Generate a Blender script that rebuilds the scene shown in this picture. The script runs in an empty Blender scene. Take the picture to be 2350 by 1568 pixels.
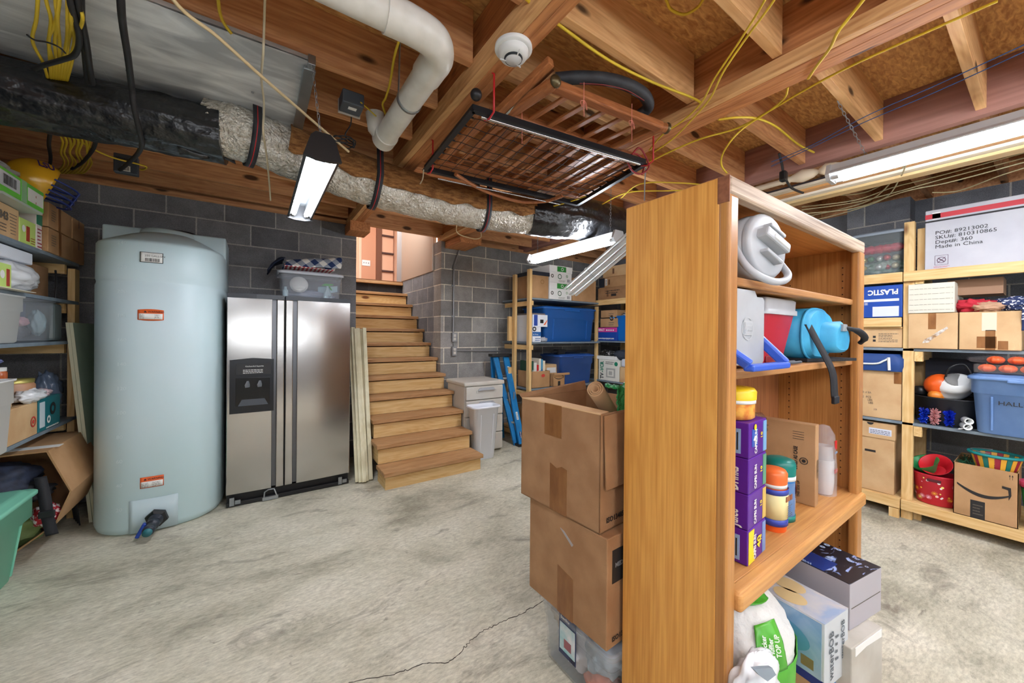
import bpy, math, random
from mathutils import Vector as V3, Matrix, noise
random.seed(7)
SC = bpy.context.scene
COL = SC.collection
PI = math.pi
# ---------------- camera (calibrated wide lens, 2350 x 1568) ----------------
F, YAW, PIT, ROL, CX, CY, H = 855., .602, -.003, .0087, 1175., 770., 1.385
_cy, _sy, _cp, _sp, _cr, _sr = math.cos(YAW), math.sin(YAW), math.cos(PIT), math.sin(PIT), math.cos(ROL), math.sin(ROL)
FW = V3((_sy*_cp, _cy*_cp, _sp)); _rt = V3((_cy, -_sy, 0)); _up = _rt.cross(FW)
RT = _rt*_cr + _up*_sr; UP = -_rt*_sr + _up*_cr
cam_d = bpy.data.cameras.new('camera'); cam = bpy.data.objects.new('camera', cam_d); COL.objects.link(cam)
cam_d.sensor_width = 36; cam_d.lens = F/2350*36; cam_d.shift_y = -14/2350; cam_d.clip_start = .02
cam.matrix_world = Matrix(((RT.x, UP.x, -FW.x, 0), (RT.y, UP.y, -FW.y, 0), (RT.z, UP.z, -FW.z, H), (0, 0, 0, 1)))
SC.camera = cam
SC.view_settings.view_transform = 'Standard'; SC.view_settings.look = 'None'; SC.view_settings.gamma = 1
SC.view_settings.exposure = 1.1
SC.view_settings.use_curve_mapping = False
w = bpy.data.worlds.new('world'); SC.world = w; w.use_nodes = True
w.node_tree.nodes['Background'].inputs[0].default_value = (.93, .97, 1, 1); w.node_tree.nodes['Background'].inputs[1].default_value = 4.0

def q(px, py, **k):
    "point where the sight line of a pixel meets the world plane x=, y= or z="
    (a, v), = k.items(); i = 'xyz'.index(a)
    r = RT*((px-CX)/F) - UP*((py-CY)/F) + FW
    C = V3((0, 0, H)); return C + r*((v-C[i])/r[i])

# ---------------- materials ----------------
def lin(c):
    return tuple(((x/255)/12.92 if x/255 <= .04045 else ((x/255+.055)/1.055)**2.4) for x in c)+(1,)
def mt(name, rgb, rough=.6, metal=0, rgb2=None, ns=6, st=(1, 1, 1), bump=0, bs=None, lo=.35, hi=.65, det=4, alpha=1, emis=0, trans=0, dist=0, spec=.5, coat=0, aniso=0):
    m = bpy.data.materials.new(name); m.use_nodes = True; N = m.node_tree.nodes; L = m.node_tree.links
    b = N['Principled BSDF']; b.inputs['Roughness'].default_value = rough; b.inputs['Metallic'].default_value = metal
    b.inputs['Specular IOR Level'].default_value = spec
    if coat: b.inputs['Coat Weight'].default_value = coat; b.inputs['Coat Roughness'].default_value = .15
    if aniso: b.inputs['Anisotropic'].default_value = aniso
    c = lin(rgb); b.inputs['Base Color'].default_value = c
    if alpha < 1: b.inputs['Alpha'].default_value = alpha
    if trans: b.inputs['Transmission Weight'].default_value = trans
    if emis: b.inputs['Emission Color'].default_value = c; b.inputs['Emission Strength'].default_value = emis
    if rgb2 or bump:
        tc = N.new('ShaderNodeTexCoord'); mp = N.new('ShaderNodeMapping'); mp.inputs['Scale'].default_value = st
        L.new(tc.outputs['Object'], mp.inputs[0])
        nz = N.new('ShaderNodeTexNoise'); nz.inputs['Scale'].default_value = ns; nz.inputs['Detail'].default_value = det; nz.inputs['Distortion'].default_value = dist
        L.new(mp.outputs[0], nz.inputs['Vector'])
        if rgb2:
            cr = N.new('ShaderNodeValToRGB'); cr.color_ramp.elements[0].position = lo; cr.color_ramp.elements[1].position = hi
            cr.color_ramp.elements[0].color = c; cr.color_ramp.elements[1].color = lin(rgb2)
            L.new(nz.outputs[0], cr.inputs[0]); L.new(cr.outputs[0], b.inputs['Base Color'])
        if bump:
            bp = N.new('ShaderNodeBump'); bp.inputs['Strength'].default_value = min(1, bump); bp.inputs['Distance'].default_value = .01*max(1, bump)
            src = nz
            if bs:
                src = N.new('ShaderNodeTexNoise'); src.inputs['Scale'].default_value = bs; src.inputs['Detail'].default_value = 3; L.new(tc.outputs['Object'], src.inputs['Vector'])
            L.new(src.outputs[0], bp.inputs['Height']); L.new(bp.outputs[0], b.inputs['Normal'])
    return m
def wood(name, c1, c2, axis, c3=None, ns=1.0, rough=.6, knots=True, fine=44, bands=14):
    "sawn timber: long flat grain figure along one axis, fine pores, scattered knots"
    m = bpy.data.materials.new(name); m.use_nodes = True; N = m.node_tree.nodes; L = m.node_tree.links
    b = N['Principled BSDF']; b.inputs['Roughness'].default_value = rough; b.inputs['Specular IOR Level'].default_value = .3
    tc = N.new('ShaderNodeTexCoord'); oi = N.new('ShaderNodeObjectInfo')
    ad = N.new('ShaderNodeVectorMath'); ad.operation = 'MULTIPLY_ADD'
    cb = N.new('ShaderNodeCombineXYZ')
    for i in range(3): L.new(oi.outputs['Random'], cb.inputs[i])
    L.new(cb.outputs[0], ad.inputs[0]); ad.inputs[1].default_value = (17, 23, 31); L.new(tc.outputs['Object'], ad.inputs[2])
    def stretch(a, c):
        mp = N.new('ShaderNodeMapping'); s = [c, c, c]; s['xyz'.index(axis)] = a; mp.inputs['Scale'].default_value = s
        L.new(ad.outputs[0], mp.inputs[0]); return mp
    g = stretch(.55*ns, 3.2*ns); n1 = N.new('ShaderNodeTexNoise'); n1.inputs['Scale'].default_value = 1.6; n1.inputs['Detail'].default_value = 2; L.new(g.outputs[0], n1.inputs['Vector'])
    ml = N.new('ShaderNodeMath'); ml.operation = 'MULTIPLY'; ml.inputs[1].default_value = bands*9; L.new(n1.outputs[0], ml.inputs[0])
    sn = N.new('ShaderNodeMath'); sn.operation = 'SINE'; L.new(ml.outputs[0], sn.inputs[0])
    h = stretch(1.5*ns, fine*ns); n2 = N.new('ShaderNodeTexNoise'); n2.inputs['Scale'].default_value = 2; n2.inputs['Detail'].default_value = 4; L.new(h.outputs[0], n2.inputs['Vector'])
    mx = N.new('ShaderNodeMath'); mx.operation = 'MULTIPLY_ADD'; mx.inputs[1].default_value = .06; L.new(sn.outputs[0], mx.inputs[0]); L.new(n2.outputs[0], mx.inputs[2])
    cr = N.new('ShaderNodeValToRGB'); e = cr.color_ramp.elements; e[0].position = .25; e[0].color = lin(c2); e[1].position = .68; e[1].color = lin(c1); L.new(mx.outputs[0], cr.inputs[0])
    out = cr.outputs[0]
    if knots:
        k = stretch(2.2, 5.5); vo = N.new('ShaderNodeTexVoronoi'); vo.inputs['Scale'].default_value = 1; L.new(k.outputs[0], vo.inputs['Vector'])
        k2 = N.new('ShaderNodeValToRGB'); k2.color_ramp.elements[0].position = .09; k2.color_ramp.elements[0].color = (1, 1, 1, 1); k2.color_ramp.elements[1].position = .15; k2.color_ramp.elements[1].color = (0, 0, 0, 1)
        L.new(vo.outputs['Distance'], k2.inputs[0]); mi = N.new('ShaderNodeMix'); mi.data_type = 'RGBA'
        L.new(k2.outputs[0], mi.inputs[0]); L.new(out, mi.inputs[6]); mi.inputs[7].default_value = lin(c3 or tuple(int(x*.45) for x in c2)); out = mi.outputs[2]
    L.new(out, b.inputs['Base Color'])
    bp = N.new('ShaderNodeBump'); bp.inputs['Strength'].default_value = .2; bp.inputs['Distance'].default_value = .003; L.new(n2.outputs[0], bp.inputs['Height']); L.new(bp.outputs[0], b.inputs['Normal'])
    return m
def blocks(name, axis, c1, c2, mort, zoff=0, uoff=0):
    m = bpy.data.materials.new(name); m.use_nodes = True; N = m.node_tree.nodes; L = m.node_tree.links
    b = N['Principled BSDF']; b.inputs['Roughness'].default_value = .9; b.inputs['Specular IOR Level'].default_value = .25
    g = N.new('ShaderNodeNewGeometry'); sp = N.new('ShaderNodeSeparateXYZ'); L.new(g.outputs['Position'], sp.inputs[0])
    cb = N.new('ShaderNodeCombineXYZ'); L.new(sp.outputs['X' if axis == 'x' else 'Y'], cb.inputs[0]); L.new(sp.outputs['Z'], cb.inputs[1])
    mp = N.new('ShaderNodeMapping'); mp.inputs['Location'].default_value = (uoff, zoff, 0); L.new(cb.outputs[0], mp.inputs[0])
    br = N.new('ShaderNodeTexBrick'); L.new(mp.outputs[0], br.inputs['Vector'])
    for k, v in {'Scale': 1, 'Mortar Size': .0065, 'Mortar Smooth': .25, 'Brick Width': .4064, 'Row Height': .2032, 'Bias': 0}.items(): br.inputs[k].default_value = v
    br.offset = .5
    br.inputs['Color1'].default_value = lin(c1); br.inputs['Color2'].default_value = lin(c2); br.inputs['Mortar'].default_value = lin(mort)
    n = N.new('ShaderNodeTexNoise'); n.inputs['Scale'].default_value = 3; n.inputs['Detail'].default_value = 6; n.inputs['Roughness'].default_value = .7; L.new(g.outputs['Position'], n.inputs['Vector'])
    n3 = N.new('ShaderNodeTexNoise'); n3.inputs['Scale'].default_value = 160; n3.inputs['Detail'].default_value = 3; L.new(g.outputs['Position'], n3.inputs['Vector'])
    r1 = N.new('ShaderNodeMapRange'); r1.inputs[1].default_value = .3; r1.inputs[2].default_value = .7; r1.inputs[3].default_value = .72; r1.inputs[4].default_value = 1.25; L.new(n.outputs[0], r1.inputs[0])
    r2 = N.new('ShaderNodeMapRange'); r2.inputs[1].default_value = .3; r2.inputs[2].default_value = .7; r2.inputs[3].default_value = .75; r2.inputs[4].default_value = 1.2; L.new(n3.outputs[0], r2.inputs[0])
    mm = N.new('ShaderNodeMath'); mm.operation = 'MULTIPLY'; L.new(r1.outputs[0], mm.inputs[0]); L.new(r2.outputs[0], mm.inputs[1])
    vm = N.new('ShaderNodeVectorMath'); vm.operation = 'SCALE'; L.new(br.outputs['Color'], vm.inputs[0]); L.new(mm.outputs[0], vm.inputs['Scale'])
    L.new(vm.outputs[0], b.inputs['Base Color'])
    a = N.new('ShaderNodeMath'); a.operation = 'MULTIPLY_ADD'; a.inputs[1].default_value = -1.5; L.new(br.outputs['Fac'], a.inputs[0]); L.new(n3.outputs[0], a.inputs[2])
    bp = N.new('ShaderNodeBump'); bp.inputs['Strength'].default_value = .6; bp.inputs['Distance'].default_value = .006; L.new(a.outputs[0], bp.inputs['Height']); L.new(bp.outputs[0], b.inputs['Normal'])
    return m
def floor_mat():
    m = bpy.data.materials.new('concrete_floor'); m.use_nodes = True; N = m.node_tree.nodes; L = m.node_tree.links
    b = N['Principled BSDF']; b.inputs['Roughness'].default_value = .62; b.inputs['Specular IOR Level'].default_value = .35
    g = N.new('ShaderNodeNewGeometry')
    def nz(sc, det, st=(1, 1, 1), rot=0, rough=.6, dist=0):
        mp = N.new('ShaderNodeMapping'); mp.inputs['Scale'].default_value = st; mp.inputs['Rotation'].default_value = (0, 0, rot); L.new(g.outputs['Position'], mp.inputs[0])
        n = N.new('ShaderNodeTexNoise'); n.inputs['Scale'].default_value = sc; n.inputs['Detail'].default_value = det; n.inputs['Roughness'].default_value = rough; n.inputs['Distortion'].default_value = dist; L.new(mp.outputs[0], n.inputs['Vector']); return n
    def ramp(n, els):
        cr = N.new('ShaderNodeValToRGB'); E_ = cr.color_ramp.elements
        while len(E_) < len(els): E_.new(.5)
        for e, (p, c) in zip(E_, els): e.position = p; e.color = c
        L.new(n, cr.inputs[0]); return cr.outputs[0]
    def mix(f, a_, b_, mode='MIX'):
        mi = N.new('ShaderNodeMix'); mi.data_type = 'RGBA'; mi.blend_type = mode
        if isinstance(f, float): mi.inputs[0].default_value = f
        else: L.new(f, mi.inputs[0])
        L.new(a_, mi.inputs[6])
        if isinstance(b_, tuple): mi.inputs[7].default_value = b_
        else: L.new(b_, mi.inputs[7])
        return mi.outputs[2]
    base = ramp(nz(1.1, 8, (1, 1.7, 1), .25, .68, .3).outputs[0], [(.32, lin((154, 150, 132))), (.48, lin((202, 198, 178))), (.68, lin((226, 221, 204)))])
    fine = ramp(nz(26, 6, (1, 2.6, 1), .3, .75).outputs[0], [(.3, (.62, .61, .59, 1)), (.62, (1.08, 1.08, 1.08, 1))])
    c = mix(1., base, fine, 'MULTIPLY')
    st = ramp(nz(1.9, 7, (1, 2.2, 1), -.35, .72, .8).outputs[0], [(.55, (0, 0, 0, 1)), (.70, (1, 1, 1, 1))])
    c = mix(st, c, lin((134, 128, 114)))
    # dirtier towards the shelf and tank side
    d2 = ramp(nz(5, 6, (1, 2.5, 1), .5, .75, 1.2).outputs[0], [(.60, (0, 0, 0, 1)), (.72, (.75, .75, .75, 1))])
    c = mix(d2, c, lin((112, 102, 92)))
    L.new(c, b.inputs['Base Color'])
    n = nz(40, 5, (1, 2, 1), .3, .7)
    bp = N.new('ShaderNodeBump'); bp.inputs['Strength'].default_value = .25; bp.inputs['Distance'].default_value = .004; L.new(n.outputs[0], bp.inputs['Height']); L.new(bp.outputs[0], b.inputs['Normal'])
    return m
MC = {}
def M(name, *a, **k):
    if name not in MC: MC[name] = mt(name, *a, **k)
    return MC[name]

# ---------------- mesh helpers ----------------
W = {}
class G:
    def __init__(s, M4=None): s.v = []; s.f = []; s.mi = []; s.sm = []; s.M = M4
    def add(s, vs, fs, m=0, sm=False):
        o = len(s.v); s.v += [(s.M @ V3(v)) if s.M else V3(v) for v in vs]
        for f in fs: s.f.append([i+o for i in f]); s.mi.append(m); s.sm.append(sm)
        return s
    def box(s, a, b, m=0):
        (x0, y0, z0), (x1, y1, z1) = a, b
        if x0 > x1: x0, x1 = x1, x0
        if y0 > y1: y0, y1 = y1, y0
        if z0 > z1: z0, z1 = z1, z0
        return s.add([(x0, y0, z0), (x1, y0, z0), (x1, y1, z0), (x0, y1, z0), (x0, y0, z1), (x1, y0, z1), (x1, y1, z1), (x0, y1, z1)],
                     [(3, 2, 1, 0), (4, 5, 6, 7), (0, 1, 5, 4), (1, 2, 6, 5), (2, 3, 7, 6), (3, 0, 4, 7)], m)
    def bar(s, p0, p1, w, h, up=(0, 0, 1), m=0):
        p0 = V3(p0); p1 = V3(p1); d = (p1-p0).normalized(); u = V3(up); a = d.cross(u).normalized()*w/2; c = a.cross(d).normalized()*h/2
        vs = [p+x for p in (p0, p1) for x in (-a-c, a-c, a+c, -a+c)]
        return s.add(vs, [(0, 1, 2, 3), (7, 6, 5, 4), (0, 4, 5, 1), (1, 5, 6, 2), (2, 6, 7, 3), (3, 7, 4, 0)], m)
    def loft(s, rings, cap=(True, True), m=0, sm=True, closed=True):
        n = len(rings[0]); vs = [p for r in rings for p in r]; fs = []
        for i in range(len(rings)-1):
            for j in range(n if closed else n-1):
                k = (j+1) % n; fs.append((i*n+j, i*n+k, (i+1)*n+k, (i+1)*n+j))
        s.add(vs, fs, m, sm)
        if cap[0]: s.add(rings[0], [tuple(reversed(range(n)))], m)
        if cap[1]: s.add(rings[-1], [tuple(range(n))], m)
        return s
    def tube(s, pts, r, n=8, m=0, cap=True, smooth=0, closed=False):
        pts = [V3(p) for p in pts]
        if smooth: pts = crv(pts, smooth, closed)
        if closed: pts.append(pts[0].copy())
        rs = r if isinstance(r, (list, tuple)) else [r]*len(pts)
        if len(rs) != len(pts): rs = [rs[min(len(rs)-1, int(i*len(rs)/len(pts)))] for i in range(len(pts))]
        rings = []; a = None
        for i, p in enumerate(pts):
            t = (pts[min(i+1, len(pts)-1)]-pts[max(i-1, 0)])
            if closed and i in (0, len(pts)-1): t = pts[1]-pts[-2]
            t = t.normalized() if t.length > 1e-9 else V3((0, 0, 1))
            if a is None: a = t.orthogonal().normalized()
            a = (a-t*a.dot(t)); a = a.normalized() if a.length > 1e-6 else t.orthogonal().normalized()
            b = t.cross(a)
            rings.append([p+(a*math.cos(2*PI*j/n)+b*math.sin(2*PI*j/n))*rs[i] for j in range(n)])
        return s.loft(rings, (cap and not closed, cap and not closed), m)
    def lathe(s, prof, c=(0, 0, 0), n=28, d=(0, 0, 1), sx=1, sy=1, m=0, cap=(True, True), sm=True, x=None):
        "profile of (radius, height) turned about direction d"
        d = V3(d).normalized(); a = (V3(x) if x else d.orthogonal()).normalized(); b = d.cross(a); c = V3(c)
        rings = [[c+d*z+(a*math.cos(2*PI*j/n)*sx+b*math.sin(2*PI*j/n)*sy)*r for j in range(n)] for r, z in prof]
        return s.loft(rings, cap, m, sm)
    def prism(s, poly, ax, a, b, m=0, sm=False):
        "2-D outline extruded along world axis ax from a to b"
        i = 'xyz'.index(ax)
        def p(u, v, t): c = [u, v]; c.insert(i, t); return tuple(c)
        n = len(poly); vs = [p(u, v, a) for u, v in poly]+[p(u, v, b) for u, v in poly]
        fs = [(j, (j+1) % n, n+(j+1) % n, n+j) for j in range(n)]
        s.add(vs, fs, m, sm); s.add(vs, [tuple(reversed(range(n))), tuple(range(n, 2*n))], m)
        return s
    def grid(s, fn, nu, nv, m=0, sm=True, cu=False, cv=False):
        vs = [fn(i/(nu if cu else nu-1), j/(nv if cv else nv-1)) for i in range(nu) for j in range(nv)]
        fs = [(i*nv+j, ((i+1) % nu)*nv+j, ((i+1) % nu)*nv+(j+1) % nv, i*nv+(j+1) % nv) for i in range(nu if cu else nu-1) for j in range(nv if cv else nv-1)]
        return s.add(vs, fs, m, sm)
    def ball(s, c, r, n=12, m=0, sx=1, sy=1, sz=1):
        c = V3(c); return s.grid(lambda u, v: c+V3((r*sx*math.sin(PI*v)*math.cos(2*PI*u), r*sy*math.sin(PI*v)*math.sin(2*PI*u), r*sz*math.cos(PI*v))), n, n//2+2, m, True, True)
    def jit(s, amp, sc=8, seed=0):
        for i, v in enumerate(s.v): s.v[i] = v+noise.noise_vector(v*sc+V3((seed, seed, seed)))*amp
        return s
    def to(s, name, mat, par=None, bev=0, seg=2, solid=0, sub=0, label=None, cat=None, group=None, kind=None):
        me = bpy.data.meshes.new(name)
        if par is not None: inv = W[par.name].inverted(); vs = [inv @ v for v in s.v]; loc = None
        else:
            xs = [v.x for v in s.v]; ys = [v.y for v in s.v]; zs = [v.z for v in s.v]
            loc = V3(((min(xs)+max(xs))/2, (min(ys)+max(ys))/2, min(zs))); vs = [v-loc for v in s.v]
        me.from_pydata([tuple(v) for v in vs], [], s.f)
        mats = mat if isinstance(mat, (list, tuple)) else [mat]
        for x in mats: me.materials.append(x)
        me.polygons.foreach_set('material_index', s.mi); me.polygons.foreach_set('use_smooth', s.sm); me.update()
        o = bpy.data.objects.new(name, me); COL.objects.link(o)
        if par is not None: o.parent = par; W[o.name] = W[par.name].copy()
        else: o.location = loc; W[o.name] = Matrix.Translation(loc)
        if solid: md = o.modifiers.new('solid', 'SOLIDIFY'); md.thickness = solid; md.offset = 0
        if bev: md = o.modifiers.new('bevel', 'BEVEL'); md.width = bev; md.segments = seg; md.limit_method = 'ANGLE'; md.angle_limit = .7
        if sub: md = o.modifiers.new('sub', 'SUBSURF'); md.levels = sub; md.render_levels = sub
        return tg(o, label, cat, group, kind)
def tg(o, label=None, cat=None, group=None, kind=None):
    if label: o['label'] = label
    if cat: o['category'] = cat
    if group: o['group'] = group
    if kind: o['kind'] = kind
    return o
def E(name, label, cat, loc=(0, 0, 0), rz=0, group=None, M4=None):
    o = bpy.data.objects.new(name, None); COL.objects.link(o); o.empty_display_size = .05
    m4 = M4 if M4 is not None else Matrix.Translation(V3(loc)) @ Matrix.Rotation(rz, 4, 'Z')
    o.matrix_world = m4; W[o.name] = m4.copy(); return tg(o, label, cat, group)
def dup(root, M4, label=None, group=None):
    r = root.copy(); COL.objects.link(r); r.matrix_world = M4; W[r.name] = M4.copy()
    if label: r['label'] = label
    if group: r['group'] = group
    for ch in list(root.children):
        c = ch.copy(); COL.objects.link(c); c.parent = r; W[c.name] = M4.copy()
        for g in ch.children: d = g.copy(); COL.objects.link(d); d.parent = c
    return r
def crv(pts, n=6, closed=False):
    pts = [V3(p) for p in pts]; N_ = len(pts); out = []
    for i in range(N_ if closed else N_-1):
        P = [pts[(i+k) % N_] if closed else pts[min(max(i+k, 0), N_-1)] for k in (-1, 0, 1, 2)]
        for j in range(n):
            t = j/n; out.append(.5*((2*P[1])+(-P[0]+P[2])*t+(2*P[0]-5*P[1]+4*P[2]-P[3])*t*t+(-P[0]+3*P[1]-3*P[2]+P[3])*t*t*t))
    if not closed: out.append(pts[-1])
    return out
def rr(x0, y0, x1, y1, r, z, k=4):
    "rounded rectangle ring at height z"
    out = []
    for cx, cy, a in ((x1-r, y0+r, -PI/2), (x1-r, y1-r, 0), (x0+r, y1-r, PI/2), (x0+r, y0+r, PI)):
        for i in range(k+1): t = a+PI/2*i/k; out.append(V3((cx+r*math.cos(t), cy+r*math.sin(t), z)))
    return out
def face(a, b, side):
    "viewer-side frame (origin lower left, right, up, width, height) of a box face"
    (x0, y0, z0), (x1, y1, z1) = a, b
    if side == '-x': return V3((x0, y1, z0)), V3((0, -1, 0)), V3((0, 0, 1)), y1-y0, z1-z0
    if side == '+x': return V3((x1, y0, z0)), V3((0, 1, 0)), V3((0, 0, 1)), y1-y0, z1-z0
    if side == '-y': return V3((x0, y0, z0)), V3((1, 0, 0)), V3((0, 0, 1)), x1-x0, z1-z0
    if side == '+z': return V3((x0, y0, z1)), V3((1, 0, 0)), V3((0, 1, 0)), x1-x0, y1-y0
def mf(fr, m4):
    O, U, Vv, w_, h_ = fr; R3 = m4.to_3x3(); return (m4 @ O, R3 @ U, R3 @ Vv, w_, h_)
def pl(par, name, mat, fr, u0, v0, u1, v1, t=.0015, poly=None, label=None, frac=True, bev=0):
    "thin plate (label, tape, print) on a face frame; u,v as fractions of the face"
    O, U, Vv, w_, h_ = fr; N_ = U.cross(Vv)
    if not frac: w_ = h_ = 1
    ps = poly or [(0, 0), (1, 0), (1, 1), (0, 1)]
    ps = [(u0+(u1-u0)*a, v0+(v1-v0)*b) for a, b in ps]; n = len(ps)
    vs = [O+U*(a*w_)+Vv*(b*h_)-N_*.0004 for a, b in ps]+[O+U*(a*w_)+Vv*(b*h_)+N_*t for a, b in ps]
    g = G(); g.add(vs, [(j, (j+1) % n, n+(j+1) % n, n+j) for j in range(n)]+[tuple(range(n, 2*n))])
    return g.to(name, mat, par, label=label)
def txt(par, s, size, fr, u, v, mat, name='lettering', rot=0, al='LEFT', sx=1, off=.0025, frac=True, bold=0):
    "lettering on a face frame (real flat mesh)"
    O, U, Vv, w_, h_ = fr; N_ = U.cross(Vv)
    if not frac: w_ = h_ = 1
    c = bpy.data.curves.new('t', 'FONT'); c.body = s; c.size = size; c.align_x = al; c.extrude = .0003; c.space_line = .95; c.resolution_u = 2; c.offset = bold
    t = bpy.data.objects.new('t', c); me = bpy.data.meshes.new_from_object(t); me.name = name
    R_ = Matrix.Rotation(rot, 4, 'Z') @ Matrix.Diagonal((sx, 1, 1, 1))
    B = Matrix(((U.x, Vv.x, N_.x, 0), (U.y, Vv.y, N_.y, 0), (U.z, Vv.z, N_.z, 0), (0, 0, 0, 1)))
    me.transform(Matrix.Translation(O+U*(u*w_)+Vv*(v*h_)+N_*off) @ B @ R_); me.transform(W[par.name].inverted())
    me.materials.clear(); me.materials.append(mat); o = bpy.data.objects.new(name, me); COL.objects.link(o); o.parent = par; W[o.name] = W[par.name].copy()
    bpy.data.objects.remove(t); return o
def bars(par, mat, fr, u0, v0, u1, v1, n=16, name='barcode', vert=False):
    O, U, Vv, w_, h_ = fr; N_ = U.cross(Vv); g = G(); rnd = random.Random(n); x = 0; ws = [rnd.uniform(.3, 1.2) for _ in range(2*n)]; T = sum(ws)
    for i, a in enumerate(ws):
        if i % 2 == 0:
            f0, f1 = x/T, (x+a)/T
            if vert: p = [(u0, v0+(v1-v0)*f0), (u1, v0+(v1-v0)*f0), (u1, v0+(v1-v0)*f1), (u0, v0+(v1-v0)*f1)]
            else: p = [(u0+(u1-u0)*f0, v0), (u0+(u1-u0)*f1, v0), (u0+(u1-u0)*f1, v1), (u0+(u1-u0)*f0, v1)]
            g.add([O+U*(a_*w_)+Vv*(b_*h_)+N_*.0024 for a_, b_ in p], [(0, 1, 2, 3)])
        x += a
    return g.to(name, mat, par)
def lines(par, mat, fr, u0, v0, u1, v1, n=5, name='small_print', th=.35):
    O, U, Vv, w_, h_ = fr; N_ = U.cross(Vv); g = G(); rnd = random.Random(n*7+1)
    for i in range(n):
        b0 = v1-(v1-v0)*(i+1)/n; b1 = b0+(v1-v0)/n*th; x = u0
        e = u1-(u1-u0)*rnd.choice([0, 0, .1, .3])
        while x < e-.01*(u1-u0):
            x2 = min(e, x+(u1-u0)*rnd.uniform(.06, .16))
            g.add([O+U*(a_*w_)+Vv*(b_*h_)+N_*.0024 for a_, b_ in [(x, b0), (x2, b0), (x2, b1), (x, b1)]], [(0, 1, 2, 3)]); x = x2+(u1-u0)*.025
    return g.to(name, mat, par)
def ring_print(par, name, mat, fr, u, v, ro, ri, n=28, a0=0, a1=2*PI, sy=1, off=.0024):
    O, U, Vv, w_, h_ = fr; N_ = U.cross(Vv); c = O+U*(u*w_)+Vv*(v*h_)+N_*off; g = G()
    P = lambda r, a: c+U*(r*math.cos(a))+Vv*(r*sy*math.sin(a))
    for i in range(n):
        a, b = a0+(a1-a0)*i/n, a0+(a1-a0)*(i+1)/n
        if ri > 0: g.add([P(ri, a), P(ro, a), P(ro, b), P(ri, b)], [(0, 1, 2, 3)])
        else: g.add([c, P(ro, a), P(ro, b)], [(0, 1, 2)])
    return g.to(name, mat, par)
# ---------------- shared materials ----------------
joistX = wood('joist_wood', (222, 168, 118), (184, 124, 80), 'x', fine=34)
joistP = wood('pale_joist_wood', (232, 186, 130), (202, 148, 96), 'x', fine=34)
girdY = wood('girder_wood', (206, 142, 90), (164, 102, 60), 'y', fine=30)
ledgY = wood('ledger_wood', (226, 180, 124), (192, 138, 88), 'y', fine=30)
pineX = wood('pine_x', (228, 196, 140), (206, 162, 100), 'x', c3=(120, 75, 40), fine=24)
pineY = wood('pine_y', (228, 196, 140), (206, 162, 100), 'y', c3=(120, 75, 40), fine=24)
pineZ = wood('pine_z', (228, 196, 140), (206, 162, 100), 'z', c3=(120, 75, 40), fine=24)
treadX = wood('tread_wood', (190, 148, 104), (158, 112, 70), 'x', fine=22, knots=False)
oakZ = wood('oak_veneer_z', (228, 168, 86), (200, 136, 62), 'z', fine=60, knots=False, rough=.42, bands=5, ns=1.3)
oakX = wood('oak_veneer_x', (210, 156, 94), (180, 124, 66), 'x', fine=46, knots=False, rough=.42, bands=3)
oakD = wood('oak_trim_z', (190, 136, 76), (158, 104, 54), 'z', fine=60, knots=False, rough=.35, bands=3)
osb = mt('osb_sheet', (226, 176, 108), .8, rgb2=(170, 118, 66), ns=17, st=(1, 3.5, 1), det=7, dist=.7, lo=.32, hi=.66, bump=.3)
card = mt('cardboard', (184, 144, 102), .85, rgb2=(166, 126, 84), ns=5, bump=.15, bs=260)
cardL = mt('pale_cardboard', (206, 172, 128), .85, rgb2=(188, 150, 106), ns=5, bump=.15, bs=260)
cardD = mt('brown_cardboard', (168, 128, 90), .85, rgb2=(152, 112, 76), ns=9, bump=.15, bs=260)
cardIn = mt('cardboard_edge', (214, 176, 130), .9)
tape = mt('packing_tape', (132, 84, 44), .3, rgb2=(156, 106, 60), ns=30, st=(1, 1, .3), alpha=.85)
ink = mt('black_ink', (34, 32, 32), .6); inkG = mt('grey_ink', (96, 88, 78), .7); white = mt('white_paper', (232, 232, 228), .6)
blk = mt('black_plastic', (26, 27, 30), .4); blkR = mt('black_rubber', (34, 36, 40), .6, rgb2=(52, 54, 58), ns=14, bump=.3)
whtP = mt('white_plastic', (226, 228, 226), .35); pvc = mt('pvc_white', (226, 224, 216), .3, rgb2=(212, 210, 200), ns=12)
steel = mt('galvanised_steel', (178, 184, 188), .38, .85, rgb2=(150, 156, 160), ns=7, bump=.1, lo=.3)
chrome = mt('chrome', (200, 200, 200), .2, 1); darkM = mt('dark_metal', (52, 54, 58), .45, .6)
shelfG = mt('grey_shelf_board', (122, 136, 146), .6, rgb2=(106, 118, 128), ns=10)
redP = mt('red_plastic', (196, 34, 40), .4)
yel = mt('yellow_cable', (216, 186, 44), .5); whtC = mt('white_cable', (202, 190, 160), .55); blkC = mt('black_cable', (34, 33, 35), .55)
wallF = blocks('dim_block_wall_x', 'x', (114, 114, 117), (146, 145, 146), (188, 184, 178), zoff=.0162, uoff=.047)  # same block as the next; darker tone is partly painted-in shade
wallFR = blocks('lit_block_wall_x', 'x', (132, 131, 130), (172, 170, 166), (236, 230, 214), zoff=.0162, uoff=.047)  # lighter copy, lamp light partly painted into block and mortar colour
wallY = blocks('grey_block_wall_y', 'y', (104, 107, 113), (134, 136, 140), (178, 174, 166), zoff=.0162)

def st(g, name, mat, bev=0): return g.to(name, mat, kind='structure', bev=bev)
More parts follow.
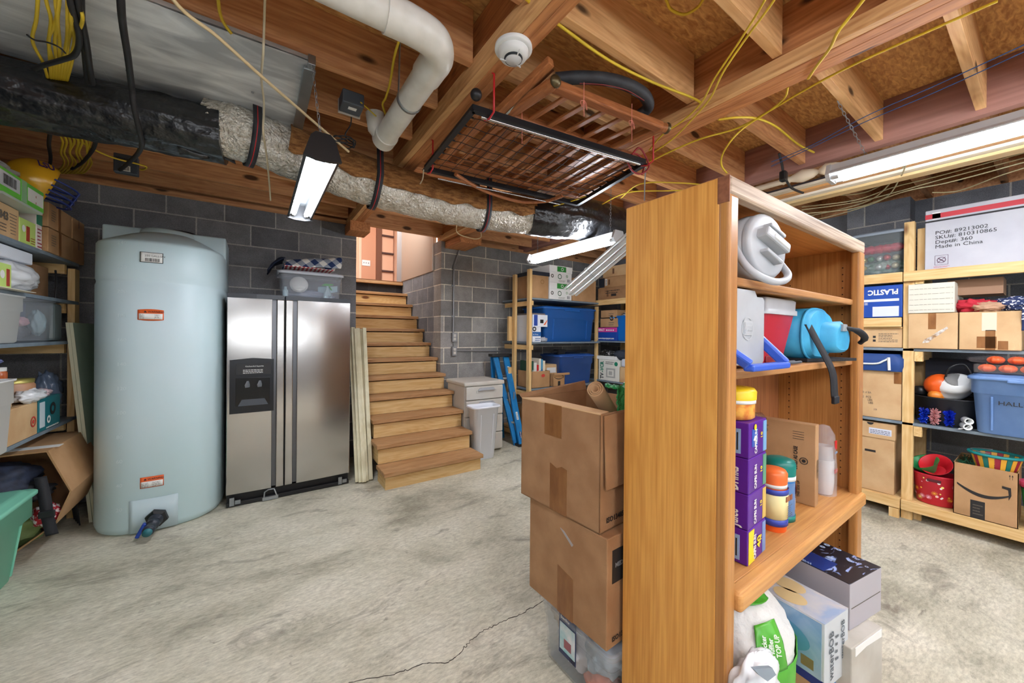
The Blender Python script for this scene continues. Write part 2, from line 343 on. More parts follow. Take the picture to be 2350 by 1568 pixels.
# ---------------- light fixtures (shop lights, plus added fill lights out of view) ----------------
tubeM = mt('lit_tube', (240, 246, 255), .5, emis=45)
def shop_light(x, y0, y1, z, label, chains=(), hood=True, bare=False):
    t = E('shop_light', label, 'light fixture', (x, (y0+y1)/2, z))
    g = G(); w_ = .075
    prof = [(-.07, z+.002), (-.066, z-.004), (-.03, z+.012), (.03, z+.012), (.066, z-.004), (.07, z+.002), (.045, z+.022), (.04, z+.055), (-.04, z+.055), (-.045, z+.022)] if not hood else [(-w_, z-.035), (-w_+.012, z-.04), (-.035, z+.012), (-.03, z+.045), (.03, z+.045), (.035, z+.012), (w_-.012, z-.04), (w_, z-.035), (.045, z+.03), (.035, z+.062), (-.035, z+.062), (-.045, z+.03)]
    if bare: prof = [(-.03, z+.012), (.03, z+.012), (.03, z+.05), (-.03, z+.05)]
    g.prism([(x+a, b) for a, b in prof], 'y', y0, y1); g.to('reflector', M('fixture_grey', (40, 42, 44), .5) if hood else M('fixture_white', (190, 192, 194), .4), t)
    for yy, s in ((y0, -1), (y1, 1)):
        g = G(); g.prism([(x-w_-.004, z-.045), (x-.03, z-.055), (x+.03, z-.055), (x+w_+.004, z-.045), (x+.05, z+.05), (x+.03, z+.07), (x-.03, z+.07), (x-.05, z+.05)] if hood else [(x-.072, z-.006), (x-.05, z-.036), (x+.05, z-.036), (x+.072, z-.006), (x+.045, z+.057), (x-.045, z+.057)], 'y', yy, yy+s*.02)
        g.to('end_cap', blk if hood else M('fixture_white', (1, 1, 1)), t)
    for s in (-1, 1):
        g = G(); g.tube([(x+s*.038, y0+.012, z-.018), (x+s*.038, y1-.012, z-.018)], .0145, 12); g.to('lamp_tube', tubeM, t)
        for yy in (y0+.02, y1-.02):
            G().tube([(x+s*.038, yy-.016, z-.018), (x+s*.038, yy+.016, z-.018)], .0152, 12).to('tube_cap', M('tube_end', (60, 140, 90) if not hood else (190, 190, 190), .4), t)
    for (cx_, cy_), (tx, ty, tz) in chains: chain((cx_, cy_, z+.06), (tx, ty, tz), t)
    return t
def chain(p0, p1, par):
    p0 = V3(p0); p1 = V3(p1); n = max(3, int((p1-p0).length/.022)); g = G(); d = (p1-p0)/n
    for i in range(n):
        c = p0+d*(i+.5); a = d.normalized(); b = (a.orthogonal() if i % 2 else a.cross(a.orthogonal())).normalized()
        g.tube([c+a*d.length*.66*math.cos(t)+b*.006*math.sin(t) for t in [2*PI*k/8 for k in range(8)]], .0014, 4, closed=True)
    return g.to('hanging_chain', steel, par)
shop_light(.246, 1.90, 2.98, 2.22, 'lit twin-tube shop light with black end cap hanging in front of the foil duct', [((.246, 1.94), (.20, 1.90, 2.60)), ((.246, 2.94), (.246, 2.94, 2.63))])
shop_light(2.80, -.50, .745, 2.335, 'lit white shop light with green tube ends at the upper right above the shelves', [((2.80, .60), q(1922, 232, z=2.63)), ((2.80, -.3), (2.7, -.3, 2.63))], hood=False)
shop_light(2.37, 1.98, 3.08, 2.16, 'lit shop light low over the back shelving between duct and bookcase', [((2.37, 2.05), (2.36, 2.04, 2.63)), ((2.37, 3.0), (2.37, 3.0, 2.63))], hood=False, bare=True)
for i, (x, y) in enumerate([(-.9, -1.02), (.45, -1.7), (1.5, -1.9), (2.5, -2.4)]):
    shop_light(x, y, y+1.22, 2.30, 'added bare-tube fill light out of view behind the photographer, '+('leftmost', 'second from left', 'third from left', 'rightmost')[i], [((x, y+.1), (x, y+.1, 2.63)), ((x, y+1.1), (x, y+1.1, 2.63))], hood=False, bare=True)  # added fill lights, unseen, to brighten joist sides and the room

# ---------------- floor, walls ----------------
def slab(a, b): return G().box(a, b)
# rear wall behind the photographer, its low open band added for fill and refrigerator reflection
st(slab((-2.1, -2.72, 0), (5.1, -2.6, 1.22)), 'wall_rear_lower', wallF); st(slab((-2.1, -2.72, 1.56), (5.1, -2.6, 2.875)), 'wall_rear_upper', wallF)
for i_, (a_, b_) in enumerate(((-2.1, -1.3), (1.2, 1.5), (4.3, 5.1))): st(slab((a_, -2.72, 1.22), (b_, -2.6, 1.56)), 'wall_rear_pier_%d' % (i_+1), wallF)
st(slab((-2.2, -2.6, -.12), (5.2, 8.2, 0)), 'floor', floor_mat())
ck = mt('floor_crack', (64, 58, 52), .95)
pts = [q(a, b, z=.0006) for a, b in [(800, 1567), (905, 1549), (962, 1527), (1030, 1520), (1062, 1492), (1072, 1478), (1100, 1452), (1152, 1428), (1200, 1408), (1248, 1378)]]
g = G(); rnd = random.Random(3)
for a, b in zip(pts[:-1], pts[1:]):
    prev = a; n = 9
    for i in range(1, n+1):
        p = a.lerp(b, i/n)+(V3((rnd.uniform(-1, 1), rnd.uniform(-1, 1), 0))*.006 if i < n else V3())
        g.bar(prev, p, rnd.uniform(.0012, .0035), .0012); prev = p
g.to('crack', ck, kind='structure').name = 'trim_1'
WT = 2.58
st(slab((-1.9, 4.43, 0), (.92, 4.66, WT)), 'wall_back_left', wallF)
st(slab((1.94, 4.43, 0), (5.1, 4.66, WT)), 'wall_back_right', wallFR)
st(slab((.72, 4.66, 0), (.92, 6.0, WT)), 'wall_stair_left', wallFR)
st(slab((1.94, 4.66, 0), (2.14, 6.0, 2.22)), 'wall_stair_right', wallY)
st(slab((-2.1, -2.6, 0), (-1.9, 4.66, WT)), 'wall_left', wallY)
st(slab((4.9, -2.6, 0), (5.1, 4.66, 2.62)), 'wall_right', wallY)
st(slab((4.7, .72, 0), (4.9, 1.14, 2.62)), 'wall_right_pilaster', wallY)
dry = mt('drywall_brown_grey', (158, 136, 118), .8); pinkW = mt('hall_paint', (232, 178, 146), .7); tan = mt('hall_door_paint', (206, 146, 112), .6)
st(slab((1.93, 4.665, 2.22), (1.955, 5.98, 3.1)), 'wall_stair_drywall', dry)
st(slab((1.915, 4.655, 2.22), (1.965, 4.665, 3.0)), 'trim_2', whtP)
st(slab((.90, 4.66, WT), (.925, 6.0, 3.1)), 'wall_stair_left_upper', pinkW)
# upstairs landing and hall seen through the stair opening
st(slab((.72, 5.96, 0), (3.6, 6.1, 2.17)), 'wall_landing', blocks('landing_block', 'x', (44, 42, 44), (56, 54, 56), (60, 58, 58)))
st(slab((.2, 5.93, 2.17), (3.6, 8.1, 2.21)), 'floor_landing', mt('landing_board', (120, 80, 48), .5))
st(slab((.2, 8.0, 2.2), (3.6, 8.1, 4.6)), 'wall_hall', pinkW)
st(slab((.2, 6.1, 4.6), (3.6, 8.1, 4.7)), 'ceiling_hall', M('hall_ceiling', (230, 224, 214), .8))
st(slab((.1, 5.96, 2.2), (.2, 8.1, 4.6)), 'wall_hall_left', pinkW)
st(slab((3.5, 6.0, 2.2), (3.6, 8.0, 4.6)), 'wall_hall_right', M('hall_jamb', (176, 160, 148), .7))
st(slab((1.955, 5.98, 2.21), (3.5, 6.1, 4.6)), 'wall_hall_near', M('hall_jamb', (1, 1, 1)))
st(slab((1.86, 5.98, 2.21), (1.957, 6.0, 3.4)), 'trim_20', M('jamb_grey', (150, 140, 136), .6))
d = E('door_1', None, None, (1, 7.99, 2.21)); d['kind'] = 'structure'
x0, x1, x2, x3 = [q(p, 600, y=7.97).x for p in (822, 829, 862, 874)]
G().box((x0, 7.95, 2.21), (x1, 8, 4.3)).to('door_casing', M('casing', (236, 190, 160), .6), d)
G().box((x1, 7.96, 2.21), (x2, 8, 4.3)).to('door_panel', tan, d)
G().box((x2, 7.9, 2.21), (x3, 8, 4.3)).to('door_post', M('door_dark', (120, 74, 50), .6), d)
a0, a1 = q(831, 609, y=7.94), q(850, 598, y=7.94)
sw = E('light_switch', 'white light switch plate on the tan wall at the top of the stairs', 'light switch', (a0.x, 7.955, a0.z))
G().box((a0.x, 7.948, a0.z), (a1.x, 7.96, a1.z)).to('switch_plate', whtP, sw, bev=.003)
for k in range(3):
    xx = a0.x+(a1.x-a0.x)*(.22+.28*k); zz = (a0.z+a1.z)/2; G().box((xx-.005, 7.94, zz-.012), (xx+.005, 7.95, zz+.012)).to('toggle', M('toggle_dark', (90, 70, 60), .5), sw)
t = E('wall_rack', 'pale hall shelving with dark crossbars seen through the stair opening', 'shelf', (x3+.1, 7.8, 2.21))
xr = q(903, 600, y=7.9).x
G().box((x3, 7.93, 2.21), (xr, 7.995, 4.3)).to('back_panel', M('rack_panel', (240, 184, 150), .6), t)
for py in (518, 541, 581, 622): zz = q(885, py, y=7.9).z; G().box((x3, 7.88, zz-.02), (xr, 7.93, zz+.012)).to('crossbar', M('rack_bar', (84, 54, 48), .5), t)
# ---------------- ceiling: subfloor, girders, joists ----------------
st(slab((-2.1, -2.6, 2.875), (5.1, 4.8, 2.90)), 'ceiling', osb)
st(slab((-1.9, 4.44, WT), (.90, 4.60, 2.63)), 'trim_3', joistX)
st(slab((1.96, 4.44, WT), (5.1, 4.60, 2.63)), 'trim_4', joistX)
for i, (a, b) in enumerate([(-1.9, .9), (1.97, 5.0)]): st(slab((a, 4.56, 2.63), (b, 4.60, 2.875)), 'trim_%d' % (5+i), joistX)
st(slab((.94, 4.40, 2.60), (1.95, 4.44, 2.875)), 'trim_7', joistX)
n_ = [30]
def trim(g, mat, name=None, bev=.002):
    o = st(g, 'trim_%d' % n_[0], mat, bev); n_[0] += 1; return o
for (l0, l1, g1, gz, lz, r1) in ((.815, .853, .928, 2.56, 2.65, .945), (1.905, 1.943, 2.055, 2.565, 2.625, 2.09)):
    for k in range(2): w_ = (g1-l1)/2; trim(slab((l1+k*w_, -2.6, gz), (l1+(k+1)*w_-.001, 4.56, 2.875)), girdY)
    trim(slab((l0, -2.6, gz+.002), (l1, 4.43, lz)), ledgY); trim(slab((g1, -2.6, gz+.012), (r1, 4.43, lz-.03)), girdY)
trim(slab((4.98, -2.6, 2.6), (5.1, 4.6, 2.875)), joistX)
trim(slab((-2.1, -2.6, 2.58), (-1.9, 4.6, 2.875)), joistX)
trim(slab((3.24, -2.6, 2.60), (3.30, 4.56, 2.875)), mt('rim_board', (168, 122, 108), .8, rgb2=(140, 98, 86), ns=3, st=(1, .4, 8)))
ys = [1.12+.402*k for k in range(-9, 9)]
for y in ys:
    trim(slab((-1.9, y, 2.63), (.815, y+.038, 2.875)), joistX)
    if not 4.3 < y: trim(slab((.945, y-.03, 2.63), (1.905, y+.008, 2.875)), joistP if y < 1.6 else joistX)
    trim(slab((2.09, y-.1, 2.63), (3.24, y-.062, 2.875)), joistP if y < 1 else joistX)
    trim(slab((3.30, y-.1, 2.64), (4.98, y-.062, 2.875)), joistX)
# ---------------- ductwork and pipes ----------------
t = E('sheet_metal_duct', 'wide galvanised sheet metal duct fixed under the joists at upper left', 'duct', (-.9, 2.1, 2.6))
ductM = mt('duct_sheet', (246, 249, 250), .34, .12, rgb2=(186, 190, 194), ns=3.5, det=9, st=(.6, 2.2, 1), dist=1.2, bump=.2, lo=.36, hi=.6)
g = G(); g.grid(lambda u, v: V3((-1.88+2.075*u, 1.90+.73*v, 2.602+.005*math.sin(u*9)*math.sin(v*3)-.004*abs(math.sin(u*13+v*7)))), 60, 14); g.box((-1.88, 1.905, 2.61), (.19, 2.625, 2.628)); g.to('duct_body', ductM, t)
G().box((.185, 1.89, 2.585), (.215, 2.64, 2.629)).box((.170, 1.93, 2.580), (.22, 2.61, 2.592)).to('end_flange', steel, t, bev=.002)
for xx in (-.62, -1.35): G().box((xx, 1.90, 2.594), (xx+.03, 2.62, 2.602)).to('standing_seam', ductM, t)
for a, b in ((-.02, 2.3), (-.9, 2.4), (-.5, 2.45)): G().lathe([(0, -.006), (.005, -.005), (.006, 0)], (a, b, 2.597), 10).to('screw', steel, t)
# flexible foil duct
fp = [(-.22, 2.60, 2.49), (-.05, 2.58, 2.49), (.12, 2.62, 2.475), (.30, 2.63, 2.445), (.66, 2.62, 2.39), (1.08, 2.59, 2.36), (1.43, 2.54, 2.35), (1.76, 2.46, 2.35), (1.84, 2.44, 2.35)]
cp = crv(fp, 14); foil = mt('crinkled_foil', (244, 240, 230), .24, .6, rgb2=(206, 198, 182), ns=18, bump=2.2, bs=60, dist=1)
foil_n = foil.node_tree
t = E('foil_duct', 'crinkled silver foil flexible duct sagging across the ceiling', 'duct', (.8, 2.8, 2.2))
g = G(); n = 28; rings = []
for i, p in enumerate(cp):
    tt = (cp[min(i+1, len(cp)-1)]-cp[max(i-1, 0)]).normalized(); a = tt.cross(V3((0, 0, 1))).normalized(); b = a.cross(tt)
    rings.append([p+(a*math.cos(2*PI*j/n)+b*math.sin(2*PI*j/n))*(.142+.010*noise.noise(V3((p.x*14, j*.5, 1)))+.006*noise.noise(V3((p.x*40, j*1.3, 5))))*(1 if b.z else 1) for j in range(n)])
g.loft(rings); g.to('foil_sleeve', foil, t)
g = G(); rings = []
for i, p in enumerate(cp):
    if p.x < .12: continue
    tt = (cp[min(i+1, len(cp)-1)]-cp[max(i-1, 0)]).normalized(); a = tt.cross(V3((0, 0, 1))).normalized(); b = a.cross(tt)
    rings.append([p+(a*math.cos(A)+b*math.sin(A))*(.156+.006*noise.noise(V3((p.x*20, A*5, 3)))) for A in [math.radians(-14+i2*9+14*noise.noise(V3((p.x*9, 0, 0)))) for i2 in range(15)]])
# exposed brown insulation along the upper near side where the jacket has split
g.loft(rings, (False, False), closed=False); g.to('exposed_insulation', mt('brown_insulation', (176, 124, 70), .95, rgb2=(122, 78, 38), ns=60, st=(.3, 1, 1), bump=1, bs=90), t, solid=.01)
for (px, py, z) in ((578, 300, 2.48), (862, 420, 2.39), (1110, 480, 2.35)):
    xx = q(px, py, z=z).x; k = min(range(len(cp)), key=lambda i: abs(cp[i].x-xx)); c = cp[k]; tt = (cp[min(k+1, len(cp)-1)]-cp[k-1]).normalized()
    a = tt.cross(V3((0, 0, 1))).normalized(); b = a.cross(tt); R_ = .162
    s = E('duct_strap', {578: 'black webbing strap around the foil duct beside the black plastic', 862: 'black webbing strap with red stitching holding the middle of the foil duct', 1110: 'black webbing strap holding the foil duct right of the girder'}[px], 'strap', c)
    def strip(w0, w1, rad):
        pts = [c-a*rad*.9+V3((0, 0, 2.645-c.z))]+[c+(a*math.cos(A)+b*math.sin(A))*rad for A in [PI-.15+PI*1.1*i/22 for i in range(23)]]+[c+a*rad*.9+V3((0, 0, 2.645-c.z))]
        return G().grid(lambda u, v: pts[min(int(round(u*(len(pts)-1))), len(pts)-1)]+tt*(w0+(w1-w0)*v), len(pts), 2)
    strip(-.021, .021, R_).to('webbing', blkR, s, solid=.003); strip(-.002, .002, R_+.0025).to('stitching', redP, s, solid=.001)
# black plastic wrapped duct
plast = mt('black_polythene', (24, 25, 28), .28, bump=1.5, ns=5, bs=14, spec=.7)
def wrapped(name, label, path, rad, sq, amp, tail=None, seed=0):
    cp2 = crv(path, 16); rings = []
    for i, p in enumerate(cp2):
        tt = (cp2[min(i+1, len(cp2)-1)]-cp2[max(i-1, 0)]).normalized(); a = tt.cross(V3((0, 0, 1))).normalized(); b = a.cross(tt)
        f = i/len(cp2); rr_ = rad(f); r = []
        for j in range(48):
            A = 2*PI*j/48; n1 = noise.noise(V3((p.x*3.5+A*1.5, A*3+p.x*2, seed))); n2 = abs(noise.noise(V3((p.x*9+A*5, A*6, seed+4))))
            r.append(p+a*math.cos(A)*rr_*(1+amp*n1+amp*.6*n2)+b*math.sin(A)*rr_*sq*(1+amp*n1+amp*.6*n2))
        rings.append(r)
    return G().loft(rings).to(name, plast, label=label, cat='duct')
o = wrapped('wrapped_duct', 'black plastic wrapped duct below the sheet metal duct at left', [(-1.85, 2.66, 2.45), (-1.3, 2.66, 2.45), (-.8, 2.65, 2.45), (-.36, 2.61, 2.45), (-.15, 2.59, 2.45)], lambda f: .165-.005*f, .80, .16)
wrapped('wrapped_duct', 'black plastic wrapped end of the foil duct behind the bookcase top', [(1.82, 2.44, 2.35), (2.05, 2.38, 2.36), (2.35, 2.34, 2.39), (2.8, 2.40, 2.41)], lambda f: .158+.05*f, .9, .1, seed=9)
# hanging corner of the plastic
a, b, c = q(514, 268, y=2.50), q(541, 376, y=2.62), q(400, 320, y=2.55)
G().grid(lambda u, v: a.lerp(b, u).lerp(c+(b-a)*.3*u, v)+V3((0, .02*math.sin(9*u+5*v), .01*math.sin(7*v))), 14, 12).to('plastic_flap', plast, o, solid=.002)
# pvc drain
t = E('drain_pipe', 'large white pvc drain pipe with an elbow under the joists', 'pipe', (.6, 1.4, 2.5))
ez = 2.515
G().tube([(-.6, 1.345, ez+.01), (.40, 1.345, ez)], .057, 24).to('pipe_run', pvc, t)
G().tube(crv([(.37, 1.345, ez), (.47, 1.345, ez), (.56, 1.365, ez), (.605, 1.43, ez), (.608, 1.50, ez), (.608, 1.56, ez)], 6), .0635, 24).to('elbow', pvc, t)
G().tube([(.608, 1.53, ez), (.608, 2.17, ez)], .057, 24).to('pipe_run', pvc, t)
G().tube([(.608, 2.15, ez), (.608, 2.235, ez)], .0635, 24).tube([(.608, 2.20, ez), (.56, 2.2, ez+.04), (.55, 2.2, ez+.12)], .05, 16).to('end_fitting', pvc, t)
g = G(); c = V3((.608, 1.78, ez)); pts = [q(918, 73, z=2.63)]+[c+V3((math.cos(A)*.060, 0, math.sin(A)*.060)) for A in [PI*.85+i*PI*1.05/12 for i in range(13)]]
g.grid(lambda u, v: pts[int(round(u*13))]+V3((0, .022*(v-.5), 0)), 14, 2); g.to('pipe_strap', steel, t, solid=.0015)
# smoke detector
t = E('smoke_detector', 'round white smoke detector under the wooden girder', 'smoke detector', (.862, 1.262, 2.56))
c = (.862, 1.262, 2.56)
G().lathe([(.076, 0), (.077, -.012), (.073, -.016), (.064, -.018)], c, 40).to('base_plate', whtP, t)
G().lathe([(.062, -.016), (.062, -.03), (.052, -.044), (.036, -.046)], c, 40).to('housing', whtP, t)
G().lathe([(.037, -.040), (.034, -.052), (.030, -.056), (.001, -.058)], c, 32).to('sensor_cap', M('cap_white', (214, 216, 218), .4), t)
G().lathe([(.0375, -.0455), (.0345, -.0535)], c, 32, cap=(0, 0)).to('vent_slot', darkM, t, solid=.001)
for A in (.4, 2.5, 4.6): G().bar((c[0]+.028*math.cos(A), c[1]+.028*math.sin(A), 2.506), (c[0]+.055*math.cos(A), c[1]+.055*math.sin(A), 2.513), .004, .006).to('rib', whtP, t)
# ---------------- hanging crib parts ----------------
ZF = 2.40
A_, B_, C_, D_ = q(1085, 247, z=ZF), q(974, 386, z=ZF), q(1325, 467, z=ZF-.005), q(1482, 372, z=ZF)   # near-left, far-left, far-right, near-right
t = E('spring_frame', 'black metal crib spring frame with wire mesh hung flat below the girders', 'bed frame', (1.4, 1.8, ZF))
fm = mt('black_angle_iron', (40, 42, 46), .4, .5)
for p, r_ in ((A_, B_), (B_, C_), (C_, D_), (D_, A_)):
    g = G().bar(p, r_, .004, .032); d_ = (r_-p).normalized(); g.bar(p+V3((0, 0, -.016)), r_+V3((0, 0, -.016)), .028, .004); g.to('side_rail', fm, t)
wm = mt('spring_wire', (44, 44, 48), .5, .6); bl = lambda u, v: A_.lerp(D_, u).lerp(B_.lerp(C_, u), v)+V3((0, 0, .004-.02*math.sin(PI*u)*math.sin(PI*v)))
NU, NV = 15, 9
for i in range(1, NU): G().tube([bl(i/NU, k/NV+.0) for k in range(0, NV+1)], .0016, 5).to('cross_wire', wm, t)
for j in range(1, NV):
    G().tube([bl(k/30, j/NV+.006*math.sin(k*2.1)) for k in range(1, 30)], .0018, 5).to('long_wire', wm, t)
    G().tube([bl(0, j/NV), bl(.035, j/NV)], .0045, 8).to('coil_spring', fm, t); G().tube([bl(.965, j/NV), bl(1, j/NV)], .0045, 8).to('coil_spring', fm, t)
for (p, d_) in ((A_, V3((.0, -.03, .012))), ): G().ball(p+d_+V3((0, 0, .03)), .026, 14).to('ball_foot', blk, t)
G().tube([A_+V3((.05, .012, -.02)), D_+V3((-.04, .012, -.02))], .007, 10).to('slide_rod', chrome, t)
G().tube([B_+V3((.10, .03, -.03)), C_+V3((-.15, .03, -.03))], .005, 8).to('slide_rod', chrome, t)
crib = wood('crib_wood', (172, 108, 66), (128, 74, 42), 'x', fine=50, knots=False, rough=.35, bands=3)
crib2 = wood('crib_wood_end', (182, 118, 72), (140, 84, 48), 'y', fine=50, knots=False, rough=.35, bands=3)
def slat_panel(label, p00, p10, p11, p01, ns_, rw=.045, rt_=.028, sw=.03):
    "p00-p10 near rail, p01-p11 far rail, slats between them"
    t = E('crib_gate', label, 'crib panel', (p00+p11)/2)
    for a, b, nm in ((p00, p10, 'top_rail'), (p01, p11, 'bottom_rail')): G().bar(a, b, rw, rt_).to(nm, crib, t, bev=.008, seg=3)
    for a, b in ((p00, p01), (p10, p11)): G().bar(a, b, rw, rt_*.9).to('end_rail', crib2, t, bev=.006)
    for i in range(1, ns_): u = i/ns_; G().bar(p00.lerp(p10, u), p01.lerp(p11, u), sw, .012).to('slat', crib2, t, bev=.003)
    return t
zr = ZF+.045
p = [q(1120, 262, z=zr), q(1478, 378, z=zr), q(1330, 452, z=zr+.005), q(1010, 372, z=zr)]
slat_panel('reddish wooden crib side with slats lying flat on the black spring frame', p[0], p[1], p[2], p[3], 11)
t = slat_panel('second wooden crib side lying above the first with its slats showing through the mesh', p[0]+V3((.05, .03, .05)), p[1]+V3((-.02, .02, .04)), p[2]+V3((-.03, -.03, .045)), p[3]+V3((.06, 0, .05)), 7, sw=.045)
z2 = 2.47
e0, e1, e2, e3 = q(1265, 195, z=z2), q(1515, 292, z=z2), q(1400, 345, z=z2), q(1165, 262, z=z2)
t = slat_panel('crib end panel with brass-coloured cup feet lying nearest the camera', e0, e1, e2, e3, 6, rw=.05, rt_=.04)
for a, dd in ((e0, V3((.0, -.02, .0))), (e1, V3((.03, -.01, 0)))):
    G().tube([a+V3((-.0, .03, 0)), a, a+dd], [.024, .027, .024], 14).to('curved_post', crib2, t)
    G().lathe([(.022, 0), (.028, .006), (.026, .016), (.014, .026), (.001, .028)], a+dd, 16, d=dd).to('cup_foot', M('aged_brass', (104, 92, 66), .35, .8), t)
g0, g1 = q(1265, 140, z=2.54), q(1140, 262, z=2.46)
t = E('crib_post', 'long wooden crib post with metal track pointing up towards the smoke detector', 'crib post', g1)
G().bar(g0, g1, .035, .035).to('post', crib2, t, bev=.004); G().bar(g0+V3((.02, .01, -.02)), g1+V3((.02, .01, -.02)), .012, .008).to('metal_track', chrome, t)
c0, c1, c2 = q(1045, 400, z=2.38), q(1190, 462, z=2.36), q(1290, 450, z=2.38)
G().tube([c0, q(1110, 437, z=2.37), c1, q(1250, 462, z=2.37), c2], .012, 10, smooth=8).to('curved_rail', crib, label='bowed wooden rail below the far edge of the spring frame', cat='crib rail')
# red bicycle hooks
for i, (px, py, lab) in enumerate([(1128, 262, 'red coated hook at the near left corner of the hanging frame'), (990, 390, 'red coated hook at the far left corner of the hanging frame'), (1492, 372, 'red coated hook at the right corner of the hanging frame')]):
    b = q(px, py, z=2.385); G().tube([b+V3((0, .06, .0)), b+V3((0, .02, -.012)), b+V3((0, -.02, .0)), b+V3((0, -.02, .17)), b+V3((-.02, 0, .19))], .0048, 8).to('storage_hook', redP, label=lab, cat='hook')
rp = mt('red_cord', (150, 30, 36), .5)
b = q(1450, 355, z=2.42)
G().tube([b, b+V3((.05, -.01, .05)), b+V3((.12, 0, .03)), b+V3((.16, .0, -.03)), b+V3((.12, .03, -.07)), b+V3((.05, .04, -.06)), b+V3((.0, .03, -.01)), b+V3((.06, .02, .03)), b+V3((.14, .02, .0)), b+V3((.16, .05, -.06))], .005, 8, smooth=6).to('red_extension_cord', rp, label='coiled dark red cord at the right end of the hanging frame', cat='cord')
tw = mt('pink_twine', (226, 138, 120), .7)
for (px, py, dz, lab) in ((1198, 268, .10, 'pink twine bow tied at the left of the hanging crib rails'), (1340, 215, .07, 'pink twine bow tied at the middle of the hanging crib rails'), (1450, 262, .10, 'pink twine bow tied at the right of the hanging crib rails')):
    b = q(px, py, z=2.44); k = b+V3((0, 0, -.03))
    G().tube([b+V3((0, 0, .05)), k], .0012, 5).tube([k, k+V3((-.02, 0, -.01)), k+V3((-.01, 0, -.03)), k, k+V3((.015, 0, -.01)), k+V3((.02, 0, -.035)), k], .0012, 5, smooth=5).tube([k, k+V3((.002, .0, -dz))], .0015, 5).to('twine_bow', tw, label=lab, cat='twine')
# black hose coil
pts = [q(a, b_, z=z_) for a, b_, z_ in ((1275, 182, 2.56), (1330, 178, 2.57), (1390, 182, 2.57), (1440, 195, 2.57), (1478, 218, 2.56), (1488, 245, 2.55), (1470, 262, 2.54))]
t = E('hose', 'thick black ribbed hose curling above the crib panels', 'hose', pts[3]); G().tube(pts, .028, 14, smooth=8).to('hose_tube', blkR, t); G().tube([p_+V3((.0, .0, -.026)) for p_ in pts[1:5]], .004, 6, smooth=8).to('red_stripe', M('dark_red', (120, 40, 34), .6), t)
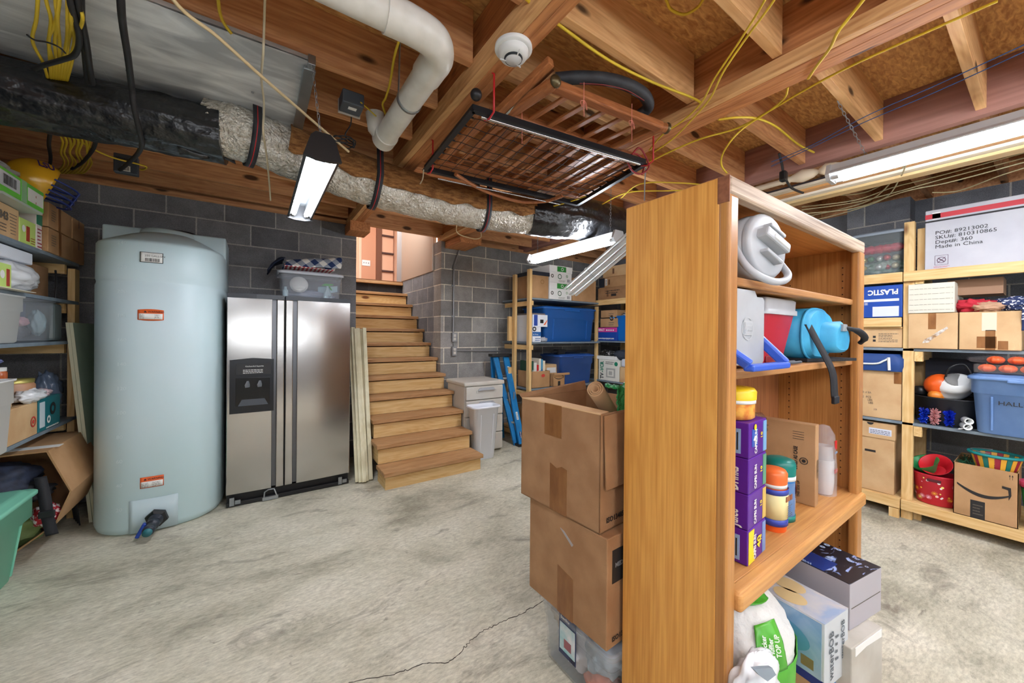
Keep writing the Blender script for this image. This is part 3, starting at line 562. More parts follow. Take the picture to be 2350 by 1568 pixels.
# ---------------- cables ----------------
def cable(name, label, pp, mat, r, cat='cable', z=2.6, ell=True):
    pts = [q(a[0], a[1], z=(a[2] if len(a) > 2 else z)) for a in pp]
    for e_, k_ in ((0, 1), (-1, -2)):
        if pp[e_][1] < 0:
            d_ = (pts[e_]-pts[k_]).normalized()*.12; x_ = pts[e_]+V3((d_.x, d_.y, max(.0, 2.64-pts[e_].z))); pts = [x_]+pts if e_ == 0 else pts+[x_]
    return G().tube(pts, r, 7, smooth=7).to(name, mat, label=label, cat=cat)
for lab, pp, mat, r in [
    ('yellow cable entering at top centre and running down to the second girder', [(1205, -5), (1300, 70), (1400, 140), (1500, 190), (1590, 225), (1625, 250), (1650, 275)], yel, .006),
    ('yellow cable looping from the second girder to the far joists', [(1650, 275, 2.55), (1690, 270, 2.55), (1735, 272, 2.58), (1780, 290), (1830, 330), (1868, 350)], yel, .006),
    ('long yellow cable rising from the hanging frame to the top right corner', [(1490, 372, 2.56), (1545, 345, 2.57), (1610, 318, 2.58), (1690, 295, 2.6), (1760, 258, 2.6), (1850, 205, 2.6), (1960, 148, 2.6), (2100, 85, 2.6), (2290, 2, 2.6)], yel, .0055),
    ('yellow cable pair, left strand, crossing the second girder to the top edge', [(1490, 345, 2.5), (1520, 310, 2.52), (1570, 275, 2.54), (1610, 235, 2.55), (1640, 180, 2.56), (1700, 90, 2.6), (1758, -5, 2.6)], yel, .0045),
    ('yellow cable pair, right strand, crossing the second girder to the top edge', [(1500, 350, 2.5), (1545, 318, 2.52), (1592, 270, 2.54), (1630, 225, 2.55), (1660, 165, 2.56), (1712, 88, 2.6), (1780, -5, 2.6)], yel, .0045),
    ('short yellow cable stapled across the second girder at upper right', [(1855, 180, 2.555), (1875, 150, 2.555), (1905, 110, 2.555), (1922, 75, 2.56), (1945, 45, 2.58), (1985, -5, 2.6)], yel, .006),
    ('yellow cable hanging down to the bookcase top corner', [(1808, 200, 2.58), (1800, 225, 2.58), (1765, 255, 2.58), (1712, 290, 2.56), (1680, 320, 2.5), (1658, 355, 2.46), (1656, 380, 2.42), (1668, 397, 2.4)], yel, .005),
    ('yellow cable loop under the subfloor at the top edge', [(1528, -2, 2.8), (1540, 22, 2.8), (1570, 33, 2.8), (1600, 18, 2.8), (1615, -2, 2.8)], yel, .006),
    ('yellow cable hanging beside the elbow of the white pipe', [(942, 52, 2.62), (920, 85, 2.62), (905, 130, 2.6), (895, 190, 2.6), (885, 225, 2.6), (878, 240, 2.6), (886, 265, 2.6)], yel, .0055),
    ('short yellow cable from the grey outlet box', [(828, 235, 2.58), (845, 250, 2.59), (872, 275, 2.6)], yel, .0035),
    ('yellow cable hanging over the joist at the top left', [(500, -5, 2.62), (505, 30, 2.62), (515, 55, 2.6), (532, 78, 2.58)], yel, .006),
    ('yellow cable slung under the foil duct towards the bookcase', [(1175, 468, 2.5), (1220, 475, 2.42), (1260, 475, 2.4), (1310, 462, 2.4), (1345, 450, 2.4)], yel, .005),
    ('yellow cable behind the bookcase corner, upper run', [(1425, 455, 2.5), (1470, 422, 2.5), (1560, 420, 2.5), (1620, 425, 2.5)], yel, .005),
    ('yellow cable behind the bookcase corner, lower run', [(1380, 470, 2.5), (1440, 442, 2.5), (1530, 438, 2.5), (1600, 436, 2.5)], yel, .005),
    ('pale wooden dowel-like conduit crossing under the sheet metal duct', [(392, -8, 2.46), (500, 85, 2.44), (600, 175, 2.42), (700, 262, 2.42), (800, 348, 2.40)], M('beige_conduit', (214, 190, 146), .6), .0065),
    ('off-white cable hanging vertically past the sheet metal duct', [(608, -5, 2.6), (606, 60, 2.55), (604, 120, 2.47), (600, 180, 2.46), (606, 240, 2.45), (604, 300, 2.3), (612, 360, 2.27), (618, 420, 2.25), (621, 460, 2.22)], whtC, .0045),
    ('upper of two thin blue wires stretched along the right joists', [(1770, 372, 2.55), (1860, 335, 2.55), (1985, 268, 2.58), (2150, 195, 2.6), (2352, 102, 2.6)], M('blue_wire', (56, 88, 140), .5), .0025),
    ('lower of two thin blue wires stretched along the right joists', [(1770, 382, 2.55), (1860, 340, 2.55), (1985, 280, 2.58), (2150, 210, 2.6), (2352, 118, 2.6)], M('blue_wire', (56, 88, 140)), .0025)]:
    cable('cable', lab, pp, mat, r)
for i, (z, pp) in enumerate([(2.5, [(1840, 475), (1960, 460), (2050, 430), (2150, 405), (2352, 350)]), (2.5, [(1840, 482), (1960, 465), (2060, 440), (2160, 412), (2352, 362)]), (2.46, [(1850, 490), (1960, 478), (2075, 440), (2180, 418), (2352, 372)]), (2.48, [(1845, 498), (1930, 480), (2005, 455), (2060, 400), (2075, 380)]), (2.45, [(1870, 505), (1950, 485), (2030, 455), (2065, 410), (2080, 375)]), (2.5, [(1885, 437), (1930, 448), (1990, 440), (2040, 415)]), (2.45, [(2140, 442), (2200, 438), (2290, 405), (2352, 385)])]):
    cable('cable', ['topmost of the pale cables drooping toward the right wall', 'second pale cable drooping toward the right wall', 'third pale cable with a slack bend toward the right wall', 'pale cable curling up behind the lit shop light', 'lowest pale cable curling up behind the lit shop light', 'short pale cable end hanging by the trim boards', 'pale cable running along the right wall top'][i], pp, M('dim_cable', (176, 166, 128), .5), .004, z=z)
# yellow bundles left
for i in range(9):
    x0 = 80 if i == 0 else 112+(i-1)*10; x1 = 112+i*5; rnd = random.Random(i)
    cable('cable', 'yellow cable in the hanging bundle at the upper left, '+('set apart on the left' if i == 0 else 'strand %s from left' % ('one', 'two', 'three', 'four', 'five', 'six', 'seven', 'eight')[i-1]), [(x0+rnd.uniform(-10, 10), -6, 2.50), (x0+rnd.uniform(-10, 10)-2, 45, 2.47-.004*i), (x0-4+rnd.uniform(-8, 8), 95, 2.46+.003*i), (x0+(x1-x0)*.6, 145, 2.46), (x1, 190, 2.50)], yel, .0052)
for i in range(8):
    rnd = random.Random(40+i); x0 = 132+i*9
    cable('cable', 'yellow cable loop under the black plastic, %s from left' % ('one', 'two', 'three', 'four', 'five', 'six', 'seven', 'eight')[i], [(x0, 300, 2.5), (x0+12, 325, 2.5), (x0+8+rnd.uniform(-8, 8), 350, 2.52), (x0+15, 375, 2.55), (x0-6, 398, 2.56), (x0-30, 385+rnd.uniform(-6, 6), 2.57)], yel, .0055)
cable('cable', 'yellow cable ending in a loop beside the grey junction box', [(150, 300, 2.5), (210, 340, 2.52), (260, 362, 2.53), (310, 375, 2.54), (336, 383, 2.54), (325, 390, 2.54), (300, 380, 2.54)], yel, .0055)
for lab, pp, r in [('thick twisted black cable hanging in front of the sheet metal duct', [(277, -5, 2.46), (282, 60, 2.45), (293, 130, 2.43), (302, 200, 2.42), (308, 250, 2.36), (322, 310, 2.30), (325, 335, 2.32), (310, 360, 2.4), (270, 395, 2.5)], .011),
    ('black cable pair beside the yellow bundle, right cable', [(178, -5, 2.47), (188, 50, 2.46), (198, 100, 2.45), (205, 150, 2.45), (212, 192, 2.47)], .010),
    ('black cable pair beside the yellow bundle, left cable', [(186, -5, 2.48), (190, 80, 2.475), (200, 190, 2.48)], .009),
    ('black cable bending round under the yellow bundle', [(160, -5, 2.46), (172, 40, 2.45), (182, 90, 2.44), (172, 125, 2.44), (140, 138, 2.44), (105, 148, 2.44), (78, 158, 2.46)], .009),
    ('black cable hanging below the plastic at far left', [(116, 300, 2.45), (112, 330, 2.5), (116, 360, 2.55), (114, 380, 2.58)], .009),
    ('black cable curving down beside the yellow loops', [(220, 322, 2.45), (212, 345, 2.5), (190, 372, 2.54), (165, 388, 2.56)], .010)]:
    cable('cable', lab, pp, blkC, r)
cable('zip_tie', 'black zip tie across the yellow cable bundle', [(62, 80, 2.44), (80, 92, 2.44), (108, 97, 2.44), (135, 108, 2.43), (150, 122, 2.43)], blkC, .003, 'zip tie')
# outlet box with cord for shop light
b = q(807, 245, z=2.58); t = E('outlet_box', 'grey ceiling outlet box with a black plug beside the white pipe', 'outlet box', b)
G().box((b.x-.055, b.y-.06, 2.56), (b.x+.05, b.y+.045, 2.63)).to('box_body', M('slate_grey', (74, 82, 92), .5), t, bev=.006)
G().box((b.x-.058, b.y+.045, 2.555), (b.x+.053, b.y+.055, 2.63)).to('outlet_face', M('warm_grey', (190, 184, 172), .5), t, bev=.002)
G().box((b.x-.02, b.y-.03, 2.5585), (b.x+.02, b.y-.005, 2.561)).to('sticker', white, t)
G().box((b.x+.0, b.y+.055, 2.575), (b.x+.03, b.y+.085, 2.60)).to('plug', blk, t, bev=.005)
k = q(790, 325, z=2.45); pts = [(b.x+.015, b.y+.085, 2.585), (b.x+.02, b.y+.13, 2.55), (b.x+.0, b.y+.17, 2.5)]
for i in range(15): A = i*1.25; pts.append(k+V3((.06*math.cos(A)+.02*noise.noise(V3((i*.9, 0, 0))), .04*math.sin(A), .018*math.sin(A*1.7))))
pts.append((.246, 1.92, 2.28)); G().tube(pts, .0035, 7, smooth=6).to('power_cord', blkC, label='coiled black power cord of the left shop light', cat='cord')
b = q(290, 390, z=2.5); t = E('junction_box', 'grey junction box fixed to the joist above the back wall at left', 'junction box', b)
G().box((b.x-.06, b.y-.02, b.z-.03), (b.x+.06, b.y+.03, b.z+.10)).to('box_body', M('slate_grey', (74, 82, 92)), t, bev=.006)
fr = face((b.x-.06, b.y-.02, b.z-.03), (b.x+.06, b.y+.03, b.z+.10), '-y'); txt(t, 'Ventura', .024, fr, .12, .68, ink); pl(t, 'sticker', white, fr, .35, .1, .7, .4); bars(t, ink, fr, .4, .15, .66, .35, 7)
# stored trim boards on hooks at right
t_ = [((1730, 440), (1905, 388), (226, 214, 190), .05, 'white painted trim board stored overhead, top of the stack'), ((1745, 455), (1905, 402), (206, 150, 90), .04, 'orange-brown trim board stored overhead in the stack'), ((1760, 470), (1905, 416), (230, 222, 204), .045, 'off-white trim board stored overhead in the stack'), ((1800, 455), (1930, 415), (214, 184, 132), .05, 'pale pine board stored overhead, lowest of the stack')]
for i, (a, b, c, w_, lab) in enumerate(t_):
    p = q(a[0], a[1], z=2.50-.014*i); r_ = q(b[0], b[1], z=2.50-.014*i); d = (r_-p); p = p-d*.6; r_ = r_+d*1.8
    y0, y1 = r_.y, p.y; xm = (p.x+r_.x)/2+.0
    G().box((3.34+.05*i, -1.2, 2.50-.02*i), (3.34+.05*i+.09, 2.6, 2.518-.02*i)).to('trim_board', M('tb%d' % i, c, .5, rgb2=tuple(int(x*.9) for x in c), ns=3, st=(8, .3, 8)), label=lab, cat='board')
for i, x in enumerate((3.42, 3.6)):
    G().box((x, -1.2, 2.535), (x+.12, 2.4, 2.56)).to('trim_board', M('dark_tb', (70, 60, 60), .5), label=('dark stained board stored overhead, nearer the girder', 'dark stained board stored overhead, nearer the wall')[i], cat='board')
a, b = q(1722, 412, z=2.5), q(1905, 358, z=2.5)
d_ = V3((0, -1, 0)); s0 = V3((3.2, 2.2, 2.53)); e_ = V3((3.2, .93, 2.53))
g = G(); g.lathe([(.02, 0), (.02, 1.05), (.026, 1.06), (.02, 1.075), (.03, 1.09), (.02, 1.105), (.036, 1.15), (.044, 1.18), (.03, 1.24), (.012, 1.27), (.02, 1.275), (.04, 1.31), (.03, 1.36), (.004, 1.42)], s0, 20, d=(0, -1, 0))
g.to('curtain_rod', M('cream_paint', (216, 200, 174), .5), label='cream turned wooden rod with a finial hung under the joists', cat='curtain rod')
b = q(1788, 352, z=2.62); t = E('hook_strap', 'black hook strap with a ratchet holding up the stored boards', 'strap', b)
c = V3((3.27, b.y, 2.5)); c = q(1798, 400, z=2.5)
G().tube([b, b.lerp(c, .5)+V3((.01, 0, 0)), c], .008, 8).to('webbing', blkC, t); G().box(tuple(c-V3((.025, .02, .05))), tuple(c+V3((.025, .02, .02)))).to('ratchet', blk, t, bev=.01)
G().tube([c, q(1815, 430, z=2.46), q(1843, 443, z=2.45)], .008, 8, smooth=5).to('webbing', blkC, t)
# white strips bundle hanging
a, b = q(1312, 668, y=2.35), q(1452, 548, y=1.75)
t = E('trim_bundle', 'bundle of white vinyl trim strips hanging diagonally left of the bookcase', 'trim strips', a)
dd = (b-a).normalized(); sd = dd.cross(V3((.566, .824, 0))).normalized()
for i in range(6): o_ = sd*(i-2.5)*.021+V3((.004, .012, 0))*(i % 2); G().bar(a+o_-dd*.02*(i % 3), b+dd*.25+o_, .019, .012).to('strip', whtP, t, bev=.001)
m_ = a.lerp(b, .35); G().tube([m_+sd*.068+V3((-.012, -.016, 0)), m_-sd*.068+V3((-.012, -.016, 0)), m_-sd*.068+V3((.012, .022, 0)), m_+sd*.068+V3((.012, .022, 0))], .002, 6, closed=True).to('tie_wire', steel, t)
# smoke alarm wire, white cord at frame
cable('cord', 'grey cord hanging from the right end of the crib frame', [(1482, 385, 2.38), (1480, 415, 2.36), (1479, 460, 2.3)], M('grey_cord', (140, 142, 146), .6), .004, 'cord')
cable('cord', 'white rope end hanging from the left corner of the crib frame', [(972, 390, 2.38), (970, 410, 2.37), (964, 422, 2.37)], whtC, .0035, 'cord')
# ---------------- generic carton and tote builders ----------------
def carton(name, label, a, b, mat=card, side='-x', tp='v', cat='box', group=None, M4=None, open_=False, seam=True):
    "closed cardboard carton: body, lid seam, tape on the viewer side; a, b are corners in its own frame"
    (x0, y0, z0), (x1, y1, z1) = a, b; base = V3(((x0+x1)/2, (y0+y1)/2, z0)); m4 = M4 if M4 is not None else Matrix()
    t = E(name, label, cat, M4=m4 @ Matrix.Translation(base), group=group)
    if open_:
        e = .004; g = G(m4); g.box((x0, y0, z0), (x1, y1, z0+e)); g.box((x0, y0, z0), (x0+e, y1, z1)); g.box((x1-e, y0, z0), (x1, y1, z1)); g.box((x0, y0, z0), (x1, y0+e, z1)); g.box((x0, y1-e, z0), (x1, y1, z1)); g.to('box_body', mat, t)
    else: G(m4).box(a, b).to('box_body', mat, t, bev=.004)
    if seam and not open_: G(m4).box((x0+.002, (y0+y1)/2-.001, z1-.0005), (x1-.002, (y0+y1)/2+.001, z1+.0008)).to('flap_seam', inkG, t)
    fr = mf(face(a, b, side), m4)
    if tp == 'v': pl(t, 'tape', tape, fr, .45, .62, .55, 1.0)
    if tp == 'h': pl(t, 'tape', tape, fr, 0, .45, 1, .56)
    if tp == 'c': pl(t, 'tape', tape, fr, .44, .0, .56, 1.0)
    return t, fr
def tote(name, label, a, b, mat, lidm, taper=.025, lid=True, cat='tote', M4=None, r=.03, ribs=True, handle=True, side='-x', wall=.004, group=None):
    (x0, y0, z0), (x1, y1, z1) = a, b; m4 = M4 if M4 is not None else Matrix()
    t = E(name, label, cat, M4=m4 @ Matrix.Translation(V3(((x0+x1)/2, (y0+y1)/2, z0))), group=group)
    zt = z1-(.03 if lid else .0); k = taper; hh = z1-z0
    R = lambda s_, z, r_=r: rr(x0+s_, y0+s_, x1-s_, y1-s_, r_, z)
    g = G(m4); g.loft([R(k+.008, z0), R(k, z0+.008), R(k*.35+.006, z0+hh*.66), R(.008, z0+hh*.66+.004), R(.008, zt-.012), R(.002, zt-.010), R(.0, zt), R(.010, zt), R(.014, zt-.02), R(k+.008, z0+.01)], (True, True)); g.to('tote_body', mat, t)
    if lid:
        g = G(m4); g.loft([R(-.004, zt-.014), R(-.008, zt-.010), R(-.008, zt+.006), R(0, zt+.012), R(.02, zt+.012), R(.028, zt+.022), R(.05, zt+.024)], (False, True)); g.to('lid', lidm, t)
    fr = mf(face(a, b, side), m4); O, U, Vv, w_, h_ = fr
    if ribs:
        for u in (.18, .82):
            p0 = O+U*(u*w_)+Vv*(.06*h_)-U.cross(Vv)*(k-.003); p1 = O+U*(u*w_)+Vv*(.62*h_)-U.cross(Vv)*(k*.4+.003); G().bar(p0, p1, .012, .012, up=U.cross(Vv)).to('rib', mat, t, bev=.004)
    if handle:
        p0 = O+U*(.36*w_)+Vv*(h_-.055)+U.cross(Vv)*.006; p1 = O+U*(.64*w_)+Vv*(h_-.055)+U.cross(Vv)*.006; G().bar(p0, p1, .016, .02).to('handle', lidm, t, bev=.005)
    return t, fr
def cloth(name, label, fn, nu, nv, mat, cat='cloth', th=.004, amp=.01, sc=14, seed=0, par=None):
    g = G(); g.grid(fn, nu, nv); g.jit(amp, sc, seed); return g.to(name, mat, par, solid=th, label=label, cat=cat)
def blob(c, r, amp, sc, seed=0, n=40, sq=(1, 1, 1), flat=None):
    "crumpled soft lump"
    c = V3(c); g = G()
    def f(u, v):
        d = V3((math.sin(PI*v)*math.cos(2*PI*u), math.sin(PI*v)*math.sin(2*PI*u), math.cos(PI*v)))
        k = r*(1+.7*amp*noise.noise(d*sc+V3((seed, 0, 0)))+amp*.22*abs(noise.noise(d*sc*2.7+V3((0, seed, 0)))))
        p = c+V3((d.x*k*sq[0], d.y*k*sq[1], d.z*k*sq[2]))
        if flat is not None and p.z < flat: p.z = flat+.002*noise.noise(d*9)
        return p
    return g.grid(f, n, n//2, cu=True)

# ---------------- water storage tank ----------------
t = E('water_tank', 'tall pale blue-green water storage tank with warning stickers and a bottom valve', 'water tank', (-.57, 3.9, 0))
tm = mt('tank_plastic', (198, 216, 222), .42, rgb2=(186, 212, 214), ns=1.4, st=(1, 1, .6), lo=.3, hi=.7)
def tank_ring(z, s=0, k=1.0):
    "plan: bulging front, square shoulders, flat back"
    cx, hw = -.572, .362-s; yb = 4.36; yf = 3.89; out = []
    for i in range(33):
        A = PI+PI*i/32; e = .72; cs, sn = math.cos(A), math.sin(A)
        out.append(V3((cx+hw*math.copysign(abs(cs)**e, cs), yf+(.375-s)*k*math.copysign(abs(sn)**.86, sn), z)))
    for x, y in ((cx+hw, yb-.05), (cx+hw-.02, yb-.01), (cx+hw-.05, yb), (cx-hw+.05, yb), (cx-hw+.02, yb-.01), (cx-hw, yb-.05)): out.append(V3((x, y, z)))
    return out
g = G(); rings = [tank_ring(0, .03), tank_ring(.012, .012), tank_ring(.05, .0), tank_ring(1.70, .0), tank_ring(1.718, .006), tank_ring(1.73, .006), tank_ring(1.75, .001), tank_ring(1.985, .004), tank_ring(2.0, .012)]
def dome(f):
    # front bulge slopes back and up to a domed crown in front of the back block
    base = tank_ring(2.0, .012); out = []
    for p in base:
        c = V3((-.572, 4.02, 0)); p2 = p.lerp(V3((c.x, max(c.y, min(p.y, 4.3)), p.z)), f); p2.z = 2.0+.16*math.sin(f*PI/2); out.append(p2)
    return out
rings += [dome(f) for f in (.06, .2, .4, .6, .8)]
g.loft(rings); g.to('tank_body', tm, t)
g = G(); g.box((-.935, 3.95, 1.95), (-.212, 4.36, 2.172)); g.to('tank_shoulder', tm, t, bev=.014, seg=3)
G().lathe([(.20, 0), (.19, .03), (.16, .045), (.001, .047)], (-.56, 4.02, 2.13), 30, sy=.8).to('fill_collar', tm, t)
G().lathe([(.10, 0), (.10, .03), (.085, .035), (.001, .036)], (-.52, 4.08, 2.165), 30).to('screw_lid', blk, t)
def tank_front(x, z, off=.0):
    s_ = (x+.572)/.362; s_ = max(-.99, min(.99, s_)); cs = math.copysign(abs(s_)**(1/.72), s_); sn = -math.sqrt(1-cs*cs); y = 3.89-.375*abs(sn)**.86
    return y-off
def curved_label(par, name, x0, x1, z0, z1, mat, off=.002, arch=0):
    g = G(); g.grid(lambda u, v: V3((x0+(x1-x0)*u, tank_front(x0+(x1-x0)*u, 0, off), z0+(z1-z0)*v+arch*(1-(2*u-1)**2)*(1 if v > .5 else -1))), 12, 3); return g.to(name, mat, par, solid=.001)
def curved_txt(par, s, size, x, z, mat, name='lettering', sx=1):
    y = tank_front(x+.03, 0, 0); dx = (tank_front(x+.08, 0)-tank_front(x, 0))/.08; U = V3((1, dx, 0)).normalized(); return txt(par, s, size, (V3((x, tank_front(x, 0, 0), z)), U, V3((0, 0, 1)), 1, 1), 0, 0, mat, name, off=.0042, sx=sx)
org = mt('warning_orange', (222, 96, 40), .5)
l = curved_label(t, 'gallon_label', -.652, -.535, 1.855, 1.925, ink); curved_label(l, 'label_face', -.648, -.539, 1.858, 1.922, white, .003)
W[l.name] = W[t.name]; curved_txt(l, '250 GALLON', .018, -.628, 1.895, ink); bars(l, ink, (V3((-.625, tank_front(-.625, 0, .003), 1.863)), V3((1, (tank_front(-.56, 0)-tank_front(-.625, 0))/.065, 0)).normalized(), V3((0, 0, 1)), 1, 1), 0, 0, .075, .022, 16)
l = curved_label(t, 'warning_label', -.662, -.53, 1.462, 1.53, org, .002, .006); curved_label(l, 'label_face', -.656, -.536, 1.466, 1.505, white, .003); curved_txt(l, '▲ WARNING', .017, -.632, 1.512, ink)
lines(l, inkG, (V3((-.65, tank_front(-.65, 0, .002), 1.47)), V3((1, (tank_front(-.54, 0)-tank_front(-.65, 0))/.11, 0)).normalized(), V3((0, 0, 1)), 1, 1), 0, 0, .108, .032, 5)
l = curved_label(t, 'warning_label', -.645, -.525, .31, .385, org); curved_label(l, 'label_face', -.641, -.529, .314, .353, white, .003); curved_txt(l, '▲ WARNING', .017, -.628, .363, ink)
lines(l, inkG, (V3((-.638, tank_front(-.638, 0, .002), .317)), V3((1, (tank_front(-.53, 0)-tank_front(-.638, 0))/.105, 0)).normalized(), V3((0, 0, 1)), 1, 1), 0, 0, .104, .032, 5)
for i, s in enumerate(['240', '220', '200', '180', '160', '140', '120', '100', '80', '60', '40', '20']): curved_txt(t, s, .034, -.765, 1.965-.163*i, M('mark_pale', (208, 224, 228), .5), 'gallon_mark')
curved_label(t, 'outlet_recess', -.70, -.45, .012, .235, mt('tank_plastic_pale', (190, 210, 216), .4), .003)
v = V3((-.555, 3.505, .10)); d = V3((-.12, -1, -.15)).normalized()
o = G().lathe([(.062, 0), (.062, .022), (.045, .03)], v, 6, d=d, sm=False).to('valve_flange', blk, t)
G().lathe([(.040, .0), (.040, .03), (.03, .04), (.03, .05), (.036, .055), (.036, .085), (.028, .09), (.028, .12), (.032, .125), (.032, .15), (.026, .155)], v+d*.015, 20, d=d).to('valve_body', M('valve_dark', (44, 50, 60), .3), t)
G().lathe([(.024, 0), (.024, .03), (.001, .031)], v+d*.16, 20, d=d).to('valve_cap', M('teal_cap', (44, 112, 122), .4), t)
p = v+d*.09; G().bar(p+V3((-.035, 0, .02)), p+V3((-.075, -.005, -.065)), .022, .03, up=(0, 1, 0)).bar(p+V3((-.01, 0, 0)), p+V3((-.05, 0, .012)), .012, .012).to('valve_handle', M('blue_handle', (28, 66, 160), .4), t, bev=.006)
# leaning green wall boards
gb = mt('green_board', (184, 200, 176), .7, rgb2=(170, 190, 166), ns=3); gbe = mt('board_edge', (206, 204, 176), .8)
for i in range(2):
    t = E('wallboard', ('sage green wallboard leaning against the left shelving, nearer the water tank', 'sage green wallboard sandwiched behind another, against the left shelving')[i], 'board', (-.96-.018*i, 4.1, 0))
    x0, x1 = -.948-.019*i, -1.068-.017*i; y0 = 3.93-.004*i
    g = G(); g.prism([(x0-.008, 0), (x0, 0), (x1, 1.44), (x1-.008, 1.44)], 'y', y0+.002, 4.39); g.to('board_face', gb, t)
    g = G(); g.prism([(x0-.0165, 0), (x0-.0085, 0), (x1-.0085, 1.44), (x1-.0165, 1.44)], 'y', y0+.002, 4.39); g.prism([(x0-.0165, .001), (x0+.0003, .001), (x1+.0003, 1.4403), (x1-.0165, 1.4403)], 'y', y0-.001, y0+.002); g.to('board_core', gbe, t)

# ---------------- refrigerator ----------------
ss = bpy.data.materials.new('brushed_stainless'); ss.use_nodes = True; N = ss.node_tree.nodes; L = ss.node_tree.links; b = N['Principled BSDF']
b.inputs['Metallic'].default_value = 1; b.inputs['Roughness'].default_value = .2; b.inputs['Base Color'].default_value = lin((190, 188, 186)); b.inputs['Anisotropic'].default_value = 0
tc = N.new('ShaderNodeTexCoord'); mp = N.new('ShaderNodeMapping'); mp.inputs['Scale'].default_value = (2, 2, 400); nz = N.new('ShaderNodeTexNoise'); nz.inputs['Scale'].default_value = 2
L.new(tc.outputs['Object'], mp.inputs[0]); L.new(mp.outputs[0], nz.inputs['Vector']); rm = N.new('ShaderNodeMapRange'); rm.inputs[3].default_value = .12; rm.inputs[4].default_value = .24; L.new(nz.outputs[0], rm.inputs[0]); L.new(rm.outputs[0], b.inputs['Roughness'])
t = E('refrigerator', 'stainless steel side-by-side refrigerator with a dark water dispenser', 'refrigerator', (.26, 4.0, 0))
G().box((-.185, 3.74, .05), (.71, 4.36, 1.675)).to('cabinet', M('fridge_side', (60, 62, 66), .5), t, bev=.006)
FY = 3.66
for nm, x0, x1 in (('left_door', -.188, .195), ('right_door', .203, .712)):
    h = .085; h0, h1 = (x1-h, x1) if nm == 'left_door' else (x0, x0+h)
    f0, f1 = (x0, h0) if nm == 'left_door' else (h1, x1)
    n = 12; pr = [(f0+(f1-f0)*i/n, FY-.0-.022*math.sin(PI*(.12+.76*i/n) if False else PI*((f0+(f1-f0)*i/n+.3)/1.12))*1) for i in range(n+1)]
    g = G(); g.prism(pr+[(f1, 3.735), (f0, 3.735)], 'z', .105, 1.655); o = g.to('door', ss, t, bev=.004); W[o.name] = W[t.name]
    # trim column with finger groove
    gx = h0 if nm == 'left_door' else h1
    G().box((h0+(.03 if nm == 'left_door' else 0), FY-.028, .105), (h1-(0 if nm == 'left_door' else .03), 3.735, 1.655)).to('edge_trim', ss, o, bev=.006)
    a, b2 = (gx, gx+.03) if nm == 'left_door' else (gx-.03, gx)
    G().box((a, FY+.018, .105), (b2, 3.735, 1.655)).to('finger_groove', M('groove', (110, 112, 116), .3, .9), o)
    G().prism([(x0, 3.75), (x0, FY-.012), ((x0+x1)/2, FY-.030), (x1, FY-.028 if nm == 'left_door' else FY-.012), (x1, 3.75)], 'z', 1.655, 1.69).to('top_cap', M('cap_dark', (52, 56, 62), .4), o, bev=.003)
    if nm == 'left_door':
        fy = FY-.022
        G().prism([(-.168, .742), (.122, .742), (.122, 1.165), (-.02, 1.178), (-.168, 1.165)], 'y', fy-.012, fy+.02).to('dispenser_panel', M('panel_dark', (16, 19, 26), .25), o, bev=.006)
        G().box((-.13, fy-.0135, .80), (.095, fy-.011, 1.02)).to('dispenser_recess', M('recess_black', (6, 7, 9), .2), o, bev=.004)
        G().prism([(-.115, .80), (.085, .80), (.06, .85), (-.09, .85)], 'y', fy-.018, fy-.012).to('drip_tray', M('smoke', (70, 76, 84), .2), o)
        for a in (-.05, .03): G().lathe([(.025, 0), (.03, .02), (.012, .05)], (a, fy-.014, .945), 16, sy=.3).to('nozzle', M('noz', (96, 100, 104), .3), o)
        fr = (V3((-.168, fy-.012, .742)), V3((1, 0, 0)), V3((0, 0, 1)), 1, 1)
        pl(o, 'control_panel', blk, fr, .04, .305, .27, .39, frac=False); txt(o, 'KitchenAid Superba', .015, fr, .10, .365, white, frac=False)
        lines(o, white, fr, .085, .315, .215, .35, 3, 'button_row')
G().box((-.185, 3.70, .02), (.71, 3.74, .085)).box((-.185, 3.66, .005), (.71, 3.69, .035)).to('base_rail', M('base_black', (22, 22, 24), .5), t, bev=.003)
for x in (-.165, .62): G().box((x, 3.655, .012), (x+.03, 3.66, .075)).box((x+.035, 3.655, .02), (x+.07, 3.665, .05)).to('leveling_foot', steel, t)
g = G(); g.tube([(.06, 3.65, .03), (.065, 3.65, .075), (.09, 3.65, .09), (.13, 3.65, .09), (.15, 3.65, .03)], .006, 8).box((.05, 3.645, .005), (.16, 3.66, .032)); g.to('hinge_bracket', steel, t)
# clear tote on the refrigerator
clr = mt('clear_plastic', (206, 212, 220), .15, alpha=.20, spec=.8); clr2 = mt('clear_plastic_rim', (210, 214, 222), .25, alpha=.75)
t, fr = tote('clear_tote', 'clear lidded tote of cleaning supplies on top of the refrigerator', (.165, 3.86, 1.69), (.685, 4.26, 1.955), clr, clr2, side='-y', ribs=False, handle=False)
for sx in (.155, .682): G().box((sx, 3.98, 1.91), (sx+.012, 4.14, 1.95)).to('latch', clr2, t, bev=.004)
G().lathe([(.072, 0), (.074, .01), (.06, .012), (.055, .02), (.001, .021)], (.32, 3.905, 1.82), 28, d=(0, -1, .1)).to('plastic_dish', white, label='white round plastic dish inside the clear tote on the refrigerator', cat='dish')
t = E('spray_bottle', 'spray bottle with a green trigger head inside the clear tote on the refrigerator', 'spray bottle', (.56, 3.93, 1.70))
G().lathe([(.052, 0), (.054, .01), (.045, .06), (.018, .10), (.016, .13)], (.56, 3.93, 1.70), 20, sy=.5).to('bottle', M('pale_bottle', (190, 214, 222), .3), t)
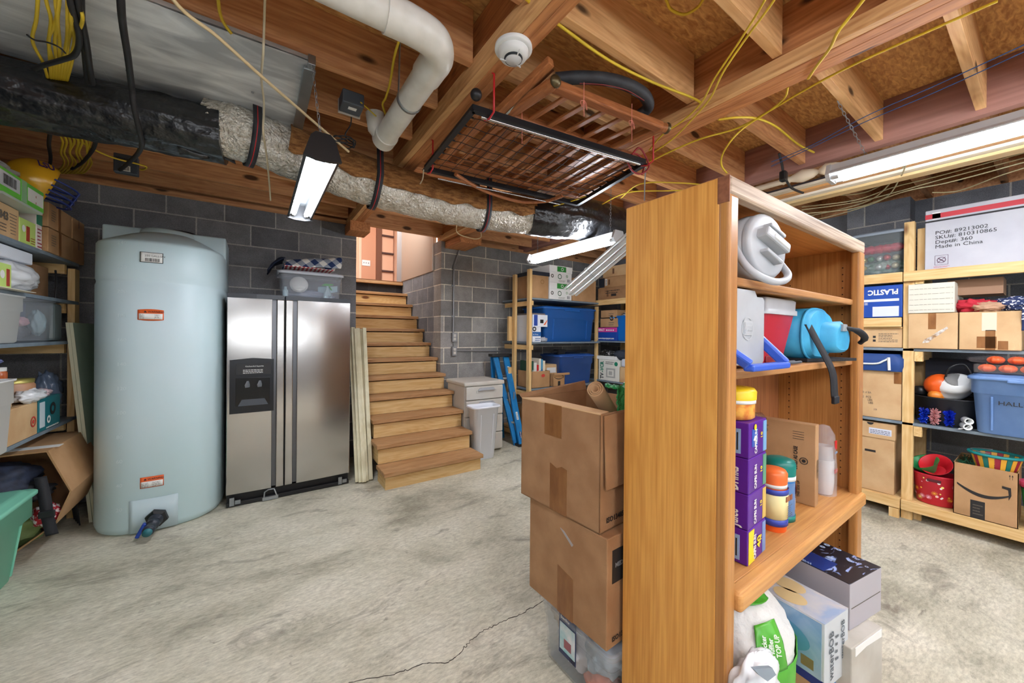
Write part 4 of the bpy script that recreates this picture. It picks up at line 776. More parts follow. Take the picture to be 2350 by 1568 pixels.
G().prism([(.505, 1.83), (.535, 1.85), (.60, 1.85), (.61, 1.842), (.575, 1.832), (.60, 1.79), (.592, 1.79), (.57, 1.828)], 'y', 3.915, 3.945).to('trigger', M('green_plastic', (60, 170, 50), .4), t, bev=.003)
fr = (V3((.53, 3.90, 1.71)), V3((1, 0, 0)), V3((0, 0, 1)), 1, 1); lines(t, ink, fr, 0, .005, .055, .03, 2)
G().lathe([(.022, 0), (.022, .06), (.012, .075), (.012, .095)], (.215, 3.91, 1.70), 14).to('small_bottle', M('pale_bottle', (190, 214, 222)), label='small white bottle at the left inside the clear tote on the refrigerator', cat='bottle')
blob((.42, 4.02, 1.74), .1, .35, 3, 3, sq=(2, 1, .45), flat=1.70).to('plastic_bag', M('grey_bag', (168, 174, 192), .3), label='crumpled grey plastic bag in the bottom of the clear tote on the refrigerator', cat='bag')
cloth('surgical_mask', 'pale blue folded paper mask inside the clear tote on the refrigerator', lambda u, v: V3((.48+.17*u, 3.955, 1.76+.06*v+.02*u)), 12, 6, M('mask_blue', (186, 216, 226), .7), cat='mask', amp=.006)
def checker(name, c1, c2, c3, s, st=(1, 1, 1), rot=0):
    m = bpy.data.materials.new(name); m.use_nodes = True; N = m.node_tree.nodes; L = m.node_tree.links; b = N['Principled BSDF']; b.inputs['Roughness'].default_value = .85
    tc = N.new('ShaderNodeTexCoord'); mp = N.new('ShaderNodeMapping'); mp.inputs['Rotation'].default_value = (0, rot, 0); L.new(tc.outputs['Object'], mp.inputs[0]); sp = N.new('ShaderNodeSeparateXYZ'); L.new(mp.outputs[0], sp.inputs[0])
    r = []
    for ax in ('X', 'Z'):
        a = N.new('ShaderNodeMath'); a.operation = 'MULTIPLY'; a.inputs[1].default_value = s; L.new(sp.outputs[ax], a.inputs[0])
        f = N.new('ShaderNodeMath'); f.operation = 'PINGPONG'; f.inputs[1].default_value = 1; L.new(a.outputs[0], f.inputs[0])
        g_ = N.new('ShaderNodeMath'); g_.operation = 'GREATER_THAN'; g_.inputs[1].default_value = .5; L.new(f.outputs[0], g_.inputs[0]); r.append(g_)
    ad = N.new('ShaderNodeMath'); ad.operation = 'ADD'; L.new(r[0].outputs[0], ad.inputs[0]); L.new(r[1].outputs[0], ad.inputs[1])
    dv = N.new('ShaderNodeMath'); dv.operation = 'MULTIPLY'; dv.inputs[1].default_value = .5; L.new(ad.outputs[0], dv.inputs[0])
    cr = N.new('ShaderNodeValToRGB'); cr.color_ramp.interpolation = 'CONSTANT'; e = cr.color_ramp.elements; e[0].position = 0; e[0].color = lin(c1); e[1].position = .3; e[1].color = lin(c2); e.new(.8).color = lin(c3); L.new(dv.outputs[0], cr.inputs[0]); L.new(cr.outputs[0], b.inputs['Base Color']); return m
bch = checker('blue_check', (232, 230, 222), (150, 158, 170), (30, 52, 96), 20, rot=.7); rch = checker('red_check', (236, 226, 220), (196, 90, 96), (150, 20, 34), 60)
def fold(u, v):  # draped folded cloth, bulging front
    x = .205+.46*u; top = 2.045+.075*u
    return V3((x+.02*math.sin(v*4), 3.85+.16*math.sin(PI*v*.5)+.25*max(0, v-.5), 1.972+.03*u+(top-1.972-.03*u)*math.sin(PI*min(1, v*1.05))))
cloth('tablecloth', 'blue and white checked tablecloth folded on the lid of the clear tote', fold, 40, 24, bch, amp=.012, sc=9)
cloth('tablecloth', 'red and white checked cloth folded flat under the blue checked tablecloth', lambda u, v: V3((.205+.40*u, 3.842+.3*v, 1.972+.03*(1-u)*math.sin(PI*min(1, v*3)))), 20, 12, rch, amp=.002)
cloth('apron', 'dark navy cloth drooping off the left side of the tote on the refrigerator', lambda u, v: V3((.21-.13*u, 3.88+.3*v, 2.04-.10*u*u*1.2+.03*math.sin(PI*v))), 14, 14, M('navy', (28, 40, 66), .8), amp=.015)

# ---------------- pine strips ----------------
pn = mt('bare_whitewood', (226, 220, 190), .7, rgb2=(210, 202, 166), ns=4, st=(6, 6, .4))
spec = [(.775, 3.62, .845, 4.33, 1.44), (.800, 3.60, .870, 4.31, 1.445), (.828, 3.585, .895, 4.29, 1.43), (.852, 3.60, .925, 4.33, 1.435), (.893, 3.615, .985, 4.30, 1.44), (.875, 3.66, .965, 4.35, 1.425)]
for i, (x0, y0, x1, y1, z1) in enumerate(spec):
    G().bar((x0, y0, .012), (x1-.01, y1-.03, z1), .036, .016, up=(0, 1, 0)).to('pine_strip', pn, bev=.001, label='%s from the left of the six pale wood strips leaning between refrigerator and stairs' % ('first', 'second', 'third', 'fourth', 'fifth', 'rearmost')[i], cat='wood strip', group='pale wood strips leaning beside the stairs')

# ---------------- staircase ----------------
t = E('staircase', 'open pine staircase rising through the gap in the block wall', 'stairs', (1.43, 3.3, 0))
RH, RN, Y0 = .1845, .240, 3.325
zs = [.138+.1852*k for k in range(11)]
for k in range(11):
    y = Y0+RN*k; z = .1625+.1838*k+.0; z = .157+.1842*k
    xl, xr = (.945, 1.905) if k < 2 else (.965, 1.925)
    G().box((xl-.018, y-.032, z-.038), (min(1.936, xr+.018), min(5.955, y+RN), z)).to('tread', treadX, t, bev=.005)
    G().box((xl, y, z-.1842+.001 if k else 0), (xr, y+.02, z-.050)).to('riser', pineX, t)
    for x in (xl+.003, xr-.041): G().box((x, y+.02, max(0, z-.1842)), (x+.038, min(5.955, y+RN+.02), z-.038)).to('stringer', pineY, t)
zt = .157+.1842*10; G().box((.945, Y0+RN*11-.065, zt+.15), (1.93, Y0+RN*11-.008, zt+.19)).to('nosing', treadX, t, bev=.005)
# ---------------- drawer chest, wastebasket ----------------
dw = mt('warm_grey_plastic', (204, 200, 190), .45, rgb2=(198, 192, 182), ns=6)
t = E('drawer_chest', 'beige-grey plastic drawer chest standing right of the stairs', 'drawer chest', (2.2, 3.95, 0))
G().box((1.945, 3.77, .01), (2.455, 4.22, .79)).to('chest_body', dw, t, bev=.01); G().box((1.93, 3.74, .785), (2.472, 4.24, .835)).to('top_panel', dw, t, bev=.018, seg=4)
for z0, z1 in ((.63, .78), (.44, .62), (.23, .43), (.025, .22)):
    o = G().box((1.955, 3.74, z0), (2.445, 3.80, z1)).to('drawer', dw, t, bev=.008); W[o.name] = W[t.name]
    fr = (V3((1.955, 3.74, z0)), V3((1, 0, 0)), V3((0, 0, 1)), .49, z1-z0)
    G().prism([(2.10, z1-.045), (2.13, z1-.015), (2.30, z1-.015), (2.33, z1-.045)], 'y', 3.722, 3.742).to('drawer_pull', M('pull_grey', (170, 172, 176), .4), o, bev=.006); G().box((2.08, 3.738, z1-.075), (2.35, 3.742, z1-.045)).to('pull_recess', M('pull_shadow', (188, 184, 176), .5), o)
wp = mt('white_bin', (232, 236, 244), .35)
t = E('wastebasket', 'tall white plastic wastebasket in front of the drawer chest', 'wastebasket', (2.1, 3.63, 0))
g = G(); R = lambda s_, z: rr(1.93+s_, 3.50+s_, 2.27-s_, 3.71-s_, .05-s_*.3, z, 6)
g.loft([R(.055, 0), R(.05, .006), R(.012, .565), R(-.004, .57), R(-.008, .58), R(-.004, .592), R(.004, .59), R(.014, .56), R(.052, .01)]); g.to('bin_body', wp, t)
for a in (2.02, 2.18): G().bar((a, 3.515, .5), (a+(.01 if a < 2.1 else -.01), 3.552, .03), .006, .006).to('rib', wp, t)
# ---------------- stepladder ----------------
lb = mt('blue_fibreglass', (20, 128, 190), .45, rgb2=(14, 110, 172), ns=10); al = steel
t = E('stepladder', 'blue fibreglass stepladder folded and leaning by the back shelving post', 'stepladder', (2.62, 3.9, 0))
A0, A1 = V3((2.76, 4.16, 1.08)), V3((2.726, 3.727, 0)); C0_, C1_ = V3((2.60, 4.17, 1.08)), V3((2.69, 3.80, 0))
R1 = A0
G().bar(V3((2.54, 4.20, 1.105)), V3((2.90, 4.16, 1.105)), .13, .04).to('top_cap', blk, t, bev=.008)
G().bar(A0, A1, .085, .028, up=(0, 1, 0)).to('side_rail', lb, t, bev=.003); G().bar(C0_, C1_, .07, .028, up=(0, 1, 0)).to('side_rail', lb, t, bev=.003)
G().bar(V3((2.60, 4.24, 1.09)), V3((2.58, 4.12, .02)), .06, .026, up=(0, 1, 0)).to('back_rail', lb, t, bev=.003); G().bar(V3((2.68, 4.24, 1.09)), V3((2.68, 4.10, .02)), .05, .026, up=(0, 1, 0)).to('back_rail', lb, t, bev=.003)
for k in range(1, 4): f = k/4; G().bar(C0_.lerp(C1_, f)+V3((0, .03, 0)), A0.lerp(A1, f)+V3((0, .03, 0)), .07, .022).to('step', al, t)
P = A0.lerp(A1, .45)+V3((-.03, -.03, 0)); G().bar(P+V3((-.06, 0, .05)), P+V3((-.03, 0, -.1)), .014, .006, up=(0, 1, 0)).bar(P+V3((.03, 0, .05)), P+V3((.02, 0, -.1)), .014, .006, up=(0, 1, 0)).to('spreader', al, t)
G().box((2.66, 3.70, 0), (2.77, 3.80, .03)).to('rubber_foot', blk, t, bev=.005)
rn = (A0-A1).normalized(); Un = rn.cross(V3((0, -1, 0)).cross(rn)).normalized(); Un = V3((1, 0, 0)); Un = (Un-rn*Un.dot(rn)).normalized(); Nn = Un.cross(rn)
def rail_fr(f): return (A0.lerp(A1, f)+Nn*.0145-Un*.015, Un, rn, 1, 1)
for f, h_, m_ in ((.16, .10, white), (.68, .10, white)): o = pl(t, 'sticker', m_, rail_fr(f), 0, -h_/2, .03, h_/2, frac=False); lines(o, ink, rail_fr(f), .003, -h_/2+.01, .027, h_/2-.01, 8)
G().lathe([(.04, 0), (.04, .002), (.001, .0025)], A0.lerp(A1, .88)+Nn*.0145, 20, d=Nn, sx=.45, x=Un).to('logo_plate', M('logo_blue', (24, 40, 110), .4), t); txt(t, 'WERNER', .02, rail_fr(.88), .022, -.045, white, rot=PI/2, frac=False)
# ---------------- conduit ----------------
cm = mt('grey_conduit', (158, 160, 162), .4, .5)
t = E('conduit', 'grey metal electrical conduit running down the block wall to two boxes', 'conduit', (2.12, 4.4, 1.1))
G().tube([(2.20, 4.415, 2.58), (2.19, 4.415, 2.5), (2.115, 4.415, 2.28), (2.108, 4.415, 2.2), (2.108, 4.415, 1.40)], .011, 10, smooth=3).tube([(2.12, 4.415, 1.3), (2.12, 4.415, 1.2)], .011, 10).to('vertical_run', cm, t)
G().tube([(2.15, 4.415, 1.165), (3.3, 4.415, 1.135)], .011, 10).to('horizontal_run', cm, t)
for i, (z0, z1) in enumerate(((1.28, 1.40), (1.10, 1.22))):
    o = G().box((2.085, 4.385, z0), (2.15, 4.428, z1)).to('outlet_box', cm, t, bev=.004); W[o.name] = W[t.name]
    G().box((2.10, 4.382, z0+.02), (2.135, 4.386, z0+.055)).box((2.10, 4.382, z0+.065), (2.135, 4.386, z0+.10)).to('socket', M('socket', (210, 208, 200), .5), o, bev=.002)
for z in (2.0, 1.6): G().box((2.085, 4.412, z), (2.13, 4.428, z+.02)).to('clamp', steel, t)
# yellow pieces hanging at the wall top, tape measure style pipe
cable('cable', 'bent yellow conduit hanging from the girder end right of the stairs', [(1049, 512, 2.56), (1050, 535, 2.5), (1085, 548, 2.47), (1103, 545, 2.5), (1103, 530, 2.56)], M('beige_conduit', (214, 190, 146)), .006)
trim(slab((1.99, 4.0, 2.48), (2.28, 4.43, 2.56)), girdY)
trim(slab((.80, 4.15, 2.46), (1.0, 4.43, 2.56)), girdY)
fo = mt('foam_sealant', (206, 160, 84), .9, bump=1, ns=30)
G().tube([(q(x_, y_, y=4.41)) for x_, y_ in ((405, 413), (440, 421), (480, 430), (520, 441), (600, 452))], [.008, .014, .012, .013, .006], 10, smooth=8).jit(.012, 30).to('spray_foam', fo, label='tan expanding foam bead along the top of the back wall', cat='foam')
# ---------------- left shelving and what stands on it ----------------
XL = -1.10
t = E('shelf_unit', 'wood-posted shelving along the left wall with grey shelf boards', 'shelving', (-1.5, 3.3, 0))
for z in (1.885, 1.60, 1.31, .75):
    G().box((-1.72, 1.2, z-.022), (XL, 4.16, z)).to('shelf_board', shelfG if z != .10 else pineY, t, bev=.002)
    G().box((-1.72, 1.2, z-.06), (-1.68, 4.16, z-.022)).to('back_rail', pineY, t)
    for y in (4.06, 1.9): G().box((-1.70, y, z-.09), (XL-.045, y+.038, z-.022)).to('cross_piece', pineX, t)
for y in (4.10, 1.9):
    for x in (XL-.042, -1.72): G().box((x, y, 0), (x+.038, y+.085, 1.84)).to('post', pineZ, t, bev=.002)
def QL(px, py, d=0): return q(px, py, x=XL-d)
def onL(y0, y1, z0, z1, x1=XL-.01, dx=.4): return (x1-dx, y0, z0), (x1, y1, z1)
# top shelf
a, b = onL(2.97, 3.325, 1.885, 2.06); t, fr = carton('carton', 'brown cup carton printed 5843 at the left end of the top left shelf', a, b, cardL, '+x', None)
txt(t, '5843', .06, fr, .34, .52, inkG, bold=.002); lines(t, inkG, fr, .35, .15, .62, .45, 3); 
O, U, Vv, w_, h_ = fr
for k in range(7): yy = .16+.1*k; pl(t, 'cup_print', inkG, fr, .72+.012*(6-k)*.5, yy, .93-.012*(6-k)*.5, yy+.018)
G().box((XL-.38, 2.96, 2.062), (XL+.06, 3.38, 2.075)).to('wrap_board', M('bag_clear', (214, 224, 220), .3, alpha=.6), t)
lime = mt('lime_packaging', (110, 206, 70), .35)
t = E('packaged_carton', 'bright green shrink-wrapped carton on top of the brown cup carton', 'carton', (-1.3, 3.1, 2.08))
a, b = (XL-.42, 2.95, 2.08), (XL+.05, 3.43, 2.205); G().box(a, b).to('carton_body', lime, t, bev=.005)
fr = face(a, b, '+x'); o = pl(t, 'label', M('grey_label', (206, 210, 214), .4), fr, .02, .25, .42, .85); bars(o, ink, fr, .08, .35, .34, .75, 18)
pl(t, 'label', white, fr, .60, .22, .97, .80); lines(t, M('redbrown_ink', (170, 80, 70), .6), fr, .77, .22, .79, .80, 2); pl(t, 'clear_band', M('film', (190, 230, 190), .15, alpha=.6), fr, .46, .02, .57, .98)
# boxes behind
lab = ('upper brown carton with a fragile wine-glass mark stack at the right end of the top left shelf', 'lower brown carton with an umbrella mark at the right end of the top left shelf')
for i, (z0, z1) in enumerate(((2.045, 2.20), (1.885, 2.04))):
    a, b = onL(3.62, 3.98+.02*i, z0, z1, XL+.01, .36); t, fr = carton('carton', ('upper brown carton of the stack at the right end of the top left shelf', 'lower brown carton with an arrow and umbrella mark on the top left shelf')[i], a, b, card, '-y', None)
    fx = face(a, b, '+x'); pl(t, 'tape', tape, fx, .4, 0, .5, 1); lines(t, inkG, fx, .1, .3, .3, .8, 5)
    if i: pl(t, 'mark_frame', inkG, fr, .62, .15, .86, .62); ring_print(t, 'umbrella_mark', cardD, fr, .71, .36, .025, 0, 14, 0, PI, off=.003)
    a2, b2 = (XL-.36, 4.0, z0), (XL+.01, 4.22, z1); t, fr = carton('carton', ('upper brown carton nearest the back wall on the top left shelf', 'lower brown carton nearest the back wall on the top left shelf')[i], a2, b2, card, '+x', 'v')
t = E('snack_carton', 'lime and white food carton standing between the brown cartons on the top left shelf', 'carton', (-1.15, 3.4, 1.885))
a, b = onL(3.33, 3.52, 1.885, 2.03); G().box(a, b).to('carton_body', M('lime_white', (196, 222, 120), .4), t, bev=.003); fr = face(a, b, '+x'); pl(t, 'bottle_print', M('sauce_red', (166, 60, 40), .5), fr, .4, .15, .6, .75); ring_print(t, 'badge_print', white, fr, .22, .6, .02, 0); lines(t, M('sauce_red', (166, 60, 40)), fr, .65, .1, .92, .4, 3)
t = E('snack_carton', 'narrow red, white and green carton beside the lime carton on the top left shelf', 'carton', (-1.15, 3.56, 1.885))
a, b = onL(3.53, 3.60, 1.885, 2.10); G().box(a, b).to('carton_body', M('offw', (226, 216, 210), .5), t, bev=.003); fr = face(a, b, '+x'); pl(t, 'green_band', M('teal_green', (40, 120, 90), .5), fr, 0, .7, 1, 1); lines(t, M('crimson', (170, 40, 60), .5), fr, .1, .05, .9, .65, 6)
# football helmet
hp = V3((-1.14, 3.62, 2.325)); t = E('football_helmet', 'yellow football helmet with a blue face guard lying on top of the left cartons', 'helmet', hp-V3((0, 0, .12)))
hy = mt('helmet_yellow', (232, 176, 40), .25, coat=.5)
D = V3((.85, .42, -.32)).normalized()  # facing right and down
a = D.cross(V3((0, 0, 1))).normalized(); b_ = a.cross(D)
def hel(u, v):
    th = PI*v*.66; ph = 2*PI*u; d = -D*math.cos(th)+(a*math.cos(ph)*.86+b_*math.sin(ph))*math.sin(th); return hp+d*.125
G().grid(hel, 32, 18, cu=True).to('shell', hy, t, solid=.006)
fgb = mt('face_guard_blue', (34, 52, 120), .35)
for k, (h_, s_) in enumerate(((-.02, .10), (-.055, .105), (-.09, .085), (.02, .095))):
    pts = [hp+D*(.05+.13*math.sin(A))+a*(.112*math.cos(A))+b_*(h_) for A in [PI*i/10 for i in range(11)]]; G().tube(pts, .006, 8).to('guard_bar', fgb, t)
for s_ in (-.04, .04, 0): G().tube([hp+D*.175+a*s_+b_*.02, hp+D*.165+a*s_+b_*-.09], .005, 8).to('guard_bar', fgb, t)
U = (V3((0, 0, 1)).cross(-(-D*0+V3((1, -.9, 0)).normalized()))); N_ = V3((.75, -.55, .35)).normalized(); U = V3((0, 0, 1)).cross(N_).normalized(); Vv = N_.cross(U)
txt(t, 'LSU', .05, (hp+N_*.118-U*.07+Vv*.02, U, Vv, 1, 1), 0, 0, M('purple_ink', (60, 30, 80), .5), bold=.002, off=.006)
blob((-1.22, 3.25, 2.26), .07, .5, 3, 8, sq=(1.6, 2.2, .6)).to('plastic_bag', M('clear_bag', (214, 218, 222), .15, alpha=.45), label='crumpled clear plastic bag on top of the green carton', cat='bag')
# second level: foam block, bagged package, small carton
t = E('foam_block', 'white foam block lying under the top left shelf', 'foam block', (-1.3, 3.3, 1.75)); G().box((-1.6, 2.8, 1.785), (XL-.04, 3.58, 1.855)).to('block_body', M('foam_white', (224, 228, 236), .6, bump=.3, bs=200), t, bev=.006)
G().box((-1.6, 2.8, 1.745), (XL-.08, 3.5, 1.785)).to('lower_layer', M('foam_white', (0, 0, 0)), t, bev=.004)
blob((-1.22, 3.42, 1.695), .12, .28, 4, 5, n=56, sq=(1, 2.6, .78), flat=1.602).jit(.006, 14).to('bagged_package', M('white_film', (224, 226, 228), .2, spec=.7), label='white crinkled plastic-wrapped package on the left shelving', cat='package')
t = E('snack_carton', 'small lime carton with a bottle picture in front of the white package', 'carton', (-1.1, 3.14, 1.61)); a, b = (-1.22, 3.10, 1.605), (XL-.005, 3.235, 1.74); G().box(a, b).to('carton_body', M('lime_white', (1, 1, 1)), t, bev=.003); fr = face(a, b, '+x'); pl(t, 'bottle_print', M('sauce_red', (1, 1, 1)), fr, .62, .12, .85, .8); ring_print(t, 'badge_print', white, fr, .3, .55, .022, 0)
a, b = (-1.66, 3.6, 1.602), (-1.2, 3.99, 1.82); t, fr = carton('carton', 'dark brown carton deep in the shadow behind the white package', a, b, cardD, '+x', None)
G().tube([(-1.13, 3.86, 1.605), (-1.13, 3.88, 1.72), (-1.15, 3.93, 1.80)], .006, 6).to('cord', blkC, label='thin black cord standing behind the white package', cat='cord')
G().box((-1.5, 2.6, 1.601), (XL+.05, 3.34, 1.6035)).jit(.004, 5).to('paper_sheet', M('cream_paper2', (228, 220, 200), .7), label='cream paper sheet sticking out under the white package', cat='paper')
# clear storage bins on third shelf
t, fr = tote('clear_bin', 'milky plastic bin at the left end of the third left shelf', (-1.5, 2.72, 1.312), (XL+.02, 3.34, 1.575), mt('milky_plastic', (206, 208, 206), .3, alpha=.8), clr2, side='+x', ribs=False, handle=False, lid=False)
t, fr = tote('clear_bin', 'clear plastic drawer bin of shoes and papers on the third left shelf', (-1.5, 3.36, 1.312), (XL+.0, 3.80, 1.575), clr, clr2, side='+x', ribs=False, handle=False, lid=False)
G().box((-1.45, 3.40, 1.46), (-1.18, 3.62, 1.55)).to('folder', M('navy_folder', (58, 72, 104), .5), label='navy folder inside the clear drawer bin at left', cat='folder')
blob((-1.18, 3.52, 1.37), .055, .3, 3, 2, sq=(.7, 1.9, .7), flat=1.316).to('shoe', M('shoe_dark', (60, 60, 66), .5), label='dark shoe with a white strap inside the clear drawer bin at left', cat='shoe')
blob((-1.16, 3.50, 1.435), .035, .3, 3, 4, sq=(.7, 1.9, .8)).to('knit_cap', M('pink_stripe', (200, 150, 160), .8), label='pink striped cloth inside the clear drawer bin at left', cat='cloth')
blob((-1.16, 3.70, 1.43), .05, .3, 3, 6, sq=(.7, 1, 1.6), flat=1.316).to('tissue_pack', M('tissue_blue', (170, 196, 204), .5), label='pale blue pack at the right inside the clear drawer bin at left', cat='packet')
t = E('steel_pan', 'dark grey pan standing against the end of the third left shelf', 'pan', (-1.15, 3.92, 1.31)); G().box((-1.5, 3.84, 1.312), (XL-.03, 3.98, 1.57)).to('pan_body', M('pan_grey', (112, 124, 124), .4), t, bev=.02)
# fourth level
t, fr = tote('white_bin', 'tall white plastic bin standing at the far left of the fourth shelf', (-1.35, 2.62, .752), (XL+.07, 3.10, 1.13), mt('white_bin2', (214, 212, 208), .4), whtP, side='+x', ribs=False, handle=False, lid=False)
a, b = onL(3.10, 3.52, .752, .95, XL+.0); t, fr = carton('carton', 'brown carton with a red round target mark on the fourth left shelf', a, b, cardL, '+x', None)
mk = M('target_red', (196, 60, 50), .6); ring_print(t, 'target_mark', mk, fr, .87, .42, .032, .023); ring_print(t, 'target_mark', mk, fr, .87, .42, .012, 0)
a, b = onL(3.06, 3.32, .952, 1.10, XL-.03, .3); t, fr = carton('carton', 'small brown carton with printed lines above the target-marked carton', a, b, cardL, '+x', None); lines(t, inkG, fr, .35, .2, .7, .85, 4)
for i, (y, z) in enumerate(((3.13, 1.10), (3.27, 1.10))):
    t = E('jar', ('amber spice jar with a pale lid, left of the pair on the fourth left shelf', 'amber spice jar with a pale lid, right of the pair on the fourth left shelf')[i], 'jar', (-1.16, y, z)); c = (-1.17, y, z)
    G().lathe([(.038, 0), (.04, .01), (.04, .05), (.034, .06)], c, 20).to('glass', M('amber', (168, 84, 40), .2), t); G().lathe([(.037, .058), (.037, .078), (.001, .079)], c, 20).to('lid', M('lid_pale', (206, 206, 200), .4), t)
t = E('jar', 'larger jar with a gold lid on the fourth left shelf', 'jar', (-1.2, 3.50, .96)); c = (-1.2, 3.52, .955); G().lathe([(.085, 0), (.09, .02), (.09, .10), (.08, .115)], c, 24).to('glass', M('tan_jar', (176, 130, 96), .4), t); G().lathe([(.086, .113), (.086, .135), (.001, .137)], c, 24).to('lid', M('gold_lid', (176, 164, 92), .35, .6), t)
blob((-1.12, 3.48, .99), .055, .5, 3, 11, sq=(1, 2.1, .7)).to('plastic_bag', M('white_film', (1, 1, 1)), label='white and pink plastic bag draped over the gold-lidded jar front', cat='bag')
blob((-1.15, 3.66, .98), .05, .6, 3, 13, sq=(1, 2.2, .6)).to('plastic_bag', M('pink_film', (224, 196, 200), .3), label='pinkish plastic bag on the teal carton of the fourth left shelf', cat='bag')
blob((-1.2, 3.95, .95), .07, .5, 3, 15, sq=(1, 1.3, 1.9), flat=.755).to('plastic_bag', M('blue_film', (96, 110, 132), .25), label='dark bluish plastic bag hanging at the right end of the fourth left shelf', cat='bag')
blob((-1.2, 3.2, 1.215), .06, .5, 3, 17, sq=(1, 2, .5)).to('plastic_bag', M('lilac_film', (120, 128, 176), .25, alpha=.8), label='bluish zip bag sticking out at the top of the fourth left shelf', cat='bag')
t = E('teal_carton', 'teal box with a tool photo on the fourth left shelf', 'box', (-1.2, 3.75, .752)); a, b = onL(3.54, 3.84, .752, .955, XL+.0); G().box(a, b).to('carton_body', M('teal_box', (18, 110, 120), .4), t, bev=.003); fr = face(a, b, '+x'); pl(t, 'photo_panel', M('pale_panel', (196, 210, 216), .5), fr, .03, .12, .25, .9); ring_print(t, 'tool_print', ink, fr, .62, .6, .04, .02); ring_print(t, 'tool_print', white, fr, .42, .3, .025, .012); lines(t, white, fr, .3, .03, .9, .1, 1, th=.6)
# floor level: open carton on its side with packs
t = E('open_carton', 'large cardboard carton on its side under the left shelving, open toward the camera', 'box', (-1.4, 3.7, .08))
def sec(s_, dz=0): return [(-1.72+s_, .06+s_), (-1.18-s_, .06+s_), (-.985-s_, .22), (-.925-s_, .40), (-1.02-s_, .665-s_), (-1.72+s_, .665-s_)]
g = G(); o_ = sec(0); i_ = sec(.008); n = 6
ro = [[V3((x, y, z)) for x, z in s_] for s_, y in ((i_, 3.40), (o_, 3.398), (o_, 3.90))]; ri = [[V3((x, y, z)) for x, z in i_] for y in (3.40, 4.0)]
ro[0] = ri[0]
g.loft(ro, (False, True), sm=False); g.loft([list(reversed(r)) for r in ri], (False, True), sm=False); g.to('carton_shell', card, t)
pl(t, 'shipping_label', white, (V3((-1.10, 3.48, .666)), V3((0, 1, 0)), V3((-1, 0, 0)), 1, 1), 0, -.10, .07, .12, frac=False)
nvy = mt('navy_fabric', (48, 56, 78), .7, rgb2=(26, 30, 44), ns=20, bump=.4)
t = E('backpack', 'black and navy backpack stuffed in the open carton, strap hanging out', 'backpack', (-1.35, 3.4, .3))
blob((-1.33, 3.47, .49), .16, .3, 2.5, 21, n=48, sq=(1.6, 1.2, .75)).to('main_pocket', nvy, t)
blob((-1.20, 3.44, .42), .11, .3, 2.5, 23, sq=(1.7, 1, .6)).to('front_pocket', M('black_fabric', (24, 25, 30), .75, ns=20, bump=.4), t)
blob((-1.34, 3.38, .56), .07, .3, 2.5, 25, sq=(1.5, 1, .5)).to('side_pocket', M('slate_fabric', (84, 106, 140), .7), t)
pts = [q(92, 1095, y=3.40), q(103, 1145, y=3.37), q(110, 1190, y=3.365), q(120, 1228, y=3.36)]; pts = crv(pts, 6); g = G(); g.grid(lambda u, v: pts[int(round(u*(len(pts)-1)))]+V3((.048*(v-.5), .012*(v-.5), 0)), len(pts), 2); g.to('strap', M('black_fabric', (1, 1, 1)), t, solid=.003)
bk_ = q(108, 1180, y=3.362); G().box((bk_.x-.033, 3.353, bk_.z-.02), (bk_.x+.033, 3.366, bk_.z+.02)).to('buckle', blk, t, bev=.004)
blob((-1.24, 3.47, .20), .13, .5, 3, 27, n=48, sq=(1.5, .8, .85), flat=.075).to('sleeping_bag', M('olive_fabric', (106, 122, 66), .7, ns=8, rgb2=(70, 84, 44)), label='olive green sleeping bag in the open carton under the backpack', cat='sleeping bag')
blob((-1.04, 3.44, .27), .06, .4, 3, 29, sq=(.9, .8, 1.2)).to('bandana', mt('red_print', (178, 30, 44), .8, rgb2=(226, 214, 212), ns=40, lo=.5, hi=.55), label='red and white printed cloth tucked in the open carton', cat='cloth')
cable('rope', 'red and white twisted rope under the open carton', [(60, 1232, .03), (75, 1212, .05), (90, 1195, .06), (100, 1188, .07)], M('red_print', (1, 1, 1)), .008, 'rope')
for i in range(4): x = -1.09+.022*i; G().bar((x, 4.06-.05*i, 0.0), (x-.02, 4.0-.05*i, .34), .008, .004).to('wire_tine', darkM, label='%s of the four thin dark rods standing behind the leaning boards' % ('leftmost', 'second', 'third', 'rightmost')[i], cat='rod')
# green tote at lower left
gt = mt('seafoam_plastic', (126, 200, 172), .4)
m4 = Matrix.Translation((-1.37, 3.02, 0))
t, fr = tote('green_tote', 'seafoam green plastic tote on the floor at the far left', (-.31, -.28, 0), (.33, .33, .485), gt, gt, taper=.07, M4=m4, side='+x', ribs=True, handle=False, lid=True, r=.05)
# ---------------- oak bookcase ----------------
BX0, BX1, BY0, BY1, BH = 1.066, 2.345, .504, .852, 1.83
t = E('bookcase', 'tall oak bookcase with rounded front edges, open toward the camera', 'bookcase', (1.7, .68, 0))
ft = .052
G().box((BX0, BY0+.03, 0), (BX0+.02, BY1, BH-.002)).to('side_panel', oakZ, t, bev=.002)
G().box((BX1-.02, BY0+.03, 0), (BX1, BY1, BH-.002)).to('side_panel', oakD, t, bev=.002)
G().box((BX0, BY0, 0), (BX0+ft, BY0+.034, BH-.05)).to('front_stile', oakD, t, bev=.009, seg=3)
G().box((BX1-.075, BY0, 0), (BX1, BY0+.034, BH-.05)).to('front_stile', oakD, t, bev=.009, seg=3)
G().box((BX0, BY0, BH-.054), (BX1, BY0+.034, BH)).to('top_rail', wood('oak_rail', (206, 184, 160), (128, 104, 84), 'x', fine=60, knots=False, bands=3), t, bev=.009, seg=3)
G().box((BX0+.001, BY0+.03, BH-.03), (BX1-.001, BY1, BH)).to('top_panel', oakX, t, bev=.002)
G().box((BX0+.02, BY1-.012, .02), (BX1-.02, BY1-.004, BH-.03)).to('back_panel', wood('oak_back', (176, 118, 74), (140, 84, 50), 'z', fine=44, knots=False, bands=3), t)
